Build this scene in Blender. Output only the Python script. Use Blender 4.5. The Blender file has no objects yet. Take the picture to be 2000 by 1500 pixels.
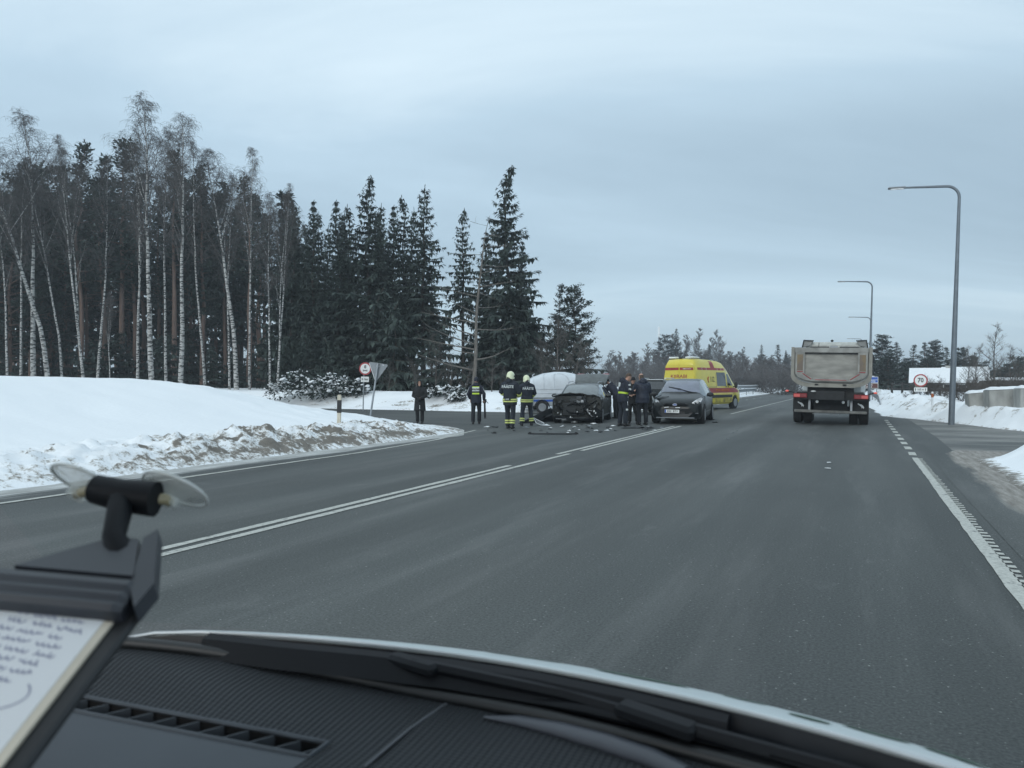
import bpy, math, random
from math import sin, cos, pi, radians, sqrt
from mathutils import Vector, Matrix, noise

SC = bpy.context.scene
COL = SC.collection
R = random.Random(7)

# ---------------------------------------------------------------- camera, sky, sun, exposure
TH = radians(24.16)                 # the road runs this far to the right of the camera's heading
F, HZ, CX, EYE = 1500.0, 747.0, 1000.0, 1.5
cd = bpy.data.cameras.new('camera'); cam = bpy.data.objects.new('camera', cd); COL.objects.link(cam)
cd.lens = 27.0; cd.sensor_width = 36.0; cd.clip_start = 0.02; cd.clip_end = 3000
cam.location = (0, 0, EYE); cam.rotation_euler = (pi / 2 - math.atan(3 / F), 0, 0)
cd.dof.use_dof = True; cd.dof.focus_distance = 24.0; cd.dof.aperture_fstop = 6.0
SC.camera = cam
SC.view_settings.view_transform = 'Standard'; SC.view_settings.look = 'None'
SC.view_settings.exposure = 0.35; SC.view_settings.gamma = 1.0
SC.cycles.max_bounces = 6; SC.cycles.diffuse_bounces = 3; SC.cycles.glossy_bounces = 3
SC.cycles.transparent_max_bounces = 10; SC.cycles.caustics_reflective = False; SC.cycles.caustics_refractive = False
SC.cycles.sample_clamp_indirect = 4.0

wd = bpy.data.worlds.new('World'); SC.world = wd; wd.use_nodes = True
def build_world():
    nt = wd.node_tree; N = nt.nodes; L = nt.links
    bg = N['Background']; bg.inputs['Strength'].default_value = 0.1
    sky = N.new('ShaderNodeTexSky'); sky.sky_type = 'NISHITA'; sky.sun_disc = False
    sky.sun_elevation = radians(24); sky.sun_rotation = radians(150)
    tc = N.new('ShaderNodeTexCoord')
    sep = N.new('ShaderNodeSeparateXYZ'); L.new(tc.outputs['Generated'], sep.inputs[0])
    def m(op, a, b=None, c=None):
        n = N.new('ShaderNodeMath'); n.operation = op
        for i, x in enumerate((a, b, c)):
            if x is None: continue
            if isinstance(x, (int, float)): n.inputs[i].default_value = x
            else: L.new(x, n.inputs[i])
        return n.outputs[0]
    z = m('ADD', m('MAXIMUM', sep.outputs[2], 0.0), 0.16)
    cmb = N.new('ShaderNodeCombineXYZ')
    L.new(m('DIVIDE', sep.outputs[0], z), cmb.inputs[0]); L.new(m('DIVIDE', sep.outputs[1], z), cmb.inputs[1])
    mp = N.new('ShaderNodeMapping'); mp.inputs['Rotation'].default_value = (0, 0, radians(-28)); mp.inputs['Scale'].default_value = (0.5, 1.0, 1); mp.inputs['Location'].default_value = (3.1, 1.7, 0)
    L.new(cmb.outputs[0], mp.inputs[0])
    n1 = N.new('ShaderNodeTexNoise'); n1.inputs['Scale'].default_value = 0.55; n1.inputs['Detail'].default_value = 7; n1.inputs['Roughness'].default_value = 0.58; n1.inputs['Distortion'].default_value = 0.5
    L.new(mp.outputs[0], n1.inputs['Vector'])
    # a cloud deck: a darker layer low over the road, brighter overhead and behind
    el = N.new('ShaderNodeValToRGB'); e = el.color_ramp
    e.interpolation = 'EASE'
    stops = [(0.0, .66), (0.06, .62), (0.16, .40), (0.27, .42), (0.38, .60), (0.5, .70), (1.0, .95)]
    e.elements[0].position = 0; e.elements[0].color = (stops[0][1],) * 3 + (1,)
    e.elements[1].position = 1; e.elements[1].color = (stops[-1][1],) * 3 + (1,)
    for p, v in stops[1:-1]:
        q = e.elements.new(p); q.color = (v, v, v, 1)
    # the dark layer hangs over the right-hand half of the view, thinner to the left
    side = m('MULTIPLY_ADD', sep.outputs[0], -0.16, 0.02)
    L.new(sep.outputs[2], el.inputs[0])
    val = m('ADD', m('ADD', el.outputs[0], side), m('MULTIPLY', m('SUBTRACT', n1.outputs[0], 0.5), 1.35))
    cr = N.new('ShaderNodeValToRGB'); c = cr.color_ramp
    c.elements[0].position = 0.1; c.elements[0].color = (.29, .385, .475, 1)
    c.elements[1].position = 1.0; c.elements[1].color = (.80, .91, .985, 1)
    q = c.elements.new(0.6); q.color = (.475, .605, .715, 1)
    L.new(val, cr.inputs[0])
    vs = N.new('ShaderNodeVectorMath'); vs.operation = 'SCALE'; vs.inputs['Scale'].default_value = 10.0
    L.new(cr.outputs[0], vs.inputs[0])
    mx = N.new('ShaderNodeMix'); mx.data_type = 'RGBA'; mx.inputs[0].default_value = 0.9
    L.new(sky.outputs[0], mx.inputs[6]); L.new(vs.outputs[0], mx.inputs[7])
    L.new(mx.outputs[2], bg.inputs['Color'])
build_world()

sl = bpy.data.lights.new('sun', 'SUN'); sun = bpy.data.objects.new('sun', sl); COL.objects.link(sun)
sl.energy = 0.9; sl.angle = radians(35); sl.color = (1.0, .96, .9)
sun.rotation_euler = (radians(66), 0, radians(-30))

# ---------------------------------------------------------------- helpers
def W(s, t, z=0.0):                  # road frame (right, along) -> world
    return Vector((s * cos(TH) + t * sin(TH), -s * sin(TH) + t * cos(TH), z))
def ST(x, y):
    return x * cos(TH) - y * sin(TH), x * sin(TH) + y * cos(TH)
def at(px, D, z=0.0):                # bearing (as a column of the 2000 px photo) and distance -> place
    return Vector(((px - CX) / F * D, D, z))
def gp(px, py, z=0.0):
    D = F * (EYE - z) / (py - HZ)
    return at(px, D, z)

class MB:
    def __init__(s): s.v = []; s.f = []; s.m = []
    def add(s, vs, fs, m=0):
        o = len(s.v); s.v.extend([tuple(p) for p in vs]); s.f.extend([tuple(i + o for i in f) for f in fs]); s.m.extend([m] * len(fs)); return s
    def box(s, c, d, M=None, m=0, bev=0.0):
        x, y, z = d[0] / 2, d[1] / 2, d[2] / 2
        if bev:
            b = min(bev, x * .9, y * .9, z * .9); vs = []
            for zz, k in ((-z, b), (-z + b, 0), (z - b, 0), (z, b)):
                X, Y = x - k, y - k; c2 = b if not k else b * .6
                vs += [(X - c2, -Y, zz), (X, -Y + c2, zz), (X, Y - c2, zz), (X - c2, Y, zz), (-X + c2, Y, zz), (-X, Y - c2, zz), (-X, -Y + c2, zz), (-X + c2, -Y, zz)]
            fs = [tuple(range(7, -1, -1)), tuple(range(24, 32))]
            for r in range(3):
                for k in range(8):
                    fs.append((r * 8 + k, r * 8 + (k + 1) % 8, r * 8 + 8 + (k + 1) % 8, r * 8 + 8 + k))
        else:
            vs = [(-x, -y, -z), (x, -y, -z), (x, y, -z), (-x, y, -z), (-x, -y, z), (x, -y, z), (x, y, z), (-x, y, z)]
            fs = [(3, 2, 1, 0), (4, 5, 6, 7), (0, 1, 5, 4), (1, 2, 6, 5), (2, 3, 7, 6), (3, 0, 4, 7)]
        M = M or Matrix(); c = Vector(c)
        return s.add([M @ Vector(p) + c for p in vs], fs, m)
    def loft(s, rings, closed=True, caps=True, m=0):
        n = len(rings[0]); vs = [p for r in rings for p in r]; fs = []
        k = n if closed else n - 1
        for i in range(len(rings) - 1):
            for j in range(k):
                a, b = i * n + j, i * n + (j + 1) % n
                fs.append((a, b, b + n, a + n))
        if caps and closed:
            fs.append(tuple(range(n - 1, -1, -1))); fs.append(tuple(range((len(rings) - 1) * n, len(rings) * n)))
        return s.add(vs, fs, m)
    def tube(s, pts, r, n=6, m=0, caps=True, ry=None):
        pts = [Vector(p) for p in pts]; k = len(pts)
        rs = [r] * k if isinstance(r, (int, float)) else r
        rys = rs if ry is None else ([ry] * k if isinstance(ry, (int, float)) else ry)
        rings = []; up = None
        for i, p in enumerate(pts):
            d = (pts[min(i + 1, k - 1)] - pts[max(i - 1, 0)])
            d = d.normalized() if d.length > 1e-9 else Vector((0, 0, 1))
            if up is None:
                up = Vector((0, 0, 1)) if abs(d.z) < .9 else Vector((0, 1, 0))
            a = up.cross(d)
            if a.length < 1e-6: a = Vector((1, 0, 0)).cross(d)
            a.normalize(); up = d.cross(a).normalized()
            rings.append([p + a * (cos(2 * pi * j / n) * rs[i]) + up * (sin(2 * pi * j / n) * rys[i]) for j in range(n)])
        return s.loft(rings, True, caps and n > 2, m)
    def prism(s, poly, off, m=0):     # polygon of 3-D points swept by a vector
        off = Vector(off); a = [Vector(p) for p in poly]; b = [p + off for p in a]; n = len(a)
        fs = [tuple(range(n - 1, -1, -1)), tuple(range(n, 2 * n))] + [(i, (i + 1) % n, n + (i + 1) % n, n + i) for i in range(n)]
        return s.add(a + b, fs, m)
    def ell(s, c, r, seg=12, rg=8, M=None, m=0):
        c = Vector(c); M = M or Matrix(); vs = [M @ Vector((0, 0, -r[2])) + c]
        for i in range(1, rg):
            a = -pi / 2 + pi * i / rg
            for j in range(seg):
                b = 2 * pi * j / seg; vs.append(M @ Vector((r[0] * cos(a) * cos(b), r[1] * cos(a) * sin(b), r[2] * sin(a))) + c)
        vs.append(M @ Vector((0, 0, r[2])) + c); fs = []
        for j in range(seg):
            fs.append((0, 1 + (j + 1) % seg, 1 + j))
            fs.append((len(vs) - 1, 1 + (rg - 2) * seg + j, 1 + (rg - 2) * seg + (j + 1) % seg))
        for i in range(rg - 2):
            for j in range(seg):
                a = 1 + i * seg + j; b = 1 + i * seg + (j + 1) % seg
                fs.append((a, b, b + seg, a + seg))
        return s.add(vs, fs, m)
    def lathe(s, prof, c, axis='Y', n=20, m=0):   # prof: (radius, offset along the axis)
        rings = []
        for r, o in prof:
            ring = []
            for j in range(n):
                a = 2 * pi * j / n
                if axis == 'Y': p = Vector((r * cos(a), o, r * sin(a)))
                elif axis == 'X': p = Vector((o, r * cos(a), r * sin(a)))
                else: p = Vector((r * cos(a), r * sin(a), o))
                ring.append(p + Vector(c))
            rings.append(ring)
        return s.loft(rings, True, True, m)
    def xf(s, M):
        s.v = [tuple(M @ Vector(p)) for p in s.v]; return s
    def mesh(s, name, mats, smooth=None):
        me = bpy.data.meshes.new(name); me.from_pydata(s.v, [], s.f)
        for x in (mats if isinstance(mats, (list, tuple)) else [mats]): me.materials.append(x)
        if any(s.m): me.polygons.foreach_set('material_index', s.m)
        if smooth is not None:
            me.polygons.foreach_set('use_smooth', [True] * len(s.f)); me.set_sharp_from_angle(angle=radians(smooth))
        me.update(); return me
    def build(s, name, mats, parent=None, smooth=None, M=None):
        o = bpy.data.objects.new(name, s.mesh(name, mats, smooth)); COL.objects.link(o)
        if parent: o.parent = parent
        if M is not None: o.matrix_local = M
        return o

def tag(o, label, cat, group=None):
    o['label'] = label; o['category'] = cat
    if group: o['group'] = group
    return o
def thing(name, label, cat, loc=(0, 0, 0), rz=0.0, group=None, rot=None):
    o = bpy.data.objects.new(name, None); COL.objects.link(o); o.empty_display_size = .2
    o.location = loc; o.rotation_euler = rot or (0, 0, rz)
    return tag(o, label, cat, group)
def struct(o, kind='structure'):
    o['kind'] = kind; return o
def dup(root, loc, rz=0.0, sc=1.0, label=None, group=None, tilt=(0, 0)):
    r = root.copy(); COL.objects.link(r); r.location = loc; r.rotation_euler = (tilt[0], tilt[1], rz)
    r.scale = (sc, sc, sc) if isinstance(sc, (int, float)) else sc
    if label: r['label'] = label
    if group: r['group'] = group
    for ch in root.children:
        c = ch.copy(); COL.objects.link(c); c.parent = r
        for g in ch.children:
            d = g.copy(); COL.objects.link(d); d.parent = c
    return r
def text(name, body, h, mat, parent, M, bold=.012, depth=.002, sx=1.0):
    cu = bpy.data.curves.new('t', 'FONT'); cu.body = body; cu.size = h * 1.38; cu.align_x = 'CENTER'; cu.align_y = 'CENTER'
    cu.extrude = depth; cu.offset = bold * h; cu.resolution_u = 2
    o = bpy.data.objects.new('t', cu); COL.objects.link(o)
    me = bpy.data.meshes.new_from_object(o); bpy.data.objects.remove(o); bpy.data.curves.remove(cu)
    me.transform(M @ Matrix.Diagonal((sx, 1, 1, 1))); me.materials.clear(); me.materials.append(mat); me.name = name
    t = bpy.data.objects.new(name, me); COL.objects.link(t); t.parent = parent
    return t
def frame(o, x, y):                   # 4x4 with origin o, text x and y directions
    x = Vector(x).normalized(); y = Vector(y); y = (y - x * y.dot(x)).normalized(); z = x.cross(y)
    return Matrix(((x.x, y.x, z.x, o[0]), (x.y, y.y, z.y, o[1]), (x.z, y.z, z.z, o[2]), (0, 0, 0, 1)))

# ---------------------------------------------------------------- materials
def mat(name, col, rough=.6, metal=0.0, var=.12, scale=6.0, bump=0.0, bscale=40.0, spec=.5, coat=0.0, col2=None, lo=.35, hi=.7, stretch=(1, 1, 1), emit=0.0, alpha=None, detail=4, island=0.0, rnd=0.0):
    m = bpy.data.materials.new(name); m.use_nodes = True; nt = m.node_tree; N = nt.nodes; L = nt.links
    b = N['Principled BSDF']; b.inputs['Roughness'].default_value = rough; b.inputs['Metallic'].default_value = metal
    b.inputs['Specular IOR Level'].default_value = spec; b.inputs['Coat Weight'].default_value = coat; b.inputs['Coat Roughness'].default_value = .06
    tc = N.new('ShaderNodeTexCoord'); mp = N.new('ShaderNodeMapping'); mp.inputs['Scale'].default_value = stretch
    L.new(tc.outputs['Object'], mp.inputs[0])
    no = N.new('ShaderNodeTexNoise'); no.inputs['Scale'].default_value = scale; no.inputs['Detail'].default_value = detail
    L.new(mp.outputs[0], no.inputs['Vector'])
    rp = N.new('ShaderNodeValToRGB'); e = rp.color_ramp.elements
    e[0].position = lo; e[1].position = hi
    c2 = col2 or tuple(min(1, c * (1 + var)) for c in col)
    c1 = col if col2 else tuple(c * (1 - var) for c in col)
    e[0].color = (*c1, 1); e[1].color = (*c2, 1)
    L.new(no.outputs[0], rp.inputs[0]); out = rp.outputs[0]
    if island or rnd:                  # per-leaf and per-tree variation of the thing's own colour
        hs = N.new('ShaderNodeHueSaturation'); L.new(out, hs.inputs['Color'])
        ge = N.new('ShaderNodeNewGeometry'); oi = N.new('ShaderNodeObjectInfo')
        a = N.new('ShaderNodeMath'); a.operation = 'MULTIPLY_ADD'; a.inputs[1].default_value = island; a.inputs[2].default_value = 1 - island / 2
        L.new(ge.outputs['Random Per Island'], a.inputs[0])
        c = N.new('ShaderNodeMath'); c.operation = 'MULTIPLY_ADD'; c.inputs[1].default_value = rnd; L.new(oi.outputs['Random'], c.inputs[0]); L.new(a.outputs[0], c.inputs[2])
        d = N.new('ShaderNodeMath'); d.operation = 'SUBTRACT'; d.inputs[1].default_value = rnd / 2; L.new(c.outputs[0], d.inputs[0])
        L.new(d.outputs[0], hs.inputs['Value']); out = hs.outputs[0]
    L.new(out, b.inputs['Base Color'])
    if emit:
        L.new(out, b.inputs['Emission Color']); b.inputs['Emission Strength'].default_value = emit
    if bump:
        n2 = N.new('ShaderNodeTexNoise'); n2.inputs['Scale'].default_value = bscale; n2.inputs['Detail'].default_value = 6; L.new(mp.outputs[0], n2.inputs['Vector'])
        bu = N.new('ShaderNodeBump'); bu.inputs['Strength'].default_value = bump; bu.inputs['Distance'].default_value = .02
        L.new(n2.outputs[0], bu.inputs['Height']); L.new(bu.outputs[0], b.inputs['Normal'])
    if alpha is not None: b.inputs['Alpha'].default_value = alpha
    return m

M_ = {}
M_['black'] = mat('black_plastic', (.018, .019, .021), .55)
M_['matte'] = mat('matte_black', (.007, .008, .010), .55, spec=.18)
M_['rubber'] = mat('tyre_rubber', (.022, .022, .023), .85, bump=.3, bscale=60)
M_['metal'] = mat('bare_metal', (.42, .43, .45), .38, .9)
M_['galv'] = mat('galvanised_steel', (.30, .32, .34), .5, .6, var=.2, scale=3)
M_['alloy'] = mat('alloy_rim', (.34, .35, .37), .4, .7)
M_['glass_dark'] = mat('tinted_glass', (.012, .015, .018), .04, spec=.8, coat=.6)
M_['glass_car'] = mat('car_glass', (.10, .11, .16), .08, spec=.9, coat=.7, var=.25, scale=2)
M_['glass_wreck'] = mat('wreck_windscreen', (.12, .14, .145), .12, spec=.8, coat=.5, var=.35, scale=1.6)
M_['paint_black'] = mat('black_car_paint', (.007, .009, .010), .3, .0, spec=.25, coat=.18, var=.3, scale=3)
M_['paint_olive'] = mat('dark_green_car_paint', (.016, .018, .017), .36, .0, spec=.35, coat=.3, var=.3, scale=3)
M_['white_plastic'] = mat('white_plastic', (.72, .74, .75), .5, var=.06)
M_['lamp_glass'] = mat('headlamp_glass', (.78, .80, .82), .2, .0, coat=1.0, var=.2, scale=14)
M_['red_lamp'] = mat('red_lamp_glass', (.22, .014, .018), .3, coat=.5)
M_['red_paint'] = mat('red_sign_paint', (.36, .045, .05), .5, var=.15)
M_['white_paint'] = mat('white_sign_paint', (.78, .79, .78), .5, var=.05)
M_['black_paint'] = mat('black_sign_paint', (.012, .013, .015), .5)
M_['blue_paint'] = mat('blue_sign_paint', (.015, .09, .42), .5)
M_['brown_paint'] = mat('brown_sign_paint', (.11, .035, .03), .5)
M_['sign_back'] = mat('grey_sign_back', (.21, .225, .24), .55, .3, var=.12, scale=4)
# ---------------------------------------------------------------- terrain, roads, markings (road frame: s right of the camera, t ahead)
def sm(x):
    x = max(0.0, min(1.0, x)); return x * x * (3 - 2 * x)
def corner(a, b, r):                 # inside distance of a corner region (a, b: distances inside its two edges), rounded by r
    if a > r and b > r: return min(a, b)
    if a < r and b < r: return r - sqrt((r - a) ** 2 + (r - b) ** 2)
    return min(a, b)
def nz(x, y, sc, seed=0.0, oc=4):
    return noise.fractal(Vector((x * sc + seed, y * sc - seed, seed)), 0.9, 2.1, oc)
def land(s, t):                      # -> height, dirt
    n1 = nz(s, t, .35, 3.1, 3); h = -.06; dirt = 0.0
    # wedge between the main road and the side road on the left: ploughed ridge, then a big smooth mound
    d = corner(-10.75 - s + .12 * n1, 23.6 - t + .01 * (s + 11) + .2 * n1, 4.2)
    if d > -.4:
        foot = sm((d + .25) / .5)
        tl = .35 + .65 * sm((t - 7.5) / 4); tip = sm((t + 8) / 10) * (1 - .55 * sm((t - 15) / 5)); low = 1 - sm((t - 17) / 5) * (1 - sm((d - .2) / 3.2))
        rough = nz(s, t, 1.1, 9.0, 6); fine = nz(s, t, 3.2, 4.0, 6)
        band = math.exp(-((d - 1.05) / .75) ** 2)
        ridge = (.30 + .15 * nz(s * .3, t, .45, 1.0, 3)) * band * (.5 + .5 * tip)
        lumps = (.5 + .5 * tl) * (.15 * abs(rough) + .13 * fine + .09 * nz(s, t, 7.0, 2.0, 5) + .04 * nz(s, t, 17.0, 5.0, 3)) * math.exp(-((d - 1.1) / 1.0) ** 2)
        u = (-12.0 - s) / 8.0
        md = 1.34 * sm(u) * sm((23.6 - t) / 7.5) * (1 - .12 * sm((8 - t) / 12)) + .07 * n1 * sm(u * 2) + .018 * nz(s, t * .6, 1.1, 3.3, 4) * sm(u * 4)
        h = -.06 * (1 - foot) + foot * (.02 + (ridge + lumps + .28 * sm((d - .7) / 1.6)) * low) + max(0, md)
        if t > 16: h += foot * low * .10 * abs(nz(s, t, 1.3, 2.2, 5)) * sm((t - 15) / 4)
        f2 = nz(s, t, 4.5, 6.0, 5); f3 = nz(s * .6, t, .8, 12.0, 4); dirt = (.24 + .30 * max(0, f3 + .25)) * math.exp(-((d - .28) / .26) ** 2) + math.exp(-((d - 1.0) / .75) ** 2) * max(0, .75 * f2 + .6 * f3 + .35 * rough + .04) + .25 * max(0, .2 - d) + .13 * math.exp(-((d - .9) / .9) ** 2)
        dirt *= tl * (.6 if t > 19 else 1)
    # far left: beyond the side road
    d = corner(-10.55 - s + .15 * n1, t - 35.3 + .06 * (s + 16) - .1 * n1, 4.0)
    if d > -.4:
        lump = abs(nz(s, t, 1.0, 5.5, 6)); e = sm((d + .2) / .5)
        k = sm((-13 - s) / 6)
        h = max(h, -.06 * (1 - e) + e * (.04 + (.28 + .62 * k) * sm(d / 3.2) + .20 * lump * math.exp(-((d - 1.5) / 1.5) ** 2)) + .06 * n1 * sm((d - 2) / 3))
        dirt = max(dirt, .5 * math.exp(-((d - .9) / .9) ** 2) * max(0, nz(s, t, 2.0, 7.7, 5) + .05) + max(0, .15 - d) * .8)
    # near right
    d = corner(s - 2.08 - .12 * n1, 17.6 + .95 * min(s - 2.0, 4) - t + .15 * n1, .8)
    if d > -.4:
        lump = abs(nz(s, t, .9, 8.5, 5)); e = sm((d + .2) / .4)
        h = max(h, -.06 * (1 - e) + e * (.03 + .72 * sm((d - .25) / 1.7) + .13 * lump * sm(d / 1.5)))
        dirt = max(dirt, max(0, .4 - d) * 1.5)
    # far right: lumpy bank, then the land falls to the river and the house
    tf = max(26.8, 34.8 - 3.1 * max(0, s - 2.35)) if s < 9 else 26.8
    se = 2.3 - .43 * max(0, min(3, t - 35)) - .027 * max(0, min(19, t - 38))
    d = min((t - tf) * .75 if s < 5.2 and t < 38 else t - tf, (s - se) * 1.2 if t > 33 or s < se else 9) + .2 * n1
    if d > -.4:
        lump = abs(nz(s, t, .8, 6.5, 6)); e = sm((d + .2) / .5)
        k = -.06 * (1 - e) + e * (.03 + .55 * sm(d / 2.0) + .34 * lump * math.exp(-((d - 2.2) / 2.0) ** 2)) + .05 * n1 * sm(d / 3)
        k -= 1.7 * sm((s - 8) / 14) * sm((t - 40) / 18)
        h = max(h, k)
        dirt = max(dirt, .40 * math.exp(-((d - 1.6) / 1.4) ** 2) * max(0, nz(s, t, 2.3, 1.7, 5) + .06) + max(0, .2 - d) * 1.0)
    return h, max(0.0, min(1.0, dirt))
def ground(s, t): return land(s, t)[0]
def gat(px, D, dz=0.0):              # a place on the ground at a bearing and distance
    p = at(px, D); s, t = ST(p.x, p.y); p.z = ground(s, t) + dz; return p

def lines(spec):
    out = [spec[0][0]]
    for a, b, st in spec:
        n = max(1, round((b - a) / st)); out += [a + (b - a) * (i + 1) / n for i in range(n)]
    return out
def snow_material():
    m = bpy.data.materials.new('snow'); m.use_nodes = True; nt = m.node_tree; N = nt.nodes; L = nt.links
    b = N['Principled BSDF']; b.inputs['Roughness'].default_value = .65; b.inputs['Specular IOR Level'].default_value = .25
    at_ = N.new('ShaderNodeAttribute'); at_.attribute_name = 'dirt'
    tc = N.new('ShaderNodeTexCoord')
    no = N.new('ShaderNodeTexNoise'); no.inputs['Scale'].default_value = 7; no.inputs['Detail'].default_value = 10; no.inputs['Roughness'].default_value = .74
    L.new(tc.outputs['Object'], no.inputs['Vector'])
    a = N.new('ShaderNodeMath'); a.operation = 'MULTIPLY_ADD'; a.inputs[1].default_value = 1.3; L.new(at_.outputs['Fac'], a.inputs[0])
    c_ = N.new('ShaderNodeMath'); c_.operation = 'MULTIPLY_ADD'; c_.inputs[1].default_value = 2.6; c_.inputs[2].default_value = -.80; L.new(no.outputs[0], c_.inputs[0])
    w_ = N.new('ShaderNodeMath'); w_.operation = 'MULTIPLY'; w_.use_clamp = True; w_.inputs[1].default_value = 9; L.new(at_.outputs['Fac'], w_.inputs[0])
    g_ = N.new('ShaderNodeMath'); g_.operation = 'MULTIPLY'; L.new(c_.outputs[0], g_.inputs[0]); L.new(w_.outputs[0], g_.inputs[1]); L.new(g_.outputs[0], a.inputs[2])
    rp = N.new('ShaderNodeValToRGB'); e = rp.color_ramp.elements
    e[0].position = .66; e[0].color = (.86, .88, .90, 1); e[1].position = 1.12; e[1].color = (.21, .19, .165, 1)
    q = rp.color_ramp.elements.new(.80); q.color = (.66, .66, .65, 1)
    q = rp.color_ramp.elements.new(.93); q.color = (.43, .41, .38, 1)
    L.new(a.outputs[0], rp.inputs[0]); L.new(rp.outputs[0], b.inputs['Base Color'])
    n2 = N.new('ShaderNodeTexNoise'); n2.inputs['Scale'].default_value = 7; n2.inputs['Detail'].default_value = 9; n2.inputs['Roughness'].default_value = .65
    L.new(tc.outputs['Object'], n2.inputs['Vector'])
    k = N.new('ShaderNodeMath'); k.operation = 'MULTIPLY_ADD'; k.inputs[1].default_value = 1.2; k.inputs[2].default_value = .14; k.use_clamp = True
    L.new(at_.outputs['Fac'], k.inputs[0])
    bu = N.new('ShaderNodeBump'); bu.inputs['Distance'].default_value = .12; L.new(k.outputs[0], bu.inputs['Strength']); L.new(n2.outputs[0], bu.inputs['Height'])
    L.new(bu.outputs[0], b.inputs['Normal'])
    return m
M_['snow'] = snow_material()
M_['snow_cap'] = mat('snow_cap', (.80, .82, .84), .7, var=.05, spec=.2)

def build_terrain():
    ss = lines([(-900, -200, 100), (-200, -70, 12), (-70, -30, 2.0), (-30, -19, .5), (-19, -13, .22), (-13, -9.4, .07), (-9.4, 0, 1.1), (0, 7, .11), (7, 16, .3), (16, 40, 2), (40, 100, 10), (100, 900, 100)])
    ts = lines([(-300, -20, 40), (-20, 2, 2), (2, 23, .085), (23, 35, .2), (35, 44, .14), (44, 60, .6), (60, 130, 5), (130, 400, 30), (400, 1200, 200)])
    nsx = len(ss); vs = []; ds = []
    for t in ts:
        for s in ss:
            h, d = land(s, t); vs.append((s, t, h)); ds.append(d)
    fs = [(j * nsx + i, j * nsx + i + 1, j * nsx + nsx + i + 1, j * nsx + nsx + i) for j in range(len(ts) - 1) for i in range(nsx - 1)]
    me = bpy.data.meshes.new('snow_ground'); me.from_pydata(vs, [], fs); me.materials.append(M_['snow'])
    a = me.attributes.new('dirt', 'FLOAT', 'POINT'); a.data.foreach_set('value', ds)
    me.polygons.foreach_set('use_smooth', [True] * len(fs))
    o = bpy.data.objects.new('snow_ground', me); COL.objects.link(o); o.rotation_euler = (0, 0, -TH); struct(o)
build_terrain()

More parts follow.
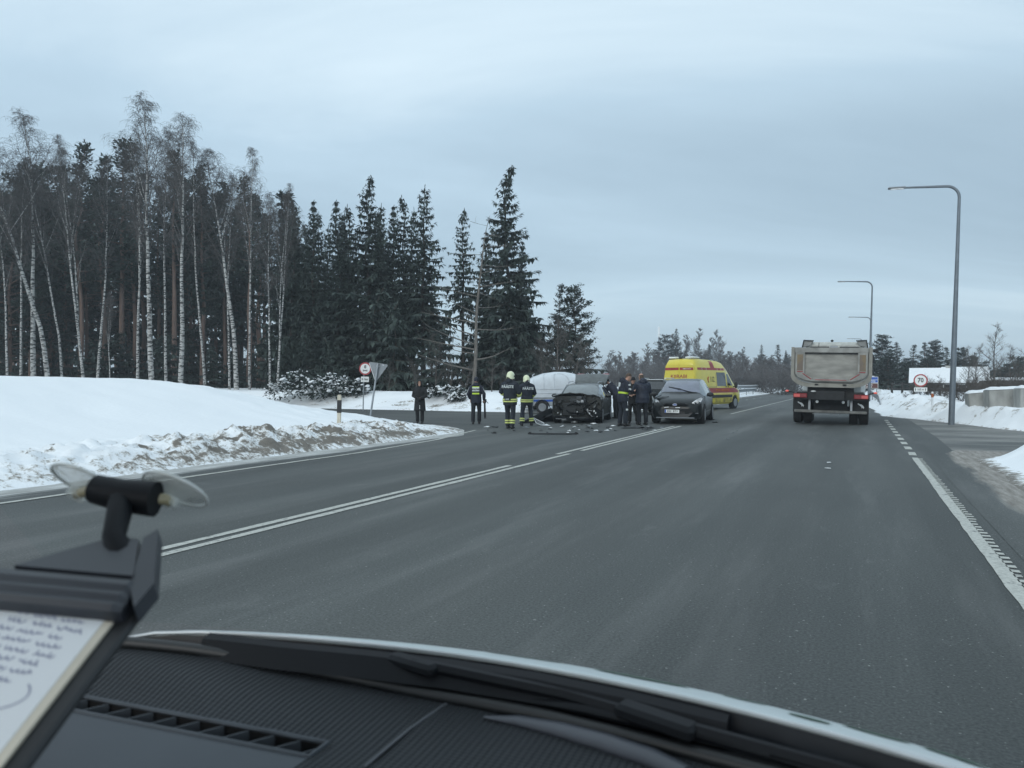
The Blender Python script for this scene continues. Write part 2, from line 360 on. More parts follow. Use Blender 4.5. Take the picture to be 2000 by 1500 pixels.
def asphalt_material(name, side=False, slush=False):
    m = bpy.data.materials.new(name); m.use_nodes = True; nt = m.node_tree; N = nt.nodes; L = nt.links
    b = N['Principled BSDF']; b.inputs['Roughness'].default_value = .72; b.inputs['Specular IOR Level'].default_value = .3
    tc = N.new('ShaderNodeTexCoord'); sep = N.new('ShaderNodeSeparateXYZ'); L.new(tc.outputs['Object'], sep.inputs[0])
    def noi(sc, det, stretch, ro=.55):
        mp = N.new('ShaderNodeMapping'); mp.inputs['Scale'].default_value = stretch; L.new(tc.outputs['Object'], mp.inputs[0])
        n = N.new('ShaderNodeTexNoise'); n.inputs['Scale'].default_value = sc; n.inputs['Detail'].default_value = det; n.inputs['Roughness'].default_value = ro
        L.new(mp.outputs[0], n.inputs['Vector']); return n.outputs[0]
    def ramp(x, a, c, b_, d):
        r = N.new('ShaderNodeValToRGB'); e = r.color_ramp.elements; e[0].position = a; e[0].color = (*c, 1); e[1].position = b_; e[1].color = (*d, 1); L.new(x, r.inputs[0]); return r.outputs[0]
    def mix(f, a, c, mode='MIX'):
        x = N.new('ShaderNodeMix'); x.data_type = 'RGBA'; x.blend_type = mode
        if isinstance(f, float): x.inputs[0].default_value = f
        else: L.new(f, x.inputs[0])
        for i, q in ((6, a), (7, c)):
            if isinstance(q, tuple): x.inputs[i].default_value = (*q, 1)
            else: L.new(q, x.inputs[i])
        return x.outputs[2]
    along = (1.2, .05, 1) if not side else (.05, 1.2, 1)
    base = ramp(noi(.8, 5, along), .3, (.068, .074, .073), .75, (.112, .118, .115))
    big = ramp(noi(.25, 4, (1, .4, 1)), .35, (.80, .80, .80), .7, (1.16, 1.15, 1.13))
    base = mix(1.0, base, big, 'MULTIPLY')
    grain = ramp(noi(55, 3, (1, 1, 1), .7), .36, (.62, .62, .62), .68, (1.3, 1.3, 1.3))
    base = mix(1.0, base, grain, 'MULTIPLY')
    # dried salt: pale dust in streaks along the traffic and pale specks of grit
    dust = ramp(noi(1.3, 6, (1.0, .10, 1) if not side else (.1, 1, 1), .65), .52, (0, 0, 0), .82, (.55, .55, .55))
    base = mix(dust, base, (.20, .20, .195))
    patch = ramp(noi(2.2, 7, (1, .5, 1), .7), .60, (0, 0, 0), .80, (.45, .45, .45))
    base = mix(patch, base, (.19, .19, .185))
    speck = ramp(noi(38, 2, (1, 1, 1), .4), .70, (0, 0, 0), .745, (.7, .7, .7))
    base = mix(speck, base, (.33, .33, .31))
    if not side:                       # the traffic's paler wheel paths
        sx = N.new('ShaderNodeMath'); sx.operation = 'MULTIPLY_ADD'; sx.inputs[1].default_value = 2 * pi / 1.75; sx.inputs[2].default_value = 1.2; L.new(sep.outputs[0], sx.inputs[0])
        sn = N.new('ShaderNodeMath'); sn.operation = 'SINE'; L.new(sx.outputs[0], sn.inputs[0])
        ad = N.new('ShaderNodeMath'); ad.operation = 'MULTIPLY_ADD'; ad.inputs[1].default_value = .5; ad.inputs[2].default_value = .5; L.new(sn.outputs[0], ad.inputs[0])
        base = mix(1.0, base, ramp(ad.outputs[0], .1, (.93, .93, .93), .9, (1.09, 1.09, 1.09)), 'MULTIPLY')
    if slush:                          # trodden brown snow left in bands along the side lane
        base = mix(ramp(noi(.55, 9, (.22, 1, 1), .68), .40, (0, 0, 0), .66, (.8, .8, .8)), base, ramp(noi(3, 6, (.5, 1, 1), .7), .3, (.22, .21, .19), .7, (.40, .39, .37)))
    L.new(base, b.inputs['Base Color'])
    bu = N.new('ShaderNodeBump'); bu.inputs['Strength'].default_value = .35; bu.inputs['Distance'].default_value = .01
    L.new(noi(70, 3, (1, 1, 1), .7), bu.inputs['Height']); L.new(bu.outputs[0], b.inputs['Normal'])
    return m
M_['asphalt'] = asphalt_material('asphalt'); M_['asphalt_side'] = asphalt_material('asphalt_side', True); M_['asphalt_lane'] = asphalt_material('asphalt_lane', True, True)
M_['slush'] = mat('brown_slush', (.20, .175, .15), .6, scale=2.2, col2=(.40, .385, .36), stretch=(1.5, .25, 1), bump=.8, bscale=14, lo=.3, hi=.75, detail=8)
M_['slush_side'] = mat('brown_slush_side', (.17, .155, .14), .6, scale=2.0, col2=(.42, .40, .37), stretch=(.12, 1.1, 1), bump=.6, bscale=12, lo=.35, hi=.62, detail=8)
M_['slush_grey'] = mat('grey_slush', (.085, .088, .09), .6, scale=2.4, col2=(.60, .61, .61), stretch=(2.6, .14, 1), bump=.6, bscale=12, lo=.44, hi=.60, detail=9)

def sheet(name, polys, m, z, sub=None):
    mb = MB()
    for p in polys: mb.add([(s, t, z) for s, t in p], [tuple(range(len(p)))])
    o = mb.build(name, m); o.rotation_euler = (0, 0, -TH); return struct(o)
def strip(name, rows, m, z, seed, jag=.06, step=.25):   # an irregular lengthwise strip: rows (t, s0, s1)
    mb = MB(); vs = []; t = rows[0][0]; i = 0; n = 0
    while t <= rows[-1][0]:
        while i < len(rows) - 2 and t > rows[i + 1][0]: i += 1
        a, b = rows[i], rows[i + 1]; f = (t - a[0]) / (b[0] - a[0])
        j0 = jag * nz(t, seed, 1.2, seed, 4); j1 = jag * nz(t, seed + 9, 1.2, seed, 4)
        vs += [(a[1] + (b[1] - a[1]) * f + j0, t, z), (a[2] + (b[2] - a[2]) * f + j1, t, z)]; t += step; n += 1
    mb.add(vs, [(2 * k, 2 * k + 1, 2 * k + 3, 2 * k + 2) for k in range(n - 1)])
    o = mb.build(name, m); o.rotation_euler = (0, 0, -TH); return struct(o)
sheet('main_road', [[(-11.6, -40), (2.6, -40), (2.6, 16), (2.6, 40), (2.6, 800), (-11.6, 800), (-11.6, 40), (-11.6, 16)]], M_['asphalt'], 0.0)
sheet('side_road', [[(-11.2, 17), (-11.2, 44), (-14, 38), (-17, 36.2), (-150, 44), (-150, 25), (-17, 23), (-13.5, 21)]], M_['asphalt_side'], -.004)
sheet('side_lane', [[(1.9, 17.6), (2.0, 24), (1.9, 37), (6, 30), (12, 28.5), (70, 28.5), (70, 18), (8, 18), (4, 17)]], M_['asphalt_lane'], .003)
def verge_material(name, x0, x1, lo, hi, stretch):
    """asphalt that goes over into trodden slush between x0 and x1 across the road"""
    m = asphalt_material(name); nt = m.node_tree; N = nt.nodes; L = nt.links; b = N['Principled BSDF']; base = b.inputs['Base Color'].links[0].from_socket
    tc = [q for q in N if q.type == 'TEX_COORD'][0]; sep = N.new('ShaderNodeSeparateXYZ'); L.new(tc.outputs['Object'], sep.inputs[0])
    mr = N.new('ShaderNodeMapRange'); mr.inputs[1].default_value = x0; mr.inputs[2].default_value = x1; mr.inputs[3].default_value = -.55; mr.inputs[4].default_value = .55; L.new(sep.outputs[0], mr.inputs[0])
    mp = N.new('ShaderNodeMapping'); mp.inputs['Scale'].default_value = stretch; L.new(tc.outputs['Object'], mp.inputs[0])
    n = N.new('ShaderNodeTexNoise'); n.inputs['Scale'].default_value = 2.6; n.inputs['Detail'].default_value = 10; n.inputs['Roughness'].default_value = .66; L.new(mp.outputs[0], n.inputs['Vector'])
    a = N.new('ShaderNodeMath'); a.operation = 'ADD'; L.new(mr.outputs[0], a.inputs[0]); L.new(n.outputs[0], a.inputs[1])
    r = N.new('ShaderNodeValToRGB'); r.color_ramp.elements[0].position = .42; r.color_ramp.elements[1].position = .66; L.new(a.outputs[0], r.inputs[0])
    n2 = N.new('ShaderNodeTexNoise'); n2.inputs['Scale'].default_value = 7; n2.inputs['Detail'].default_value = 8; n2.inputs['Roughness'].default_value = .7; L.new(mp.outputs[0], n2.inputs['Vector'])
    c = N.new('ShaderNodeValToRGB'); c.color_ramp.elements[0].position = .36; c.color_ramp.elements[0].color = (*lo, 1); c.color_ramp.elements[1].position = .66; c.color_ramp.elements[1].color = (*hi, 1); L.new(n2.outputs[0], c.inputs[0])
    mx = N.new('ShaderNodeMix'); mx.data_type = 'RGBA'; L.new(r.outputs[0], mx.inputs[0]); L.new(base, mx.inputs[6]); L.new(c.outputs[0], mx.inputs[7]); L.new(mx.outputs[2], b.inputs['Base Color'])
    return m
strip('slush_verge', [(-20, 1.28, 2.6), (6, 1.28, 2.6), (14, 1.30, 2.6), (17.5, 1.4, 2.6), (19.5, 2.0, 3.2)], verge_material('brown_slush_verge', 1.35, 2.1, (.17, .15, .13), (.36, .34, .31), (1.6, .22, 1)), .004, 3.3, .0)
strip('slush_edge', [(-10, -11.0, -9.7), (6, -11.0, -9.7), (14, -11.0, -9.7), (19, -11.4, -10.0), (21.6, -11.9, -11.35)], verge_material('grey_slush_edge', -9.6, -10.7, (.22, .215, .20), (.62, .63, .62), (2.4, .16, 1)), .004, 5.1, .0)
def paint_material():
    m = mat('road_paint', (.36, .36, .33), .7, scale=26, col2=(.52, .52, .475), lo=.3, hi=.6, bump=.3, bscale=50, detail=6)
    nt = m.node_tree; N = nt.nodes; L = nt.links; b = N['Principled BSDF']
    src = b.inputs['Base Color'].links[0].from_socket
    tc = [n for n in N if n.type == 'TEX_COORD'][0]
    no = N.new('ShaderNodeTexNoise'); no.inputs['Scale'].default_value = 9; no.inputs['Detail'].default_value = 8; no.inputs['Roughness'].default_value = .7; L.new(tc.outputs['Object'], no.inputs['Vector'])
    rp = N.new('ShaderNodeValToRGB'); e = rp.color_ramp.elements; e[0].position = .56; e[0].color = (0, 0, 0, 1); e[1].position = .68; e[1].color = (1, 1, 1, 1); L.new(no.outputs[0], rp.inputs[0])
    mx = N.new('ShaderNodeMix'); mx.data_type = 'RGBA'; L.new(rp.outputs[0], mx.inputs[0]); L.new(src, mx.inputs[6]); mx.inputs[7].default_value = (.12, .12, .12, 1)
    L.new(mx.outputs[2], b.inputs['Base Color']); return m
M_['paint'] = paint_material()
def marking(name, segs, w, z=.006, jag=.012, teeth=0.0):   # segs: (s0, t0, s1, t1)
    mb = MB()
    for s0, t0, s1, t1 in segs:
        n = max(2, int((t1 - t0) / .22)); vs = []
        for i in range(n + 1):
            f = i / n; s = s0 + (s1 - s0) * f; t = t0 + (t1 - t0) * f
            j = jag * nz(t, s, 2.2, 1.5, 4); k = jag * nz(t, s, 2.2, 8.5, 4)
            vs += [(s - w / 2 + j, t, z), (s + w / 2 + k, t, z)]
        mb.add(vs, [(2 * i, 2 * i + 1, 2 * i + 3, 2 * i + 2) for i in range(n)])
        if teeth:
            t = t0 + .05
            while t < t1 - .1:
                s = s0 + (s1 - s0) * (t - t0) / (t1 - t0) + w / 2 - .006
                a = teeth * R.uniform(.75, 1.1); mb.add([(s, t, z), (s + a, t + R.uniform(-.01, .01), z), (s + a, t + .085, z), (s, t + .085, z)], [(0, 1, 2, 3)]); t += .17
    o = mb.build(name, M_['paint']); o.rotation_euler = (0, 0, -TH); return struct(o)
marking('centre_line', [(-5.70, 4.72, -5.70, 12.6), (-5.50, 4.3, -5.50, 15.2), (-5.70, 15.0, -5.70, 26.3), (-5.50, 16.0, -5.50, 26.4), (-5.6, 29, -5.6, 33), (-5.45, 37.5, -5.3, 76), (-5.3, 80, -5.2, 140)], .105)
marking('edge_line', [(1.06, -6, 1.06, 17.2)], .115, teeth=.075)
marking('edge_dashes', [(1.07, 17.75 + 1.55 * k, 1.07, 18.55 + 1.55 * k) for k in range(11)], .135)
marking('verge_line', [(-9.65, -4, -9.65, 13.5), (-9.65, 13.5, -10.0, 17.5), (-10.0, 17.5, -10.9, 21.5), (-10.0, 38, -9.9, 120)], .10, .008, .02)
marking('far_dashes', [(-8.6, 43 + 5 * k, -8.6, 44 + 5 * k) for k in range(8)], .12)
# ---------------------------------------------------------------- vehicles (local frame: x forward, y left, z up; origin on the ground)
def lerp(a, b, f): return tuple(p + (q - p) * f for p, q in zip(a, b))
class Shell:
    """A vehicle skin lofted from stations (x from the nose, half width, bottom, belt, top, top half width)."""
    def __init__(s, L, st, arches=(), van=False):
        s.L = L; s.st = st; s.ar = arches; s.van = van
    def par(s, x):
        st = s.st
        if x <= st[0][0]: return st[0][1:]
        for a, b in zip(st, st[1:]):
            if x <= b[0]: return lerp(a, b, (x - a[0]) / (b[0] - a[0]))[1:]
        return st[-1][1:]
    def ring(s, x):
        w, zb, ze, zt, wt = s.par(x); ar = 0
        for cx, r, cz in s.ar:
            d = abs(x - cx)
            if d < r: ar = max(ar, cz + sqrt(r * r - d * d))
        z0 = max(zb, ar); z1 = max(zb + .10, ar + .01); z2 = max(zb + (ze - zb) * .5, z1 + .02)
        up = max(.02, (zt - ze))
        if s.van:
            h = [(0, z0), (w * .9, z0), (w * .985, z1), (w, z2), (w * .995, ze), (w + (wt - w) * .45, ze + up * .52), (wt, zt - up * .13), (wt * .86, zt - up * .03), (0, zt)]
        else:
            h = [(0, z0), (w * .9, z0), (w * .975, z1), (w, z2), (w * .985, ze - .05 * min(1, up * 4)), (w * .945, ze), (wt, zt - min(.05, up * .35)), (wt * .82, zt - min(.012, up * .1)), (0, zt)]
        return h
    def X(s, x): return s.L / 2 - x
    def side_y(s, x, z):
        h = s.ring(x)[2:8]
        for a, b in zip(h, h[1:]):
            if a[1] <= z <= b[1] and b[1] > a[1]: return a[0] + (b[0] - a[0]) * (z - a[1]) / (b[1] - a[1])
        return h[0][0] if z < h[0][1] else h[-1][0]
    def xs(s):
        v = {round(a[0], 3) for a in s.st}
        for cx, r, cz in s.ar: v |= {round(cx + r * cos(pi * k / 10), 3) for k in range(11)}
        o = []
        for x in sorted(v):
            if not o or x - o[-1] > .012: o.append(x)
        return o
    def build(s, root, paint, pick, names):
        """pick(x, k, left) -> part key of the strip between ring points k and k+1 (0..7) on one side"""
        xs = s.xs(); parts = {}
        rings = [s.ring(x) for x in xs]
        for sg in (1, -1):
            for i in range(len(xs) - 1):
                for k in range(8):
                    q = [(i, k), (i, k + 1), (i + 1, k + 1), (i + 1, k)]
                    vs = [(s.X(xs[a]), sg * rings[a][b][0], rings[a][b][1]) for a, b in q]
                    if sg > 0: vs.reverse()
                    key = pick((xs[i] + xs[i + 1]) / 2, k, sg)
                    parts.setdefault(key, MB()).add(vs, [(0, 1, 2, 3)])
        for i, e in ((0, 1), (len(xs) - 1, -1)):
            r = rings[i]; loop = [(s.X(xs[i]), y, z) for y, z in r] + [(s.X(xs[i]), -y, z) for y, z in reversed(r[1:-1])]
            if e > 0: loop.reverse()
            parts.setdefault('body', MB()).add(loop, [tuple(range(len(loop)))])
        out = {}
        for key, mb in parts.items():
            nm, m = names[key]
            me = mb.mesh(nm, m)
            import bmesh
            b = bmesh.new(); b.from_mesh(me); bmesh.ops.remove_doubles(b, verts=b.verts, dist=.0005); bmesh.ops.recalc_face_normals(b, faces=b.faces) if key == 'body' else None
            b.to_mesh(me); b.free()
            me.polygons.foreach_set('use_smooth', [True] * len(me.polygons)); me.set_sharp_from_angle(angle=radians(38))
            o = bpy.data.objects.new(nm, me); COL.objects.link(o); o.parent = root; out[key] = o
        return out
    def patch(s, name, m, root, sg, x0, x1, z0, z1, off=.005, x0t=None, x1t=None, mb=None, nx=6, nzz=4):
        """a panel that follows the flank (sg = 1 left, -1 right), slightly proud of it"""
        x0t = x0 if x0t is None else x0t; x1t = x1 if x1t is None else x1t
        vs = []; out = mb or MB()
        for j in range(nzz + 1):
            g = j / nzz; z = z0 + (z1 - z0) * g
            for i in range(nx + 1):
                f = i / nx; x = (x0 + (x0t - x0) * g) * (1 - f) + (x1 + (x1t - x1) * g) * f
                vs.append((s.X(x), sg * (s.side_y(x, z) + off), z))
        n = nx + 1; fs = [(j * n + i, j * n + i + 1, j * n + n + i + 1, j * n + n + i) for j in range(nzz) for i in range(nx)]
        if sg > 0: fs = [tuple(reversed(f)) for f in fs]
        out.add(vs, fs)
        return out if mb is not None else out.build(name, m, root, 60)

def wheel(root, x, y, r, w, side, rim='alloy', spokes=5, dish=.0):
    """a wheel on the side `side` (+1 left, -1 right) with its outer face at |y|"""
    yo = y; yi = y - side * w
    mb = MB(); pr = [(r * .62, yo - side * .01), (r * .9, yo), (r * .985, yo - side * .03), (r, yo - side * w * .5), (r * .985, yi + side * .03), (r * .9, yi), (r * .5, yi)]
    mb.lathe([(a, b) for a, b in pr], (x, 0, r), 'Y', 26)
    t = mb.build('wheel', M_['rubber'], root, 40)
    g = MB(); g.lathe([(r * .64, yo + side * .004), (r * .60, yo - side * .02), (r * .56, yo - side * .07), (r * .3, yo - side * .09)], (x, 0, r), 'Y', 24)
    for k in range(spokes):
        a = 2 * pi * k / spokes + .3; d = Vector((cos(a), 0, sin(a)))
        c = Vector((x, yo - side * .022, r)); p = Vector((-d.z, 0, d.x))
        g.prism([c + d * .05 + p * .035, c + d * r * .61 + p * .03, c + d * r * .61 - p * .03, c + d * .05 - p * .035], (0, -side * .03, 0))
    g.lathe([(r * .17, yo + side * .002 - side * .02), (r * .17, yo - side * .06)], (x, 0, r), 'Y', 14)
    g.build('rim', M_[rim], t, 35)
    return t
def plate(root, M, body, w=.52, h=.113, eu=True, hh=.075):
    mb = MB(); mb.box((0, 0, 0), (w, h, .012), bev=.004)
    o = mb.xf(M).build('number_plate', M_['white_paint'], root)
    if eu: MB().box((-w / 2 + .028, 0, .0072), (.045, h * .94, .003)).xf(M).build('plate_band', M_['blue_paint'], o)
    text('plate_lettering', body, hh, M_['black_paint'], o, M @ Matrix.Translation((.022 if eu else 0, 0, .0085)), sx=.95)
    return o
def rotm(rx=0, ry=0, rz=0):
    return Matrix.Rotation(rz, 4, 'Z') @ Matrix.Rotation(ry, 4, 'Y') @ Matrix.Rotation(rx, 4, 'X')
def heading(dx, dy): return math.atan2(dy, dx)

# -- the dark family car facing the camera over the centre line
def family_car():
    p = gp(1318, 829); L = 4.77
    a = radians(20.0)                 # its axis, right of the view axis
    root = thing('family_car', 'dark grey people carrier with crumpled front corner standing over the centre line', 'car', rz=heading(-sin(a), -cos(a)))
    c = Vector((p.x, p.y, 0)) + Vector((sin(a), cos(a), 0)) * (L / 2 + .05); root.location = c
    st = [(0, .50, .30, .56, .60, .42), (.05, .66, .22, .62, .70, .56), (.16, .80, .20, .69, .80, .66), (.4, .90, .19, .78, .91, .72), (.75, .925, .19, .86, 1.0, .75), (1.12, .935, .19, .94, 1.09, .74), (1.22, .935, .19, .96, 1.115, .73),
          (1.7, .94, .19, .985, 1.38, .67), (2.02, .94, .19, 1.0, 1.54, .63), (2.12, .94, .19, 1.005, 1.575, .62), (2.3, .94, .19, 1.01, 1.61, .62), (2.62, .94, .19, 1.02, 1.645, .62), (2.72, .94, .19, 1.02, 1.65, .62), (3.4, .94, .19, 1.04, 1.65, .62), (3.5, .935, .2, 1.05, 1.645, .62), (4.1, .92, .22, 1.07, 1.60, .60), (4.25, .91, .24, 1.08, 1.57, .59), (4.62, .86, .3, 1.06, 1.22, .62), (4.72, .8, .34, 1.0, 1.06, .66), (4.77, .7, .4, .8, .92, .6)]
    s = Shell(L, st, ((.95, .37, .34), (3.80, .37, .34)))
    def pick(x, k, sg):
        if 1.3 < x < 2.1 and k in (6, 7): return 'windscreen'
        if k == 5 and 1.45 < x < 4.15 and not (2.62 < x < 2.72 or 3.4 < x < 3.5 or 2.02 < x < 2.12): return 'window' if sg > 0 else 'window_'
        if 4.3 < x < 4.65 and k in (6, 7): return 'rear'
        return 'body'
    s.build(root, None, pick, {'body': ('body', M_['paint_black']), 'windscreen': ('windscreen', M_['glass_car']), 'window': ('side_window', M_['glass_dark']), 'window_': ('side_window', M_['glass_dark']), 'rear': ('rear_window', M_['glass_dark'])})
    X = s.X
    for x, r in ((.95, .335), (3.80, .335)):
        for sg in (1, -1):
            wheel(root, X(x), sg * .955, r, .225, sg)
            MB().lathe([(.365, sg * .70), (.365, sg * .90)], (X(x), 0, .335), 'Y', 20).build('wheel_arch', M_['black'], root)
    # bumper intake, grille, lamps
    def front(y, z): # nose surface x at height z and offset y
        for i in range(60):
            x = i * .02; h = s.ring(x)
            if h[-1][1] >= z and max(q[0] for q in h) >= abs(y): return X(x)
        return X(.6)
    def face(name, m, pts, off=.012, th=.012, parent=None):
        P = [Vector((front(y, z) + off, y, z)) for y, z in pts]
        return MB().prism(P, (-th, 0, 0)).build(name, m, parent or root)
    face('lower_intake', M_['black'], [(-.46, .26), (.46, .26), (.62, .42), (.50, .56), (-.50, .56), (-.62, .42)], .03, .08)
    g = face('grille', M_['black'], [(-.32, .66), (.32, .66), (.44, .735), (.34, .755), (-.34, .755), (-.44, .735)], .05, .06)
    mb = MB(); mb.box((X(0) - .00, 0, .705), (.10, .84, .012)); mb.box((X(0), 0, .752), (.09, .74, .012)); mb.build('grille_bar', M_['matte'], g)
    fx = X(0) + .055
    e = MB(); e.lathe([(.001, fx + .012), (.075, fx + .012), (.085, fx), (.075, fx - .01)], (0, 0, 0), 'X', 20).xf(Matrix.Translation((0, 0, .705)) @ Matrix.Diagonal((1, 1, .55, 1))); e.build('badge', M_['metal'], g, 30)
    b = MB(); b.lathe([(.001, fx + .016), (.062, fx + .016), (.066, fx + .011)], (0, 0, 0), 'X', 20).xf(Matrix.Translation((0, 0, .705)) @ Matrix.Diagonal((1, 1, .45, 1))); b.build('badge_oval', M_['blue_paint'], g)
    text('badge_lettering', 'Ford', .035, M_['metal'], g, frame((fx + .019, 0, .705), (0, 1, 0), (0, 0, 1)))
    # left headlamp (on the viewer's right) whole, the other one broken
    def lamp(sg, pts, m, name, off=.02):
        P = []
        for d, y, z in pts: P.append(Vector((X(d), sg * y, z)))
        return MB().prism(P, (.05, 0, .02)).build(name, m, root)
    hl = lamp(1, [(.14, .50, .70), (.24, .66, .665), (.42, .82, .70), (.62, .90, .90), (.56, .86, .945), (.36, .72, .87)], M_['lamp_glass'], 'headlamp')
    for (d, y, z, r) in ((.22, .62, .745, .055), (.32, .745, .79, .06)):
        MB().lathe([(.001, X(d) + .085), (r, X(d) + .08), (r * .8, X(d))], (0, y, z), 'X', 14).build('reflector', M_['metal'], hl, 30)
    bl = lamp(-1, [(.16, .52, .68), (.24, .64, .655), (.30, .74, .78), (.34, .74, .86), (.26, .64, .84)], M_['lamp_glass'], 'broken_headlamp')
    MB().lathe([(.03, X(.24) + .075), (.075, X(.24) + .07), (.06, X(.24))], (0, -.64, .72), 'X', 14).build('reflector', M_['black'], bl, 30)
    MB().prism([(X(.36), -.80, .86), (X(.44), -.86, .83), (X(.5), -.9, .95), (X(.46), -.88, 1.0)], (.05, 0, .01)).build('lamp_shard', M_['white_plastic'], root)
    # torn corner: a dark hole behind the broken lamp with bent edges
    rr = random.Random(3); mb = MB()
    for k in range(14):
        c = Vector((X(.16) + rr.uniform(-.22, .03), -rr.uniform(.66, .92), rr.uniform(.30, .72))); a = rr.uniform(.05, .13)
        mb.prism([c, c + Vector((rr.uniform(-a, a), rr.uniform(-a, a), rr.uniform(-a, a))), c + Vector((rr.uniform(-a, a), rr.uniform(-a, a), rr.uniform(.02, a)))], (rr.uniform(.01, .03), .01, .01))
    mb.build('torn_bumper', M_['black'], root)
    mb = MB(); z0 = .92     # crease across the dented corner of the bonnet
    mb.prism([(X(.30), -.74, .90), (X(.55), -.42, .955), (X(.62), -.30, .972), (X(.56), -.62, .975), (X(.42), -.86, .90)], (0, 0, .02)); mb.prism([(X(.40), -.78, .925), (X(.8), -.60, 1.03), (X(.78), -.80, .985)], (0, 0, .025))
    mb.build('dented_panel', M_['paint_black'], root, 20)
    f = MB(); f.lathe([(.001, X(0) - .06), (.06, X(0) - .06), (.07, X(0) - .09), (.06, X(0) - .2)], (0, .56, .555), 'X', 16); f.build('fog_lamp', M_['lamp_glass'], root, 30)
    MB().box((X(.10), .72, .40), (.05, .20, .03), rotm(0, 0, -.5), bev=.008).build('chrome_strip', M_['metal'], root)
    mb = MB(); mb.box((X(0) - .01, 0, .235), (.10, 1.36, .04), bev=.012); mb.build('front_lip', M_['sign_back'], root)
    for y, z, ry in ((.10, .60, 0), (-.30, .61, .12)): MB().box((X(0) + .035, y, z), (.02, .16, .028), rotm(ry, 0, 0)).build('bumper_sticker', M_['white_plastic'], root)
    plate(root, frame((X(0) + .06, -.10, .47), (0, 1, -.02), (0, 0, 1)), '832  BTV')
    # wiper, mirrors, rear view mirror, roof edge
    def ws(x, y, off=.02):
        h = s.ring(x); a = h[6]; b = h[8]; f = min(1, abs(y) / a[0]); return Vector((X(x), y, b[1] + (a[1] - b[1]) * f * f + off))
    mb = MB(); mb.tube([ws(1.24, .62), ws(1.3, .30), ws(1.48, -.12), ws(1.62, -.46)], .016, 6); mb.box(ws(1.45, -.05), (.05, .10, .04)); mb.build('wiper', M_['black'], root)
    MB().ell(ws(2.0, 0, -.10), (.04, .11, .045)).build('rear_view_mirror', M_['black'], root, 60)
    for sg in (1, -1):
        mb = MB(); mb.ell((X(1.72), sg * 1.06, 1.05), (.075, .13, .085), 12, 8); mb.tube([(X(1.70), sg * .93, 1.0), (X(1.71), sg * 1.0, 1.02)], .03, 6); mb.build('door_mirror', M_['black'], root, 60)
        s.patch('door_seam', M_['black'], root, sg, 1.42, 1.432, .34, .96, .002); s.patch('door_seam', M_['black'], root, sg, 2.65, 2.662, .34, .98, .002)
        s.patch('door_handle', M_['paint_black'], root, sg, 2.40, 2.60, .86, .89, .03)
        s.patch('sill_strip', M_['alloy'], root, sg, 1.5, 3.2, .42, .45, .012)
        s.patch('tail_lamp', M_['red_lamp'], root, sg, 4.45, 4.66, .8, 1.0, .012)
    root.location.z = 0
    return root
family_car()

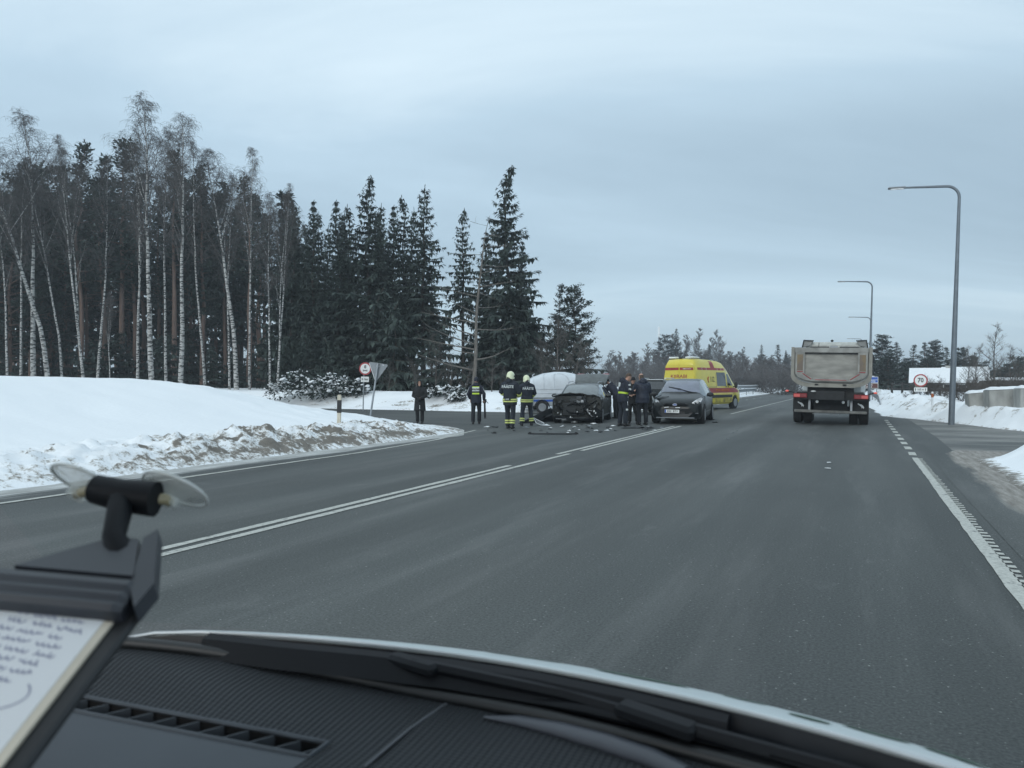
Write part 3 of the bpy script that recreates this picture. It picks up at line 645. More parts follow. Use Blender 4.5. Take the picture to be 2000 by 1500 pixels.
# -- the wrecked estate car: whole from the windscreen back, tailgate up, its nose torn open
def wrecked_car():
    p = gp(1122, 828); L = 4.77; a = radians(13.5)
    root = thing('wrecked_car', 'dark estate car with its whole front smashed open and tailgate raised', 'car', rz=heading(-sin(a), -cos(a)))
    c = Vector((p.x, p.y, 0)) + Vector((sin(a), cos(a), 0)) * (L / 2 - .1); root.location = c
    st = [(.98, .905, .20, .90, 1.00, .76), (1.2, .91, .20, .91, 1.02, .74), (1.32, .91, .2, .92, 1.03, .73), (1.75, .91, .19, .95, 1.25, .67), (2.10, .91, .19, .96, 1.40, .62), (2.2, .91, .19, .965, 1.43, .61), (2.4, .91, .19, .97, 1.455, .605), (2.7, .91, .19, .975, 1.47, .60), (2.8, .91, .19, .98, 1.475, .6), (3.5, .91, .19, .99, 1.47, .6), (3.6, .905, .2, 1.0, 1.465, .6), (4.3, .89, .22, 1.02, 1.43, .58), (4.42, .88, .25, 1.02, 1.41, .58), (4.74, .84, .3, .98, 1.05, .62), (4.77, .80, .34, .9, .98, .62)]
    s = Shell(L, st, ((.98, .37, .33), (3.70, .37, .33))); X = s.X
    def pick(x, k, sg):
        if 1.36 < x < 2.18 and k in (6, 7): return 'windscreen'
        if k == 5 and 1.5 < x < 4.32 and not (2.7 < x < 2.8 or 3.5 < x < 3.6 or 2.10 < x < 2.2): return 'window' if sg > 0 else 'window_'
        if x > 4.42 and k in (6, 7): return 'hole'
        return 'body'
    s.build(root, None, pick, {'body': ('body', M_['paint_olive']), 'windscreen': ('windscreen', M_['glass_wreck']), 'window': ('side_window', M_['glass_dark']), 'window_': ('side_window', M_['glass_dark']), 'hole': ('boot_opening', M_['matte'])})
    for x in (.98, 3.70):
        for sg in (1, -1):
            wheel(root, X(x) + (-.03 if x < 2 else 0), sg * .925, .325, .22, sg, spokes=7)
            MB().lathe([(.36, sg * .66), (.36, sg * .86)], (X(x), 0, .325), 'Y', 20).build('wheel_arch', M_['matte'], root)
    # crumpled bonnet: a buckled sheet still hinged at the windscreen
    mb = MB(); nx, ny = 8, 14; vs = []
    for i in range(nx + 1):
        x = 1.30 - .72 * i / nx
        for j in range(ny + 1):
            y = (-1 + 2 * j / ny) * (.80 + .10 * i / nx)
            z = 1.05 + .02 * i / nx + .05 * sin(4.1 * y + 1.3 * i / nx) * (i / nx) + .035 * nz(x * 4, y * 4, 1.0, 2.0) * (i / nx) - .08 * max(0, abs(y) - .66) * (i / nx) * 4 + .05 * (i / nx) * (y < -.2)
            vs.append((X(x) + .04 * sin(5 * y) * (i / nx), y, z))
    n = ny + 1; fs = [(a_ * n + b_, a_ * n + b_ + 1, a_ * n + n + b_ + 1, a_ * n + n + b_) for a_ in range(nx) for b_ in range(ny)]
    mb.add(vs, fs); mb.add([(v[0], v[1], v[2] - .035) for v in vs], [tuple(reversed(f)) for f in fs])
    edge = [nx * n + k for k in range(n)]; mb.f += [(edge[k], edge[k + 1], edge[k + 1] + len(vs), edge[k] + len(vs)) for k in range(n - 1)]; mb.m += [0] * (n - 1)
    mb.build('crumpled_bonnet', M_['paint_olive'], root, 25)
    rr = random.Random(11)
    # engine bay
    MB().box((X(1.0), 0, .62), (.5, 1.66, .78), bev=.04).build('bulkhead', M_['matte'], root)
    MB().box((X(.44), -.10, .52), (.05, .74, .44), rotm(0, .06, .1), bev=.01).build('radiator', mat('radiator_core', (.03, .032, .034), .7, var=.4, scale=30, stretch=(1, .2, 3), bump=.5, bscale=60), root)
    mb = MB(); mb.box((X(.62), .05, .70), (.36, .60, .42), rotm(.05, .1, .2), bev=.05); mb.lathe([(.13, -.1), (.15, 0), (.13, .1)], (X(.5), .12, .86), 'Y', 14); mb.build('engine', mat('engine_block', (.05, .052, .055), .55, .4, var=.6, scale=9), root, 35)
    mb = MB()
    for k in range(9):
        q = [Vector((X(rr.uniform(.32, .6)), rr.uniform(-.75, .75), rr.uniform(.3, .95))) for _ in range(2)]
        m_ = (q[0] + q[1]) / 2 + Vector((.1, rr.uniform(-.1, .1), rr.uniform(-.15, .1))); mb.tube([q[0], m_, q[1]], rr.uniform(.012, .03), 6)
    mb.build('hoses', M_['matte'], root, 60)
    mb = MB()
    for k in range(70):
        y = rr.uniform(-.86, .86); z = rr.uniform(.20, 1.0); c = Vector((X(.48 + .12 * abs(y)) + rr.uniform(-.16, .14), y, z)); a_ = rr.uniform(.04, .15)
        v = [Vector((rr.uniform(-a_, a_) * .5, rr.uniform(-a_, a_), rr.uniform(-a_, a_))) for _ in range(3)]
        mb.prism([c + v[0], c + v[1], c + v[2]], (.012, rr.uniform(-.02, .02), .012))
    mb.build('torn_metal', mat('torn_metal', (.008, .009, .010), .55, .2, col2=(.055, .058, .06), scale=6, lo=.5, hi=.78), root)
    mb = MB()
    for (y, z, a_) in ((.50, .34, .05), (.66, .42, .06), (.72, .36, .05), (.05, .40, .04), (-.55, .30, .045), (-.66, .36, .04), (.44, .50, .03), (-.20, .20, .05), (.78, .24, .03)):
        c = Vector((X(.30), y, z)); mb.prism([c, c + Vector((.02, a_, a_ * .3)), c + Vector((.03, a_ * .9, a_ * 1.3)), c + Vector((0, a_ * .1, a_))], (.02, 0, .01))
    mb.build('broken_plastic', M_['white_plastic'], root)
    mb = MB()
    for k in range(26):
        c = Vector((X(.30) + rr.uniform(-.05, .06), rr.uniform(-.8, .82), rr.uniform(.28, .95))); a_ = rr.uniform(.02, .06)
        mb.prism([c, c + Vector((.01, rr.uniform(-a_, a_), a_)), c + Vector((.02, a_, rr.uniform(-a_, a_)))], (.012, 0, .006))
    mb.build('metal_glint_bits', mat('painted_glint_metal', (.12, .13, .14), .4, .3, var=.6, scale=9), root)  # lighter metal bits added, their pale colour painting glints in the wreck
    for y, z, r_ in ((.10, .82, .07), (.24, .80, .06)): MB().lathe([(r_ * .5, X(.36)), (r_, X(.37)), (r_, X(.42)), (.01, X(.42))], (0, y, z), 'X', 14).build('pulley', M_['galv'], root, 35)
    mb = MB(); mb.tube([(X(.31), .42, .50), (X(.29), .52, .36), (X(.30), .62, .26)], .012, 5); mb.tube([(X(.31), .42, .50), (X(.29), .62, .47)], .012, 5); mb.tube([(X(.3), -.72, .18), (X(.27), -.4, .16), (X(.3), -.1, .22)], .014, 5); mb.build('bent_bracket', M_['metal'], root)
    MB().tube([(X(.40), -.76, .26), (X(.30), -.3, .18), (X(.28), .3, .16), (X(.42), .80, .24)], .05, 8, ry=.035).build('crash_beam', M_['matte'], root, 60)
    # flank of the left front wing, torn and pulled outwards; a bare rail on the other side
    mb = MB(); mb.prism([(X(1.36), .915, .92), (X(.96), .92, .86), (X(.72), .95, .72), (X(.66), .93, .60), (X(.80), .93, .72), (X(1.0), .93, .78), (X(1.3), .92, .72)], (0, .02, .0)); mb.build('torn_wing', M_['paint_olive'], root)
    mb = MB(); mb.tube([(X(1.2), .86, 1.03), (X(.9), .82, .90), (X(.62), .74, .74), (X(.45), .66, .58)], .03, 6); mb.tube([(X(1.1), -.84, .95), (X(.8), -.84, .80), (X(.52), -.80, .70)], .03, 6); mb.build('bent_rail', mat('bent_rail_metal', (.16, .165, .16), .5, .3), root, 60)
    MB().prism([(X(.55), .62, .60), (X(.42), .68, .18), (X(.60), .92, .20), (X(.66), .94, .42)], (.03, .02, .03)).build('inner_wing', M_['matte'], root)
    # roof rails, mirrors, interior mirror, details
    for sg in (1, -1):
        MB().tube([(X(2.3), sg * .57, 1.46), (X(2.36), sg * .58, 1.515), (X(3.2), sg * .58, 1.535), (X(4.2), sg * .56, 1.50), (X(4.28), sg * .56, 1.45)], .016, 6).build('roof_rail', M_['metal'], root, 60)
        mb = MB(); mb.ell((X(1.75), sg * 1.03, 1.0), (.07, .12, .075), 12, 8); mb.tube([(X(1.72), sg * .9, .95), (X(1.73), sg * .98, .97)], .03, 6); mb.build('door_mirror', M_['paint_olive'], root, 60)
        s.patch('door_seam', M_['matte'], root, sg, 1.42, 1.432, .34, .92, .002); s.patch('door_seam', M_['matte'], root, sg, 2.73, 2.742, .34, .94, .002)
        s.patch('door_handle', M_['metal'], root, sg, 2.45, 2.65, .84, .87, .03)
        s.patch('sill_trim', M_['alloy'], root, sg, 1.4, 3.3, .26, .30, .014)
    mb = MB(); mb.box((X(2.05), .06, 1.30), (.03, .20, .07), bev=.01); mb.build('rear_view_mirror', M_['white_plastic'], root)
    mb = MB(); h = s.ring(1.34)
    mb.tube([(X(1.36), -.70, 1.05), (X(1.36), 0, 1.065), (X(1.36), .70, 1.05)], .012, 5); mb.tube([(X(1.4), .715, 1.06), (X(2.16), .62, 1.405)], .018, 5); mb.tube([(X(1.4), -.715, 1.06), (X(2.16), -.62, 1.405)], .018, 5); mb.tube([(X(2.16), -.60, 1.415), (X(2.16), .6, 1.415)], .012, 5)
    mb.build('windscreen_trim', M_['galv'], root, 60)
    MB().prism([(X(1.62), .90, .99), (X(1.86), .885, 1.0), (X(1.80), .84, 1.13), (X(1.66), .86, 1.08)], (0, .012, 0)).build('yellow_tag', mat('yellow_tag', (.55, .45, .03), .6), root)
    # raised tailgate: hinged at the rear roof edge, tilted up and back
    T = Matrix.Translation((X(4.38), 0, 1.44)) @ Matrix.Rotation(radians(31), 4, 'Y')
    T = Matrix.Translation((X(4.38), 0, 1.45)) @ Matrix.Rotation(radians(24), 4, 'Y')
    prof = [(0, .60, 0), (.10, .66, .05), (.60, .70, .11), (.80, .74, .07), (.98, .72, -.02), (1.06, .64, -.08)]
    mb = MB(); rings = []
    for d, w, z in prof:
        rings.append([(-d, -w, z - .05), (-d, -w * .98, z), (-d, -w * .6, z + .025), (-d, 0, z + .035), (-d, w * .6, z + .025), (-d, w * .98, z), (-d, w, z - .05), (-d, w * .9, z - .08), (-d, 0, z - .055), (-d, -w * .9, z - .08)])
    mb.loft(rings); tg = mb.xf(T).build('tailgate', mat('tailgate_inside', (.10, .11, .11), .5, var=.2), root, 40)
    g = MB(); P = [(-.14, .52, -.035), (-.62, .58, .02), (-.62, -.58, .02), (-.14, -.52, -.035)]
    g.prism(P, (0, 0, -.014)); g.xf(T @ Matrix.Translation((0, 0, -.03))).build('tailgate_window', M_['glass_wreck'], tg)
    for sg in (1, -1):
        g = MB(); g.box((-1.0, sg * .52, -.05), (.10, .34, .12), bev=.03); g.xf(T).build('tail_lamp', mat('pink_tail_lamp', (.50, .10, .12), .3, coat=.6), tg)
        MB().tube([(X(4.42), sg * .62, 1.30), T @ Vector((-.52, sg * .66, -.02))], .012, 5).build('gas_strut', M_['matte'], tg)
    g = MB(); g.tube([T @ Vector((-.70, .02, -.03)), T @ Vector((-.50, -.18, -.06)), T @ Vector((-.46, -.36, -.06))], .014, 5); g.build('rear_wiper', M_['matte'], tg)
    return root
wrecked_car()

# -- dark car parked behind the group
def parked_car():
    p = at(1290, 37.5); L = 4.7; a = radians(24)
    root = thing('parked_car', 'dark car with pale roof edge mostly hidden behind the three talking men', 'car', (p.x, p.y, 0), heading(sin(a), cos(a)))
    st = [(0, .7, .3, .6, .75, .6), (.4, .9, .22, .85, .98, .72), (1.2, .93, .22, .98, 1.12, .74), (2.0, .93, .22, 1.02, 1.58, .64), (2.15, .93, .22, 1.03, 1.62, .64), (2.8, .93, .22, 1.04, 1.66, .64), (2.9, .93, .22, 1.04, 1.66, .64), (4.0, .92, .22, 1.06, 1.64, .63), (4.15, .91, .24, 1.06, 1.62, .62), (4.5, .88, .3, 1.02, 1.2, .66), (4.7, .8, .35, .8, .95, .6)]
    s = Shell(L, st, ((.9, .38, .34), (3.7, .38, .34)))
    def pick(x, k, sg):
        if 1.2 < x < 2.0 and k in (6, 7): return 'windscreen'
        if k == 5 and 1.4 < x < 4.1 and not 2.8 < x < 2.9: return 'window' if sg > 0 else 'window_'
        if 4.15 < x < 4.5 and k in (6, 7): return 'rear'
        return 'body'
    s.build(root, None, pick, {'body': ('body', M_['paint_black']), 'windscreen': ('windscreen', M_['glass_dark']), 'window': ('side_window', M_['glass_dark']), 'window_': ('side_window', M_['glass_dark']), 'rear': ('rear_window', M_['glass_dark'])})
    for x in (.9, 3.7):
        for sg in (1, -1): wheel(root, s.X(x), sg * .945, .34, .22, sg)
    for sg in (1, -1):
        MB().tube([(s.X(2.1), sg * .60, 1.64), (s.X(2.2), sg * .62, 1.70), (s.X(4.0), sg * .61, 1.70), (s.X(4.1), sg * .60, 1.64)], .02, 6).build('roof_rail', M_['white_plastic'], root, 60)
        s.patch('tail_lamp', M_['red_lamp'], root, sg, 4.35, 4.6, .85, 1.05, .01)
    MB().box((s.X(4.17), 0, 1.625), (.10, 1.1, .03), bev=.01).build('roof_spoiler', M_['white_plastic'], root)
parked_car()

# -- ambulance
def ambulance():
    L = 5.95; a = radians(39.5)
    c = at(1327, 41.0) + Vector((sin(a), cos(a), 0)) * (L / 2)
    root = thing('ambulance', 'yellow ambulance van with red stripes and a dark side window', 'ambulance', (c.x, c.y, 0), heading(sin(a), cos(a)))
    yel = mat('yellow_van_paint', (.70, .58, .055), .32, coat=.6, var=.05, scale=2)
    dirt = mat('dirty_yellow_paint', (.20, .17, .05), .6, col2=(.62, .52, .06), scale=3, lo=.35, hi=.6)
    red = mat('red_stripe', (.33, .035, .04), .4, var=.1)
    st = [(0, .72, .34, .70, .98, .6), (.08, .86, .32, .85, 1.05, .72), (.35, .95, .3, 1.0, 1.17, .82), (.78, .985, .3, 1.12, 1.30, .84), (.9, .99, .3, 1.15, 1.42, .84), (1.62, .995, .3, 1.2, 2.20, .78), (1.9, .995, .3, 1.22, 2.42, .78), (2.3, .995, .3, 1.24, 2.62, .80), (2.9, .995, .3, 1.25, 2.72, .82), (4.0, .995, .3, 1.25, 2.78, .83), (5.2, .995, .32, 1.25, 2.80, .83), (5.75, .99, .34, 1.25, 2.77, .82), (5.88, .98, .36, 1.25, 2.68, .80), (5.95, .96, .4, 1.25, 2.5, .80)]
    s = Shell(L, st, ((1.0, .42, .36), (4.65, .42, .36)), van=True); X = s.X
    def pick(x, k, sg):
        if .85 < x < 1.75 and k in (6, 7): return 'windscreen'
        return 'body'
    s.build(root, None, pick, {'body': ('body', yel), 'windscreen': ('windscreen', M_['glass_dark'])})
    for x in (1.0, 4.65):
        for sg in (1, -1):
            wheel(root, X(x), sg * 1.0, .36, .23, sg, 'galv', 6)
            MB().lathe([(.41, sg * .75), (.41, sg * .95)], (X(x), 0, .36), 'Y', 20).build('wheel_arch', M_['black'], root)
    for sg in (-1, 1):
        s.patch('cab_window', M_['glass_dark'], root, sg, 1.30, 2.06, 1.32, 1.98, .006, x0t=1.72, x1t=2.06)
        s.patch('side_window', M_['glass_dark'], root, sg, 2.22, 3.42, 1.30, 2.06, .006)
        s.patch('upper_stripe', red, root, sg, 1.75, 5.9, 2.17, 2.30, .005, nx=14)
        s.patch('roof_stripe', red, root, sg, 3.55, 4.05, 2.28, 2.66, .007, x0t=3.75, x1t=4.2)
        s.patch('waist_stripe', red, root, sg, .22, 5.9, .93, 1.20, .005, nx=16)
        s.patch('rub_strip', M_['black'], root, sg, 1.46, 4.2, .66, .82, .02)
        s.patch('sill_panel', dirt, root, sg, 1.48, 4.15, .40, .62, .012)
        d = MB()
        for x in (1.22, 2.14, 3.50): s.patch('', None, None, sg, x, x + .014, .5, 2.0, .003, mb=d)
        s.patch('', None, None, sg, 3.5, 5.3, 1.245, 1.265, .006, mb=d); d.build('door_seam', M_['black'], root)
        for x in (2.0, 2.32): s.patch('door_handle', M_['black'], root, sg, x - .08, x + .08, 1.24, 1.29, .03)
        d = MB()
        for x in (2.0, 2.7, 3.2, 4.6, 5.1): s.patch('', None, None, sg, x, x + .03, 2.165, 2.305, .008, mb=d)
        d.build('stripe_gap', M_['white_plastic'], root)
        mb = MB(); mb.ell((X(1.30), sg * 1.16, 1.36), (.09, .10, .19), 12, 8); mb.tube([(X(1.34), sg * .99, 1.26), (X(1.32), sg * 1.12, 1.28)], .03, 6); mb.build('door_mirror', M_['black'], root, 60)
        n = (0, sg, .06); y = s.side_y(4.2, 1.7) + .012
        text('emergency_number', '112', .30, M_['black_paint'], root, frame((X(3.98), sg * y, 1.66), (-sg, 0, 0), (0, -sg * .08, 1)), sx=.85)
        q = MB(); q.tube([(X(4.46) , sg * y, 1.80), (X(4.53), sg * (y + .004), 1.74), (X(4.53), sg * (y + .004), 1.58), (X(4.46), sg * y, 1.51)], .028, 6); q.build('phone_symbol', M_['red_paint'], root)
        text('waist_lettering', 'KIIRABI  TALLINN'[:7] + '  AMBULANCE', .13, mat('orange_lettering', (.55, .16, .03), .5), root, frame((X(2.75), sg * (s.side_y(3, 1.07) + .012), 1.065), (-sg, 0, 0), (0, 0, 1)))
    # rear: doors, stripe, word, lamps
    xb = -L / 2
    def rear(name, m, y0, y1, z0, z1, off=.006, th=.012, y0t=None, y1t=None):
        lean = lambda z: .075 * max(0, (z - 1.25) / 1.3)
        P = [(xb - off + lean(z) * .0, y, z) for y, z in ((y0, z0), (y1, z0), (y1 if y1t is None else y1t, z1), (y0 if y0t is None else y0t, z1))]
        return MB().prism(P, (th, 0, 0)).build(name, m, root)
    for sg in (1, -1):
        dr = MB().prism([(xb - .002, sg * .012, .5), (xb - .002, sg * .93, .5), (xb - .002, sg * .93, 1.25), (xb - .002, sg * .80, 2.42), (xb - .002, sg * .012, 2.46)], (-.028, 0, 0)).build('rear_door', yel, root)
        MB().prism([(xb - .032, sg * .03, 2.16), (xb - .032, sg * .825, 2.15), (xb - .032, sg * .81, 2.29), (xb - .032, sg * .03, 2.30)], (-.006, 0, 0)).build('rear_stripe', red, dr)
        MB().prism([(xb - .032, sg * .03, .93), (xb - .032, sg * .92, .93), (xb - .032, sg * .92, 1.2), (xb - .032, sg * .03, 1.2)], (-.006, 0, 0)).build('rear_stripe', red, dr)
        MB().box((xb - .04, sg * .90, 1.5), (.05, .05, .05)).build('hinge', M_['black'], dr)
        MB().box((xb - .02, sg * .93, .95), (.05, .09, .5), bev=.01).build('tail_lamp', M_['red_lamp'], root)
    text('rear_lettering', 'KIIRABI', .19, M_['red_paint'], root, frame((xb - .036, 0.02, 1.82), (0, -1, 0), (0, 0, 1)), sx=1.15)
    text('stripe_lettering', 'AMBULANCE', .06, M_['white_paint'], root, frame((xb - .04, -.45, 2.225), (0, -1, 0), (0, 0, 1)))
    MB().box((xb - .06, 0, .52), (.22, 1.86, .2), bev=.04).build('rear_bumper', M_['black'], root)
    # roof: light bars, aerial, hatch
    for x0, x1, y in ((5.72, 5.4, .52), (5.72, 5.0, -.45)):
        MB().box(((X(x0) + X(x1)) / 2, y, 2.84), (x0 - x1, .5, .09), bev=.03).build('roof_lamp', M_['lamp_glass'], root, 40)
    MB().ell((X(5.75), .03, 2.82), (.06, .13, .05)).build('rear_camera', M_['black'], root, 60)
    MB().tube([(X(5.2), .0, 2.8), (X(5.2), 0, 3.25)], .012, 5).build('aerial', M_['black'], root)
    return root
ambulance()

# -- tipper truck seen from behind
def tipper_truck():
    p = gp(1621, 829); a = TH * .98
    L = 8.4
    root = thing('tipper_truck', 'grey dirty tipper truck seen from behind with lit red tail lamps', 'truck', rot=(radians(1.35), 0, heading(sin(a), cos(a))))
    c = Vector((p.x, p.y, 0)) + Vector((sin(a), cos(a), 0)) * .55; root.location = c        # origin under the rear axle
    tub = mat('dusty_tub_steel', (.18, .178, .166), .6, .1, col2=(.36, .355, .335), scale=2.6, lo=.3, hi=.7, detail=8, bump=.15, bscale=25)
    gate_in = mat('scraped_steel', (.20, .195, .18), .55, .25, col2=(.36, .35, .32), scale=2.2, stretch=(1, .8, 2.2), lo=.3, hi=.7, detail=9)
    rim_ = mat('beige_steel', (.20, .192, .168), .6, col2=(.33, .32, .285), scale=3, lo=.3, hi=.7)
    dark = mat('truck_chassis', (.016, .017, .019), .7, var=.4, scale=5)
    grime = mat('grimy_rubber', (.020, .021, .022), .8, var=.35, scale=4, stretch=(1, 1, .4))
    def U(w, z0, z1, r):             # U outline of the tub, from the upper left round to the upper right
        o = [(w, z1)]
        for k in range(9):
            a_ = pi / 2 * k / 8; o.append((w - r * 1.0 + r * cos(a_), z0 + r * .62 - r * .62 * sin(a_)))
        return o + [(-y, z) for y, z in reversed(o)]
    xr = -1.35
    # hollow tub
    mb = MB(); o = U(1.27, 1.36, 2.70, .62); i_ = U(1.17, 1.46, 2.70, .55); n = len(o)
    vs = [(x, y, z) for x in (xr, 4.2) for y, z in o] + [(x, y, z) for x in (xr, 4.2) for y, z in i_]; fs = []
    for k in range(n - 1):
        fs += [(k, n + k, n + k + 1, k + 1), (2 * n + k, 2 * n + k + 1, 3 * n + k + 1, 3 * n + k), (k, k + 1, 2 * n + k + 1, 2 * n + k), (n + k, 3 * n + k, 3 * n + k + 1, n + k + 1)]
    fs += [(0, 2 * n, 3 * n, n), (n - 1, 2 * n - 1, 4 * n - 1, 3 * n - 1)]
    mb.add(vs, fs); mb.box((4.2, 0, 2.1), (.1, 2.4, 1.2)); mb.build('tub', tub, root, 30)
    # outer rim round the tailgate
    mb = MB(); a1 = U(1.30, 1.33, 2.72, .64); b1 = U(1.19, 1.47, 2.72, .55)
    for k in range(n - 1):
        mb.prism([(xr - .02, *a1[k]), (xr - .02, *a1[k + 1]), (xr - .02, *b1[k + 1]), (xr - .02, *b1[k])], (-.07, 0, 0))
    mb.build('tub_rim', rim_, root)
    g = MB(); tz = U(1.165, 1.50, 2.70, .54); g.prism([(xr - .02, y, z) for y, z in tz], (-.06, 0, 0))
    gate = g.build('tailgate', gate_in, root)
    fr = MB()
    fr.box((xr - .10, 0, 2.62), (.05, 2.34, .17)); fr.box((xr - .10, 1.0, 2.16), (.05, .30, .74)); fr.box((xr - .10, -1.0, 2.16), (.05, .30, .74))
    fr.prism([(xr - .08, 1.15, 1.79), (xr - .08, .85, 1.79), (xr - .08, .62, 1.66), (xr - .08, .55, 1.54), (xr - .08, .80, 1.56), (xr - .08, 1.05, 1.66)], (-.05, 0, 0)); fr.prism([(xr - .08, -1.15, 1.79), (xr - .08, -.85, 1.79), (xr - .08, -.62, 1.66), (xr - .08, -.55, 1.54), (xr - .08, -.80, 1.56), (xr - .08, -1.05, 1.66)], (-.05, 0, 0))
    fr.box((xr - .095, 0, 1.595), (.04, 1.12, .11)); fr.v = [(x - .06, y, z) for x, y, z in fr.v]; fr.build('gate_frame', tub, gate, 30)
    ledge = MB(); ledge.prism([(xr - .08, -.84, 2.50), (xr - .08, .84, 2.50), (xr - .16, .84, 2.49), (xr - .16, -.84, 2.49)], (0, 0, .035)); ledge.build('gate_ledge_shade', dark, gate)  # dark ledge colour deepens the shade at the top of the recess
    for sg in (1, -1):
        q = MB(); q.box((xr - .19, sg * 1.0, 2.18), (.008, .19, .56)); q.build('marker_panel', mat('faded_orange_panel', (.16, .125, .10), .6, col2=(.23, .165, .085), scale=3, lo=.45, hi=.7), gate)
        q = MB()
        for (y0, z0, y1, z1) in ((.90, 1.86, 1.09, 1.86), (.91, 1.80, .62, 1.60)):
            q.tube([(xr - .195, sg * y0, z0), (xr - .195, sg * y1, z1)], .014, 4)
        q.build('warning_strip', M_['red_paint'], gate)
    MB().box((xr - .178, 0, 1.585), (.006, 1.0, .02)).build('warning_strip', M_['red_paint'], gate)
    mb = MB()
    for y in (-.45, .45): mb.box((xr - .10, y, 1.42), (.05, .12, .05))
    mb.build('gate_latch', dark, gate)
    # cab behind the tub: roof, fairings, back window frame
    cab = MB(); cab.box((5.45, 0, 1.95), (1.9, 2.44, 2.0), bev=.18); cab.build('cab', mat('white_cab_paint', (.62, .64, .63), .45, var=.1), root, 40)
    mb = MB(); mb.box((5.5, 0, 3.03), (1.5, 2.30, .34), bev=.12); mb.build('roof_fairing', mat('dusty_white_paint', (.46, .46, .43), .55, var=.15), root, 40)
    for sg in (1, -1):
        mb = MB(); mb.prism([(4.62, sg * .86, 3.22), (4.62, sg * 1.20, 3.24), (4.62, sg * 1.24, 2.98), (4.62, sg * .94, 3.05)], (.5, 0, 0)); mb.build('corner_fairing', mat('grey_fairing', (.25, .255, .25), .6), root)
        mb = MB(); mb.tube([(4.6, sg * .82, 3.24), (4.6, sg * 1.21, 3.26), (4.6, sg * 1.26, 2.98), (4.6, sg * 1.28, 2.6)], .03, 6); mb.build('fairing_edge', dark, root)
        MB().tube([(4.45, sg * .2, 2.97), (4.45, sg * .9, 2.97), (4.45, sg * 1.12, 2.86), (4.45, sg * 1.16, 2.72), (4.45, sg * .85, 2.75)], .03, 6).build('frame_tube', dark, root)
        MB().ell((5.9, sg * 1.46, 2.55), (.08, .10, .20), 12, 8).build('door_mirror', dark, root, 60)
    MB().box((4.5, .02, 2.98), (.05, .30, .10), bev=.01).build('roof_lamp_box', M_['galv'], root)
    MB().tube([(4.45, .62, 2.7), (4.45, .60, 3.15)], .012, 4).build('aerial', dark, root)
    MB().ell((4.6, .1, 3.24), (.06, .06, .05)).build('beacon', dark, root)
    MB().tube([(xr + .5, -1.32, 2.62), (xr + .5, -1.44, 2.66), (xr + .5, -1.45, 2.55)], .06, 8).build('tarpaulin_roll', dark, root, 60)
    # chassis, axle, wheels, flaps, lamps, bar
    mb = MB(); mb.box((1.6, 0, 1.05), (6.6, .9, .3)); mb.box((-.9, 0, 1.22), (.5, 1.5, .2)); mb.box((-1.2, 0, 1.02), (.12, 2.2, .26)); mb.box((0, 0, .52), (.3, 1.9, .26)); mb.box((-.4, 0, .72), (.6, 1.1, .5)); mb.build('chassis', dark, root)
    for x in (0, 1.37, 4.9):
        for sg in (1, -1):
            y = sg * 1.25 if x < 4 else sg * 1.2
            w = wheel(root, x, y, .51, .30, sg, 'galv', 8)
            if x < 4: wheel(root, x, sg * .90, .51, .28, sg, 'galv', 8)
    for sg in (1, -1):
        fl = MB(); fl.box((-.72, sg * .985, .76), (.025, .52, .66), bev=.008); f_ = fl.build('mudflap', grime, root)
        mk = [(-.16, .10), (-.09, .13), (-.07, .09), (.02, .08), (.10, .02), (.15, -.06), (.13, -.14), (.08, -.08), (.05, -.13), (.02, -.04), (-.05, .02), (-.10, .05)]
        MB().prism([(-.737, sg * .985 - y * .72, .70 + z * .72) for y, z in mk], (-.004, 0, 0)).build('animal_emblem', M_['white_plastic'], f_)
        lamp = MB(); lamp.box((-1.30, sg * .98, 1.02), (.08, .46, .16), bev=.02); l_ = lamp.build('tail_lamp', M_['red_lamp'], root)
        MB().box((-1.345, sg * 1.09, 1.02), (.012, .20, .10), bev=.003).build('lit_lens', mat('lit_red_lens', (.55, .10, .09), .3, emit=.12), l_)
        MB().tube([(-1.25, sg * 1.2, 1.12), (-1.28, sg * 1.38, 1.16)], .022, 6).build('marker_arm', dark, root)
        MB().ell((-1.30, sg * 1.42, 1.17), (.04, .06, .035)).build('marker_lamp', mat('lit_red_marker', (.9, .16, .12), .3, emit=.15), root)
        MB().lathe([(.001, -1.30), (.05, -1.30), (.05, -1.25)], (0, sg * .42, .82), 'X', 12).build('reversing_lamp', M_['white_plastic'], root)
        MB().box((-1.02, sg * .68, .68), (.10, .07, .50)).build('bar_bracket', M_['galv'], root)
    bar = MB(); bar.box((-1.05, 0, .47), (.12, 2.36, .10), bev=.02); bar.build('underrun_bar', mat('dirty_steel_bar', (.16, .16, .15), .6, var=.3), root)
    MB().box((-.95, .15, .38), (.06, .86, .03)).build('lower_step', M_['galv'], root)
    plate(root, frame((-1.33, .02, 1.0), (0, -1, 0), (0, 0, 1)), '274 YMT', eu=False, hh=.085).data.materials[0] = mat('grimy_plate', (.40, .41, .40), .6)
    MB().ell((-1.28, .55, 1.18), (.03, .09, .03)).build('plate_lamp', M_['white_plastic'], root)
    return root
tipper_truck()

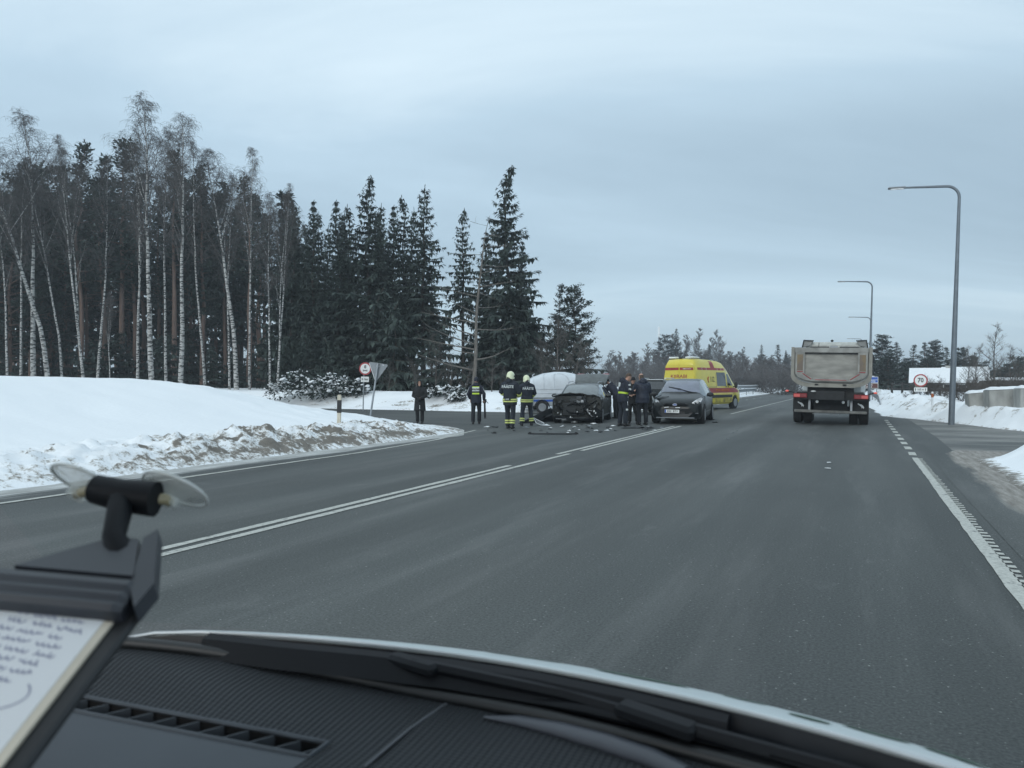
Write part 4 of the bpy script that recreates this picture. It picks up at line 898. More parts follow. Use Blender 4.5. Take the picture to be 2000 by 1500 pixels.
# -- covered white trailer behind the wreck, seen side on
def trailer():
    D = 38.2; p = at(1083, D)
    root = thing('covered_trailer', 'white trailer with ribbed domed cover and blue side stripe behind the wrecked car', 'trailer', (p.x, p.y, 0), radians(4))
    wh = mat('white_glassfibre', (.62, .66, .70), .35, coat=.4, var=.05)
    gr = mat('grey_trailer_side', (.40, .43, .45), .5, .2, var=.1)
    L = 1.62; prof = []      # dome: x -> top height and half width
    mb = MB(); rings = []
    xs = [-L, -L + .04, -L + .18, -1.1, -.6, 0, .5, .9, 1.15, L - .18, L - .05, L]
    for x in xs:
        f = (x + L) / (2 * L)
        top = 1.08 + .95 * (1 - abs(2 * (f - .58)) ** 2.6 * (.42 if f < .58 else .9)) * (1 if abs(x) < L - .01 else .96)
        top -= .14 * sm((abs(x) - L + .2) / .2)
        w = .78 - .05 * sm((abs(x) - L + .2) / .2); r = []
        for k in range(17):
            a = pi * k / 16; cx = cos(a); sx_ = sin(a)
            r.append((x, -w * math.copysign(abs(cx) ** .5, cx), .76 + (top - .76) * sx_ ** .55))
        rings.append(r)
    mb.loft(rings, closed=True, caps=True); cov = mb.build('domed_cover', wh, root, 35)
    # ribs moulded into the side that faces the camera (y negative is nearer)
    rb = MB()
    def sidep(x, z):
        f = (x + L) / (2 * L); top = 1.08 + .95 * (1 - abs(2 * (f - .58)) ** 2.6 * (.42 if f < .58 else .9)); s_ = min(1, max(0, (z - .76) / (top - .76))) ** (1 / .55)
        c = sqrt(max(0, 1 - s_ * s_)); return Vector((x, -.78 * c ** .5 - .006, z))
    for x in (-1.10, -.62, -.12): rb.tube([sidep(x, z) for z in (1.18, 1.4, 1.6, 1.75, 1.86)] + [sidep(x + .10, 1.93)], .022, 5)
    rb.tube([sidep(x, z) for x, z in ((.05, 1.93), (.30, 1.92), (.50, 1.80), (.62, 1.6), (.70, 1.3), (.72, 1.2))], .022, 5)
    for z in (1.18, .98): rb.tube([sidep(x, z) for x in (-1.3, -.8, -.2, .4, 1.0)], .014, 5)
    rb.build('cover_rib', mat('rib_shade', (.55, .59, .63), .4), cov, 60)
    MB().box((0, 0, .55), (3.2, 1.5, .40), bev=.02).build('trailer_box', gr, root)
    for sg in (-1, 1): MB().box((0, sg * .752, .615), (3.16, .008, .10)).build('side_stripe', M_['blue_paint'], root)
    mb = MB(); mb.box((0, 0, .765), (3.3, 1.58, .035)); mb.build('rim_rail', gr, root)
    for x in (-1.18, .42, 1.5):
        for sg in (-1, 1): MB().box((x, sg * .785, .52), (.05, .05, .55)).build('stanchion', M_['galv'], root)
    for sg in (-1, 1):
        mb = MB()
        rings = []
        for k in range(9):
            a = pi * k / 8; rings.append([(-.72 + .37 * cos(a), sg * y, .30 + .37 * sin(a)) for y in (.76, .98)] + [(-.72 + .34 * cos(a), sg * y, .30 + .34 * sin(a)) for y in (.98, .76)])
        mb.loft(rings); mb.build('mudguard', M_['black'], root, 50)
        wheel(root, -.72, sg * .97, .30, .18, sg, 'galv', 6)
    MB().tube([(1.6, 0, .42), (2.6, 0, .44)], .04, 6).build('drawbar', M_['black'], root)
    MB().tube([(2.35, .1, .0), (2.35, .1, .6)], .03, 6).build('jockey_leg', M_['galv'], root)
    MB().box((-1.55, 0, .33), (.1, 1.5, .08)).build('rear_bar', M_['black'], root)
trailer()
# ---------------------------------------------------------------- people (local frame: x to their right, y forward, z up)
def V(*a): return Vector(a)
def remeshed(mb, name, mats, parent, vox, smooth_it=2, pickm=None):
    """one closed skin round the shapes gathered in mb"""
    me = mb.mesh(name, mats if isinstance(mats, list) else [mats]); o = bpy.data.objects.new(name, me); COL.objects.link(o)
    r = o.modifiers.new('r', 'REMESH'); r.mode = 'VOXEL'; r.voxel_size = vox; r.use_smooth_shade = True
    if smooth_it:
        q = o.modifiers.new('s', 'SMOOTH'); q.iterations = smooth_it; q.factor = .5
    dg = bpy.context.evaluated_depsgraph_get(); new = bpy.data.meshes.new_from_object(o.evaluated_get(dg))
    o.modifiers.clear(); o.data = new; new.name = name; bpy.data.meshes.remove(me)
    new.materials.clear()
    for x in (mats if isinstance(mats, list) else [mats]): new.materials.append(x)
    mi = [0] * len(new.polygons)
    if pickm: mi = [pickm(p.center) for p in new.polygons]
    new.polygons.foreach_set('material_index', mi); new.polygons.foreach_set('use_smooth', [True] * len(mi))
    o.parent = parent; return o
SKIN = mat('skin', (.46, .27, .20), .55, var=.08, scale=8)
HAIR = mat('brown_hair', (.07, .045, .03), .7, var=.3, scale=40)
CL = dict(
    black=mat('black_cloth', (.011, .012, .014), .85, var=.3, scale=12, bump=.25, bscale=18),
    navy=mat('navy_cloth', (.014, .018, .032), .8, var=.3, scale=9, bump=.3, bscale=14),
    fire=mat('fire_suit_cloth', (.012, .017, .027), .8, var=.35, scale=8, bump=.35, bscale=12),
    puffer=mat('navy_puffer', (.013, .018, .036), .55, var=.3, scale=3, stretch=(.6, .6, 9), bump=.7, bscale=2.2),
    dark=mat('dark_trousers', (.010, .012, .017), .85, var=.3, scale=10, bump=.3, bscale=16),
    boot=mat('black_boot', (.010, .010, .011), .5),
    refl=mat('yellow_reflective', (.60, .66, .22), .45, var=.08),
    lime=mat('lime_reflective', (.50, .68, .05), .45, var=.08),
    silver=mat('silver_reflective', (.62, .66, .66), .4, var=.08),
    helmet=mat('pale_helmet', (.70, .74, .50), .3, coat=.5, var=.05),
)
def person(label, loc, face, h=1.8, lean=0.0, look=(0, 0), stance=.11, step=0.0, arms=None, top='navy', legs='dark', coat=0.0, bulk=1.0, group=None, tilt=0.0):
    """arms: {sg: (elbow, wrist)} in the person's frame at 1.8 m; returns the root and its joints"""
    k = h / 1.8
    root = thing('person', label, 'person', loc, -face, group)
    hip = V(0, 0, .93); chest = V(0, .30 * lean, .93 + .42 * (1 - .25 * lean)); neck = chest + V(0, .16 * lean, .13 * (1 - .4 * lean)); 
    up = (neck - hip).normalized()
    neck = hip + up * .565; chest = hip + up * .38
    hd = neck + V(.0, .06 + .10 * lean + .08 * max(0, look[1]), .155 - .05 * max(0, look[1]))
    sh = {sg: hip + up * .50 + V(sg * .178 * bulk ** .5, -.01, -.015) for sg in (1, -1)}
    ank = {sg: V(sg * stance, sg * step, .09) for sg in (1, -1)}
    hj = {sg: hip + V(sg * .095, 0, -.03) for sg in (1, -1)}
    kne = {sg: (hj[sg] + ank[sg]) / 2 + V(sg * .01, .035 + .03 * abs(step), .03) for sg in (1, -1)}
    arms = arms or {}
    J = {}
    for sg in (1, -1):
        e, w = arms.get(sg, (V(sg * .29, -.03, 1.14), V(sg * .30, .07, .88)))
        J[sg] = (sh[sg], Vector(e), Vector(w))
    S = Matrix.Scale(k, 4)
    # --- body: one continuous skin with head, nose, ears, arms, hands with fingers, legs and feet
    b = MB()
    Rz = Matrix.Rotation(-look[0], 4, 'Z') @ Matrix.Rotation(-look[1] * .6, 4, 'X')
    def H(p): return hd + Rz @ Vector(p)
    b.ell(hd + Rz @ V(0, -.012, .035), (.076, .097, .098), 16, 10, Rz); b.ell(hd + Rz @ V(0, .028, -.045), (.058, .068, .075), 14, 8, Rz)
    b.ell(H((0, .098, -.012)), (.014, .022, .022), 8, 6, Rz); b.ell(H((0, .088, -.062)), (.026, .012, .010), 8, 6, Rz); b.ell(H((0, .075, -.098)), (.026, .026, .022), 8, 6, Rz)
    for sg in (1, -1): b.ell(H((sg * .078, -.005, -.005)), (.013, .024, .034), 8, 6, Rz); b.ell(H((sg * .032, .085, .03)), (.022, .012, .010), 8, 6, Rz)
    b.tube([neck - up * .06, neck, hd + V(0, -.01, -.05)], [.066, .058, .056], 12)
    b.tube([hip - V(0, 0, .06), hip + up * .12, hip + up * .3, hip + up * .46, hip + up * .54], [.155, .135, .16, .175, .10], 14, ry=[.115, .10, .115, .11, .07])
    for sg in (1, -1):
        s_, e, w = J[sg]
        b.tube([s_ - V(sg * .06, 0, 0), s_, (s_ + e) / 2, e, (e + w) / 2, w], [.06, .058, .05, .042, .042, .028], 10)
        d = (w - e).normalized(); side = d.cross(V(0, 0, 1)) if abs(d.z) < .9 else V(0, 1, 0); side.normalize()
        if side.dot(V(-sg, 0, 0)) > .2: side = -side
        pn = d.cross(side).normalized()
        palm = w + d * .05
        b.tube([w - d * .01, w + d * .03, w + d * .085], [.026, .038, .040], 10, ry=[.022, .016, .015])
        for q, (o, ln) in enumerate(((-.029, .068), (-.010, .080), (.010, .076), (.028, .060))):
            p0 = w + d * .075 + side * o; cur = -pn * .012 * (1 + q * .25)
            b.tube([p0, p0 + d * ln * .45 + side * o * .25 + cur * .4, p0 + d * ln * .78 + cur * 1.7, p0 + d * ln * .95 + cur * 2.9], [.0105, .0100, .0095, .008], 6)
        t0 = w + d * .03 - side * .030
        b.tube([t0, t0 + d * .028 - side * .024, t0 + d * .060 - side * .034 - pn * .008], [.014, .012, .0095], 6)
        b.tube([hj[sg] + V(0, 0, .06), hj[sg], kne[sg], (kne[sg] * .55 + ank[sg] * .45) + V(0, -.012, 0), ank[sg]], [.09, .09, .06, .056, .040], 12)
        b.tube([ank[sg] + V(0, -.05, -.05), ank[sg] + V(0, .03, -.045), ank[sg] + V(0, .15, -.065)], [.035, .042, .03], 10)
    b.xf(S); body = remeshed(b, 'body', SKIN, root, .0125, 1)
    for sg in (1, -1):
        MB().ell(k * H((sg * .031, .089, .018)), (.010, .008, .008), 8, 6).build('eye', M_['black_paint'], root, 60)
    # --- clothes
    j = MB(); bk = bulk
    low = .80 - coat
    hem = V(0, .015, low)
    j.tube([hem, hip + V(0, 0, .02), hip + up * .14, hip + up * .3, hip + up * .45, hip + up * .55, neck + up * .02], [(.195 + .03 * (coat > .1)) * bk, .19 * bk, .178 * bk, .195 * bk, .205 * bk, .13, .085], 18, ry=[(.15 + .03 * (coat > .1)) * bk, .148 * bk, .138 * bk, .15 * bk, .145 * bk, .10, .082])
    for sg in (1, -1):
        s_, e, w = J[sg]
        j.tube([neck - up * .01 + V(sg * .03, 0, 0), s_ - V(sg * .05, 0, -.012), s_ + V(sg * .012, 0, -.02), (s_ * .6 + e * .4), e, (e + w) / 2, w - (w - e).normalized() * .01], [.060, .082, .084 * bk ** .5, .078 * bk ** .6, .064 * bk, .060 * bk, .050], 12)
        j.ell(s_ + V(sg * .02, 0, -.03), (.08 * bk ** .5, .085, .085), 10, 8)
    j.xf(S); jk = remeshed(j, 'jacket', CL[top], root, .018, 2)
    l = MB()
    l.tube([hip + V(0, 0, .06), hip - V(0, 0, .08)], [.165, .165], 14, ry=[.13, .13])
    for sg in (1, -1):
        l.tube([hj[sg] + V(0, 0, .03), hj[sg] - V(0, 0, .06), (hj[sg] + kne[sg]) / 2, kne[sg], (kne[sg] + ank[sg]) / 2 + V(0, -.012, 0), ank[sg] + V(0, 0, .0)], [.105, .108, .096, .080, .078, .076], 12)
    l.xf(S); tr = remeshed(l, 'trousers', CL[legs], root, .018, 2)
    for sg in (1, -1):
        f = MB(); a = ank[sg]
        f.tube([a + V(0, -.005, .10), a + V(0, 0, .02), a + V(0, .0, -.03)], [.060, .060, .058], 12); f.tube([a + V(0, -.075, -.048), a + V(0, .02, -.045), a + V(0, .13, -.052), a + V(0, .185, -.06)], [.040, .048, .044, .026], 12, ry=[.042, .044, .036, .026])
        f.xf(S); remeshed(f, 'boot', CL['boot'], root, .014, 1)
    P = dict(root=root, k=k, hd=hd, neck=neck, hip=hip, up=up, J=J, hj=hj, kne=kne, ank=ank, H=H, Rz=Rz, S=S, jacket=jk, trousers=tr, bk=bk)
    return P
def band(P, a, b, r, m, name, ry=None, parent=None, n=16):
    mb = MB(); a, b = Vector(a), Vector(b)
    mb.tube([a, b], [r, r], n, ry=[ry or r] * 2); mb.xf(P['S']); return mb.build(name, m, parent or P['root'], 40)
def hood(P, m, size=1.0, name='hood_down'):
    mb = MB(); c = P['neck'] + V(0, -.075, .0); mb.ell(c, (.115 * size, .085 * size, .10 * size), 14, 8); mb.ell(P['neck'] + V(0, -.01, .0), (.105, .10, .055), 14, 8); mb.xf(P['S'])
    return remeshed(mb, name, m, P['root'], .018, 2)
def shell_cap(P, m, name, zlo, grow=1.12, yback=0.0, forehead=.03):
    """hair, cap or hood: the part of a skull-shaped shell above a slanting edge"""
    mb = MB(); g = grow; vs = []; n = 18; rg = 9; H = P['H']
    for i in range(rg + 1):
        a = pi / 2 * (1 - i / rg)
        for q in range(n):
            an = 2 * pi * q / n; y = sin(an)
            lo = zlo + (forehead if y > 0 else yback) * abs(y)
            z = .035 + .098 * g * sin(a) if i < rg else None
            rr = cos(a) if i else .02
            zz = lo + (.035 + .100 * g - lo) * (1 - (i / rg) ** 1.8)
            rr = sqrt(max(0.0004, 1 - max(0, (zz - .035) / (.102 * g)) ** 2)) if zz > .035 else 1 - .12 * ((.035 - zz) / .1) ** 2
            vs.append(H((.077 * g * rr * cos(an), -.012 + .098 * g * rr * y, zz)))
    m_ = n; fs = [(i * m_ + q, i * m_ + (q + 1) % m_, (i + 1) * m_ + (q + 1) % m_, (i + 1) * m_ + q) for i in range(rg) for q in range(m_)]
    fs = [tuple(reversed(f)) for f in fs]; fs.append(tuple(range(n)))
    mb.add(vs, fs); mb.xf(P['S']); o = mb.build(name, m, P['root'], 50)
    return o
def fire_helmet(P):
    H = P['H']; mb = MB(); vs = []; n = 22; rg = 9
    for i in range(rg + 1):
        f = i / rg
        for q in range(n):
            an = 2 * pi * q / n; y = sin(an); x = cos(an)
            lo = -.06 + (.085 if y > .3 else 0) * y - .02 * abs(x) - .035 * max(0, -y) * (1 - abs(x) * .4)
            if y < -.75: lo += .05 * (abs(y) - .75) / .25 * 1.2       # notch at the nape
            zz = lo + (.165 - lo) * (1 - f ** 1.7)
            rr = sqrt(max(.0006, 1 - max(0, (zz - .03) / .137) ** 2)) if zz > .03 else 1.0 + .05 * (.03 - zz) / .1
            vs.append(H((.118 * rr * x, -.015 + .145 * rr * y, zz)))
    fs = [(i * n + q, (i + 1) * n + q, (i + 1) * n + (q + 1) % n, i * n + (q + 1) % n) for i in range(rg) for q in range(n)]; fs.append(tuple(range(n)))
    mb.add(vs, fs); mb.tube([H((0, .11, .10)), H((0, .02, .165)), H((0, -.10, .135)), H((0, -.155, .04))], .012, 6)
    mb.xf(P['S']); o = mb.build('helmet', CL['helmet'], P['root'], 50)
    q = MB()
    for sg in (1, -1): q.ell(H((sg * .118, .02, .01)), (.010, .03, .03), 8, 6)
    q.xf(P['S']); q.build('visor_hinge', M_['black'], o, 50)
    v = MB(); pts = [(.112 * cos(a), -.01 + .142 * sin(a)) for a in [pi * .18 + pi * .64 * i / 8 for i in range(9)]]
    v.loft([[H((x, y, .035)) for x, y in pts], [H((x * .98, y * .98, -.045)) for x, y in pts]], closed=False, caps=False); v.xf(P['S']); v.build('visor', M_['glass_dark'], o, 60)
def suit_bands(P, waist=True, arms=True):
    hip, up, bk = P['hip'], P['up'], P['bk']
    for z in ((-.085, -.045), (-.025, .015)):
        band(P, hip + V(0, .012, z[0]), hip + V(0, .010, z[1]), .209 * bk, CL['refl'], 'reflective_band', .166 * bk, P['jacket'])
    for sg in (1, -1):
        a, kn = P['ank'][sg], P['kne'][sg]; d = (kn - a)
        for f0, f1 in ((.17, .27), (.33, .43)): band(P, a + d * f0 + V(0, -.01, 0), a + d * f1 + V(0, -.01, 0), .090, CL['refl'], 'reflective_band', None, P['trousers'])
        s, e, w = P['J'][sg]; d = w - e
        for f0, f1 in ((.18, .40), (.52, .74)): band(P, e + d * f0, e + d * f1, .074 * bk, CL['refl'], 'reflective_band', None, P['jacket'])
def back_text(P, body, h, z, m, name, y=None, sx=1.0):
    p = (P['hip'] + P['up'] * z) + V(0, -(.165 if y is None else y) * P['bk'], 0)
    return text(name, body, h, m, P['jacket'], P['S'] @ frame(p, (1, 0, 0), P['up']), bold=.03, depth=.006, sx=sx)
def patch(P, c, w, h, m, name, nrm=(0, -1, 0)):
    nrm = Vector(nrm).normalized(); x = V(0, 0, 1).cross(nrm).normalized()
    mb = MB(); mb.box((0, 0, 0), (w, h, .016)); mb.xf(P['S'] @ frame(c, x, (0, 0, 1))); return mb.build(name, m, P['jacket'])

def people():
    # woman in the hooded coat, facing the camera, hands held together
    p = gp(820, 827)
    P = person('person in a long black hooded coat standing alone on the side road with hands together', p, pi, 1.60, arms={1: (V(.27, .04, 1.13), V(.05, .23, 1.05)), -1: (V(-.27, .04, 1.13), V(-.04, .24, 1.02))}, top='black', legs='black', coat=.28, bulk=1.12, stance=.095)
    mb = MB(); H = P['H']; vs = []; n = 20
    for i, (g, yo) in enumerate(((.072, .085), (.088, .05), (.105, 0), (.112, -.06), (.09, -.115), (.03, -.14))):
        for q in range(n):
            a = 2 * pi * q / n; vs.append(H((g * .95 * cos(a), yo + .01 * sin(a), .0 + g * 1.35 * sin(a) - (.02 if sin(a) < 0 else 0))))
    mb.add(vs, [(i * n + q, i * n + (q + 1) % n, (i + 1) * n + (q + 1) % n, (i + 1) * n + q) for i in range(5) for q in range(n)] + [tuple(5 * n + q for q in range(n))])
    mb.ell(P['neck'] + V(0, -.01, -.02), (.13, .115, .09), 14, 8); mb.xf(P['S']); mb.build('hood', CL['black'], P['root'], 60)
    mb = MB(); mb.ell(V(-.02, .205, .73), (.016, .012, .022)); mb.tube([V(-.02, .20, .72), V(-.018, .205, .60)], [.007, .012], 6); mb.xf(P['S']); mb.build('white_tassel', M_['white_plastic'], P['jacket'], 60)
    mb = MB()
    for sg in (1, -1):
        s_, e, w = P['J'][sg]; mb.tube([w - (w - e).normalized() * .02, w + (w - e).normalized() * .06, w + (w - e).normalized() * .17], [.045, .062, .045], 10)
    mb.xf(P['S']); mb.build('gloves', CL['black'], P['root'], 60)
    # police officer walking away with a folded measuring stick
    p = gp(930, 828)
    P = person('police officer walking away in navy jacket with reflective back panel', p, .05, 1.70, step=.10, arms={1: (V(.31, -.03, 1.15), V(.29, .10, .90)), -1: (V(-.30, -.03, 1.15), V(-.24, .12, .96))}, top='navy', legs='dark', bulk=1.1)
    hood(P, CL['navy'], 1.05); shell_cap(P, CL['navy'], 'knitted_cap', -.02, 1.16)
    patch(P, P['hip'] + P['up'] * .40 + V(0, -.172, 0), .27, .15, CL['silver'], 'silver_panel'); patch(P, P['hip'] + P['up'] * .49 + V(0, -.155, 0), .27, .03, CL['lime'], 'lime_strip'); patch(P, P['hip'] + P['up'] * .235 + V(0, -.168, 0), .27, .055, CL['lime'], 'lime_strip')
    back_text(P, 'POLITSEI', .062, .395, M_['black_paint'], 'back_lettering', .175, .8)
    for sg in (1, -1):
        s, e, w = P['J'][sg]; mb = MB(); mb.tube([s + V(sg * .07, -.055, -.02), (s + e) / 2 + V(sg * .066, -.045, 0), e + V(sg * .06, -.03, .03)], .009, 5); mb.xf(P['S']); mb.build('sleeve_piping', CL['silver'], P['jacket'], 60)
    w = p + Matrix.Rotation(-.05, 3, 'Z') @ (P['J'][1][2] * P['k'] + V(.02, .06, 0))
    t = thing('folded_tripod', 'black folded tripod hanging from the police officer\'s hand', 'tripod', (w.x, w.y, 0))
    for dx in (-.018, .018, 0): MB().tube([(dx, .02 * (dx == 0), .86), (dx * 1.4 + .015, .03 * (dx == 0), .22)], .014, 6).build('leg', M_['black'], t, 60)
    MB().box((.02, 0, .82), (.09, .07, .16), rotm(0, .2, 0), bev=.02).build('head', M_['black'], t); MB().tube([(.03, 0, .86), (.13, 0, .74)], .012, 5).build('handle', M_['black'], t, 60); MB().box((.02, 0, .20), (.09, .06, .02)).build('foot', M_['black'], t)
    # two firefighters seen from behind
    p = gp(996, 837)
    P = person('taller firefighter from behind in dark suit with yellow bands and pale helmet', p, .38, 1.86, arms={1: (V(.30, .03, 1.14), V(.20, .22, 1.02)), -1: (V(-.31, .0, 1.15), V(-.18, .22, 1.05))}, top='fire', legs='fire', bulk=1.18, look=(.25, .2), stance=.10, step=-.07, coat=.06)
    fire_helmet(P); suit_bands(P); hood(P, CL['fire'], .9, 'collar'); back_text(P, 'PÄÄSTE', .085, .385, CL['silver'], 'back_lettering', .165); patch(P, P['hip'] + V(0, -.198, -.005), .20, .055, CL['black'], 'name_tape'); back_text(P, 'AAK', .045, -.005, CL['silver'], 'belt_lettering', .182)
    p = gp(1029, 831.5)
    P = person('shorter firefighter from behind with one elbow out beside the wreck', p, -.22, 1.76, arms={1: (V(.30, .03, 1.14), V(.17, .22, 1.02)), -1: (V(-.37, -.02, 1.20), V(-.40, .24, 1.16))}, top='fire', legs='fire', bulk=1.15, look=(-.1, .3), stance=.19, step=.04, coat=.06)
    fire_helmet(P); suit_bands(P); hood(P, CL['fire'], .9, 'collar'); back_text(P, 'PÄÄSTE', .085, .385, CL['silver'], 'back_lettering', .165)
    # someone bending into the open boot
    p = at(1205, 32.0)
    P = person('person in dark clothes bending towards the open boot of the wrecked car', p, -.85, 1.84, lean=.7, arms={1: (V(.30, .32, 1.05), V(.2, .5, .95)), -1: (V(-.28, .34, 1.08), V(-.2, .52, 1.0))}, top='navy', legs='dark', bulk=1.1, look=(0, .6))
    hood(P, CL['navy']); shell_cap(P, CL['black'], 'knitted_cap', -.03, 1.12)
    # officer in profile reading, with the yellow band
    p = gp(1216, 832)
    P = person('bareheaded rescue officer in profile with yellow waist band looking down', p, 1.25, 1.88, lean=.16, arms={1: (V(.28, .08, 1.18), V(.10, .33, 1.16)), -1: (V(-.28, .08, 1.18), V(-.06, .34, 1.17))}, top='navy', legs='fire', bulk=1.12, look=(.1, .75), step=.05)
    hood(P, CL['navy'], 1.2); shell_cap(P, HAIR, 'hair', .03, 1.06, -.07, .05)
    band(P, P['hip'] + P['up'] * .13, P['hip'] + P['up'] * .19, .208, CL['lime'], 'lime_band', .162, P['jacket'])
    mb = MB(); q = P['hip'] + P['up'] * .50 + V(-.02, -.168, 0); mb.box(q - V(0, 0, .12), (.12, .03, .26), bev=.01); mb.xf(P['S']); mb.build('silver_panel', CL['silver'], P['jacket'])
    s, e, w = P['J'][1]; patch(P, (s + e) / 2 + V(.092, .02, .06), .07, .04, CL['silver'], 'sleeve_patch', (1, 0, 0)); patch(P, (s + e) / 2 + V(.095, .03, -.08), .08, .06, CL['silver'], 'sleeve_patch', (1, 0, 0))
    mb = MB(); mb.box(P['kne'][1] + V(.088, 0, .02), (.02, .08, .06), bev=.008); mb.xf(P['S']); mb.build('knee_patch', CL['silver'], P['trousers'])
    # man with the black cap facing the camera between them
    p = gp(1236, 828) + V(.06, .25, 0)
    P = person('person in a black knitted cap facing the camera between the two standing men', p, pi + .35, 1.72, arms={1: (V(.28, .05, 1.13), V(.08, .26, 1.08)), -1: (V(-.28, .05, 1.13), V(-.08, .27, 1.10))}, top='black', legs='black', bulk=1.1, look=(.1, .35), coat=.06, stance=.15)
    shell_cap(P, CL['black'], 'knitted_cap', .02, 1.2, -.05, .02); hood(P, CL['black'])
    # balding man in the navy down jacket, back to the camera
    p = gp(1255, 830)
    P = person('balding man from behind in a long navy down jacket beside the people carrier', p, -.30, 1.85, lean=.05, arms={1: (V(.30, .06, 1.14), V(.16, .26, 1.06)), -1: (V(-.30, .07, 1.16), V(-.14, .28, 1.10))}, top='puffer', legs='dark', bulk=1.28, look=(-.2, .3), coat=.04, stance=.13)
    hood(P, CL['puffer'], 1.25); 
    mb = MB(); n = 20; vs = []
    for i, z in enumerate((-.05, 0, .04, .075)):
        for q in range(n):
            a = pi + pi * 1.0 * q / (n - 1) ; g = 1.06 * sqrt(max(.1, 1 - max(0, (z - .035) / .105) ** 2)); vs.append(P['H']((.077 * g * cos(a), -.012 + .099 * g * sin(a), z)))
    mb.add(vs, [(i * n + q, i * n + q + 1, (i + 1) * n + q + 1, (i + 1) * n + q) for i in range(3) for q in range(n - 1)]); mb.xf(P['S']); mb.build('hair', HAIR, P['root'], 60)
people()
